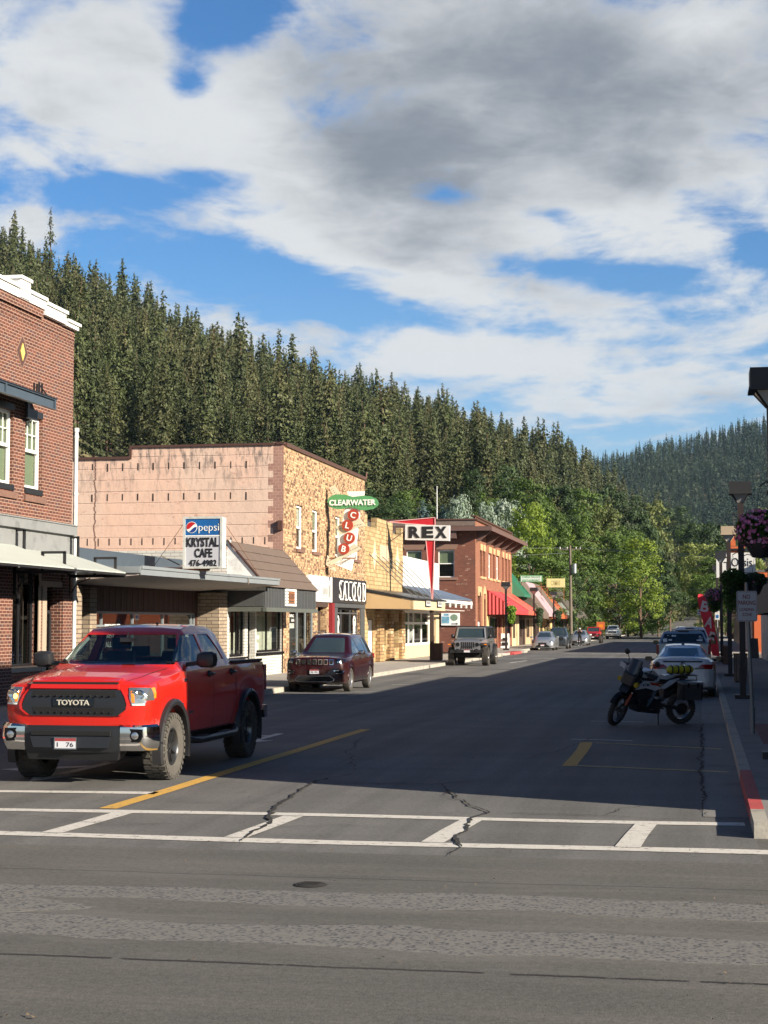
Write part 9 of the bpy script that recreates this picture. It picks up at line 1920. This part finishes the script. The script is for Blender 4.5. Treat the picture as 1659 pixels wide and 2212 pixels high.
# -- broadleaf trees
def broad(seed, n=7000, leaf=.27, H=1., lob=16, hmin=.06):
 """unit tree, height 1, radius about .38: leaves gathered in clumps on the ends of boughs"""
 g = np.random.default_rng(seed); Q = []; cs = []
 for k in range(lob * 8):
  z = hmin + (1 - hmin) * g.random() ** .85; zm = .42 + max(0, hmin - .06) * .6; r = .40 * (1 - abs((z - zm) / .62) ** 2.1) ** .5 if abs(z - zm) < .62 else 0
  a = g.random() * 6.283; rr = r * (.35 + .65 * g.random() ** .5); cs.append((math.cos(a) * rr, math.sin(a) * rr, z * .95, .055 + .055 * g.random()))
 cs = np.array(cs); idx = g.integers(len(cs), size=n); c = cs[idx]; p = g.normal(size=(n, 3)); p /= np.linalg.norm(p, axis=1)[:, None]; p *= (g.random(n) ** .4)[:, None]; p = c[:, :3] + p * c[:, 3:4] * np.array([1.35, 1.35, .46])
 N_ = (p - c[:, :3]) / c[:, 3:4] * .8 + np.array([0, 0, .35]) + np.stack([p[:, 0], p[:, 1], 0 * p[:, 0]], 1) * 1.6 + g.normal(size=(n, 3)) * .33; N_ /= np.linalg.norm(N_, axis=1)[:, None]; a = np.cross(N_, g.normal(size=(n, 3))); a /= np.linalg.norm(a, axis=1)[:, None]; b_ = np.cross(N_, a); b_ -= 0 * (b_ * a).sum(1)[:, None] * a; b_ /= np.linalg.norm(b_, axis=1)[:, None]; s = leaf / 15. * (.55 + .8 * g.random(n))[:, None]; a = a * np.array([1.15, 1.15, .55]); b_ = b_ * np.array([1.15, 1.15, .55])
 return np.stack([p - a * s, p - b_ * s * .6, p + a * s, p + b_ * s * .6], 1).reshape(-1, 3)
LM = {'green': leafmat('green_leaves', (.050, .086, .018), (.092, .138, .028), (.07, .11, .024), sc=.5, trans=.3), 'dark': leafmat('dark_green_leaves', (.020, .040, .013), (.046, .074, .022), sc=.5, trans=.2), 'bright': leafmat('yellow_green_leaves', (.13, .185, .024), (.20, .255, .036), (.16, .21, .034), sc=.5, trans=.35),
      'olive': leafmat('olive_leaves', (.065, .085, .022), (.12, .135, .04), sc=.5, trans=.2), 'pale': leafmat('pale_yellowish_leaves', (.12, .15, .04), (.22, .24, .08), sc=.5, trans=.3), 'silver': leafmat('silver_leaves', (.12, .17, .11), (.27, .31, .26), sc=1., trans=.15), 'lime': leafmat('lime_leaves', (.12, .14, .02), (.19, .21, .035), sc=.6, trans=.35)}
BV = {}
for kk, (m_) in LM.items():
 BV[kk] = [np_mesh('crown', broad(hash(kk) % 1 + 10 * i + len(kk)), 4, [m_]) for i in range(3)]
BH = {k: np_mesh('crown', broad(40 + len(k), hmin=.44), 4, [LM[k]]) for k in ('dark', 'green', 'pale')}
def bt_mesh(seed):
 b = MB(); g = np.random.default_rng(seed); b.tube([(0, 0, 0), (.005, 0, .15), (.0, .01, .35), (.01, 0, .6)], [.022, .018, .014, .006], 7)
 for k in range(7): a = g.random() * 6.28; z = .14 + .06 * k; b.tube([(0, 0, z), (.10 * math.cos(a), .10 * math.sin(a), z + .10), (.24 * math.cos(a), .24 * math.sin(a), z + .22)], [.010, .007, .003], 5)
 o = b.build('trunk', M['bark']); me = o.data; bpy.data.objects.remove(o); return me
BT = [bt_mesh(s) for s in range(2)]
KW = {'green': 'mid green', 'dark': 'dark green', 'bright': 'bright yellow green', 'olive': 'olive green', 'pale': 'pale yellowish', 'silver': 'silvery white', 'lime': 'small lime yellow'}
LZ = [(0, 'behind the green oval sign'), (100, 'above the notched parapet'), (180, 'left of the theatre sign'), (260, 'behind the theatre sign'), (330, 'right of the theatre sign'), (430, 'over the brick corner building'), (500, 'over the bracketed eave'), (580, 'right of the silver crowns'), (660, 'above the green shop roof'), (750, 'above the green framed sign'), (820, 'left of the utility pole'), (900, 'right of the utility pole'), (980, 'above the dark brown mansard'), (1040, 'above the red off roader'), (1090, 'over the white pickup'), (1140, 'leaning over the far street'), (1200, 'beside the octagonal sign'), (1260, 'left of the hill road'), (1320, 'over the foot of the hill road'), (1365, 'at the top of the hill road'), (1395, 'right of the hill road'), (1440, 'behind the red flag'), (1500, 'behind the far right lamps'), (1600, 'behind the hanging signs'), (9999, 'above the big flower basket')]
def tree(zx, zt, zw, Y, kind, i):
 xD = (1500 + zx * .9186) / 1.8228; yD = (1450 + zt * .9186) / 1.8228; wD = zw * .9186 / 1.8228
 h = math.atan((xD - 830) / 3558) - R(10.8735); X = Y * math.tan(h); d = math.hypot(X, Y); Z = float(height(X, Y)); top = 2.05 + (1348 - yD) / 3550 * Y * .995; Hh = max(top - Z, 3.) * 1.08; wid = wD / 3550 * d * 1.32
 t = thing('broadleaf_tree', '%s %s tree %s, %s' % ('broad' if zw > 145 else 'narrow' if zw < 118 else 'rounded', KW[kind], next(n for m_, n in LZ if zx < m_), 'highest' if zt < 500 else 'high on the slope' if zt < 580 else 'at mid height' if zt < 700 else 'lower down' if zt < 840 else 'low by the street'), 'tree', (X, Y, Z), 'broadleaf trees beyond the shops'); t.rotation_euler = (0, 0, i * 1.7); t.scale = (wid / .80,) * 2 + (Hh,)
 hi = Y < 600 and 1180 < zx < 1420
 for nm, me in (('crown', BH[kind] if hi else BV[kind][i % 3]), ('trunk', BT[i % 2])): o = bpy.data.objects.new(nm, me); COL.objects.link(o); o.parent = t
TL = [(340, 565, 120, 188, 'silver'), (455, 600, 100, 196, 'silver'), (540, 592, 150, 202, 'silver'), (405, 445, 120, 262, 'dark'), (545, 440, 160, 275, 'dark'), (640, 500, 190, 262, 'green'), (460, 552, 130, 236, 'green'), (655, 560, 130, 232, 'green'),
      (300, 590, 140, 230, 'dark'), (200, 600, 150, 235, 'dark'), (60, 560, 160, 245, 'dark'), (-60, 520, 150, 250, 'dark'), (120, 520, 150, 262, 'green'),
      (640, 606, 170, 186, 'bright'), (735, 640, 160, 204, 'green'), (840, 655, 170, 218, 'green'), (690, 822, 220, 172, 'green'), (800, 850, 120, 192, 'dark'), (960, 605, 150, 300, 'olive'), (1010, 725, 190, 256, 'green'),
      (1115, 755, 160, 232, 'bright'), (1060, 700, 140, 268, 'green'), (930, 965, 120, 236, 'lime'), (860, 880, 140, 222, 'dark'), (1025, 950, 150, 242, 'dark'), (1170, 600, 130, 380, 'olive'), (1250, 615, 200, 700, 'dark'), (1335, 690, 170, 690, 'green'),
      (1165, 775, 130, 302, 'dark'), (1240, 850, 130, 325, 'dark'), (1375, 775, 150, 300, 'pale'), (1430, 830, 150, 262, 'green'), (1405, 900, 120, 248, 'green'), (1330, 905, 130, 705, 'dark'), (1270, 900, 130, 715, 'dark'), (1480, 780, 150, 290, 'dark'), (1560, 740, 150, 220, 'green'), (1650, 640, 120, 165, 'pale'),
      (880, 545, 170, 332, 'green'), (765, 520, 150, 330, 'dark'), (1060, 560, 150, 365, 'dark'), (960, 520, 140, 380, 'dark'), (1130, 690, 150, 340, 'dark'), (700, 600, 130, 250, 'green'), (900, 690, 140, 280, 'olive'), (780, 700, 130, 236, 'bright'), (1190, 900, 140, 275, 'dark'), (1120, 985, 120, 262, 'dark'), (1390, 690, 150, 420, 'dark'), (1450, 700, 140, 440, 'dark'), (1185, 1000, 80, 380, 'dark'), (1395, 940, 60, 520, 'dark')]
for i, a in enumerate(TL): tree(*a, i)
for zx, zt, s, Y in ((182, 560, .8, 192), (270, 586, .62, 190)):
 xD = (1500 + zx * .9186) / 1.8228; yD = (1450 + zt * .9186) / 1.8228; X = Y * math.tan(math.atan((xD - 830) / 3558) - R(10.8735)); top = 2.05 + (1348 - yD) / 3550 * Y
 t = thing('spruce_tree', 'blue grey spruce, the %s of the two behind the theatre sign' % ('left and bigger' if s > .7 else 'right and smaller'), 'conifer', (X, Y, float(height(X, Y)))); k = (top - t.location.z) / 25.; t.scale = (k * 1.3, k * 1.3, k)
 me = CM[0].copy(); me.materials[0] = M['needle_blue']
 for nm, mm in (('crown', me), ('trunk', TM[0])): o = bpy.data.objects.new(nm, mm); COL.objects.link(o); o.parent = t
def one_tree(px_, d, H, label, mat):
 h = math.atan((px_ - 830) / 3558) - R(10.8735); X, Y = d * math.sin(h), d * math.cos(h); t = thing('pine_tree', label, 'conifer', (X, Y, float(height(X, Y)))); t.scale = (H / 25 * .8, H / 25 * .8, H / 25)
 me = np_mesh('crown', conifer(77, whorls=36, nb=6, Rm=3.0, sparse=.1, clump=.4, per=3), 4, [M[mat]])
 for nm, mm in (('crown', me), ('trunk', TM[1])): o = bpy.data.objects.new(nm, mm); COL.objects.link(o); o.parent = t
one_tree(98, 556, 37, 'lone very tall conifer standing above the others at the top left of the ridge', 'needle')
one_tree(766, 610, 25, 'dead reddish brown conifer on the ridge above the green oval sign', 'needle_dead')
# undergrowth along the foot of the slope and the verges
b = MB(); gg = np.random.default_rng(5); P_s = []
for k in range(900):
 pp = gg.uniform(780, 1440); d = gg.uniform(215, 330) + max(0, pp - 1200) * .3; h = math.atan((pp - 830) / 3558) - R(10.8735); X, Y = d * math.sin(h), d * math.cos(h)
 if X > -19: continue
 Z = float(height(X, Y)); P_s.append((X, Y, Z))
vv = []
for X, Y, Z in P_s:
 n = 26; p = gg.normal(size=(n, 3)) * np.array([1.5, 1.5, .9]) + np.array([X, Y, Z + 1.2]); a = gg.normal(size=(n, 3)); a /= np.linalg.norm(a, axis=1)[:, None]; c = gg.normal(size=(n, 3)); c -= (c * a).sum(1)[:, None] * a; c /= np.linalg.norm(c, axis=1)[:, None]; s = gg.uniform(.25, .6, n)[:, None]
 vv.append(np.stack([p - a * s, p - c * s * .6, p + a * s, p + c * s * .6], 1).reshape(-1, 3))
me = np_mesh('undergrowth', np.concatenate(vv), 4, [LM['dark']]); o = bpy.data.objects.new('undergrowth', me); COL.objects.link(o); tag(o, 'low dark green undergrowth along the foot of the wooded slope', 'undergrowth', kind='stuff')
# -- haze over the whole valley
b = MB(); b.box(-1700, 1500, -60, 2300, -1.2, 330); m = bpy.data.materials.new('valley_haze'); m.use_nodes = True; t = NT(m.node_tree); t.n.clear(); v = t.new('ShaderNodeVolumePrincipled'); v.inputs['Color'].default_value = (.55, .78, 1.0, 1); v.inputs['Density'].default_value = .00004; v.inputs['Anisotropy'].default_value = .0
t.l.new(v.outputs[0], t.new('ShaderNodeOutputMaterial').inputs['Volume']); hz = b.build('haze', m); hz['kind'] = 'stuff'; tag(hz, 'thin pale blue haze filling the valley', 'haze')
# -- every pier, sill, bracket and seat as an object of its own
def split_pieces(o, new=None):
 me = o.data; n = len(me.vertices); par = list(range(n)); key = {}
 def find(a):
  while par[a] != a: par[a] = par[par[a]]; a = par[a]
  return a
 for v in me.vertices:
  k = tuple(round(c, 3) for c in v.co); par[find(v.index)] = find(key.setdefault(k, v.index))
 for p in me.polygons:
  for v in p.vertices[1:]: par[find(v)] = find(p.vertices[0])
 grp = {}
 for p in me.polygons: grp.setdefault(find(p.vertices[0]), []).append(p.index)
 B = []
 for fs in grp.values():
  c = np.array([me.vertices[v].co for f in fs for v in me.polygons[f].vertices]); B.append([c.min(0) - .02, c.max(0) + .02, list(fs)])
 ch = True
 while ch:
  ch = False
  for i in range(len(B)):
   for j in range(len(B) - 1, i, -1):
    if (B[i][0] <= B[j][1]).all() and (B[j][0] <= B[i][1]).all(): B[i] = [np.minimum(B[i][0], B[j][0]), np.maximum(B[i][1], B[j][1]), B[i][2] + B[j][2]]; del B[j]; ch = True
 base = new or o.name.split('.')[0]; o.name = base
 if len(B) < 2: return
 for lo, hi, fs in B:
  b = MB()
  for f in fs: b.face([me.vertices[v].co for v in me.polygons[f].vertices], me.polygons[f].material_index)
  q = b.build(base, list(me.materials), None, smooth=30 if me.polygons[0].use_smooth else None); q.parent = o.parent; q.matrix_parent_inverse = o.matrix_parent_inverse.copy()
 bpy.data.objects.remove(o)
REN = {'dining_booths': 'dining_booth', 'front_seats': 'front_seat', 'pilasters': 'pilaster', 'pillars': 'pillar', 'pale_pilasters': 'pilaster', 'insulators': 'insulator', 'brackets': 'bracket', 'bolts': 'bolt', 'roof_rack_feet': 'roof_rack_foot'}
SPL = set(REN) | set('side_wall door_badge pannier_edges bed_rail bracket eave_bracket gable_panel pillar_trim roll_cage rubble_pier stone_pier stone_trim window_display window_head window_lintel window_sill yellow_pier hood_latch footpeg grille_rim roof_rail shop_lintel indicator'.split())
for o in [o for o in bpy.data.objects if o.type == 'MESH' and o.name.split('.')[0] in SPL]:
 nm = o.name.split('.')[0]; split_pieces(o, REN.get(nm))
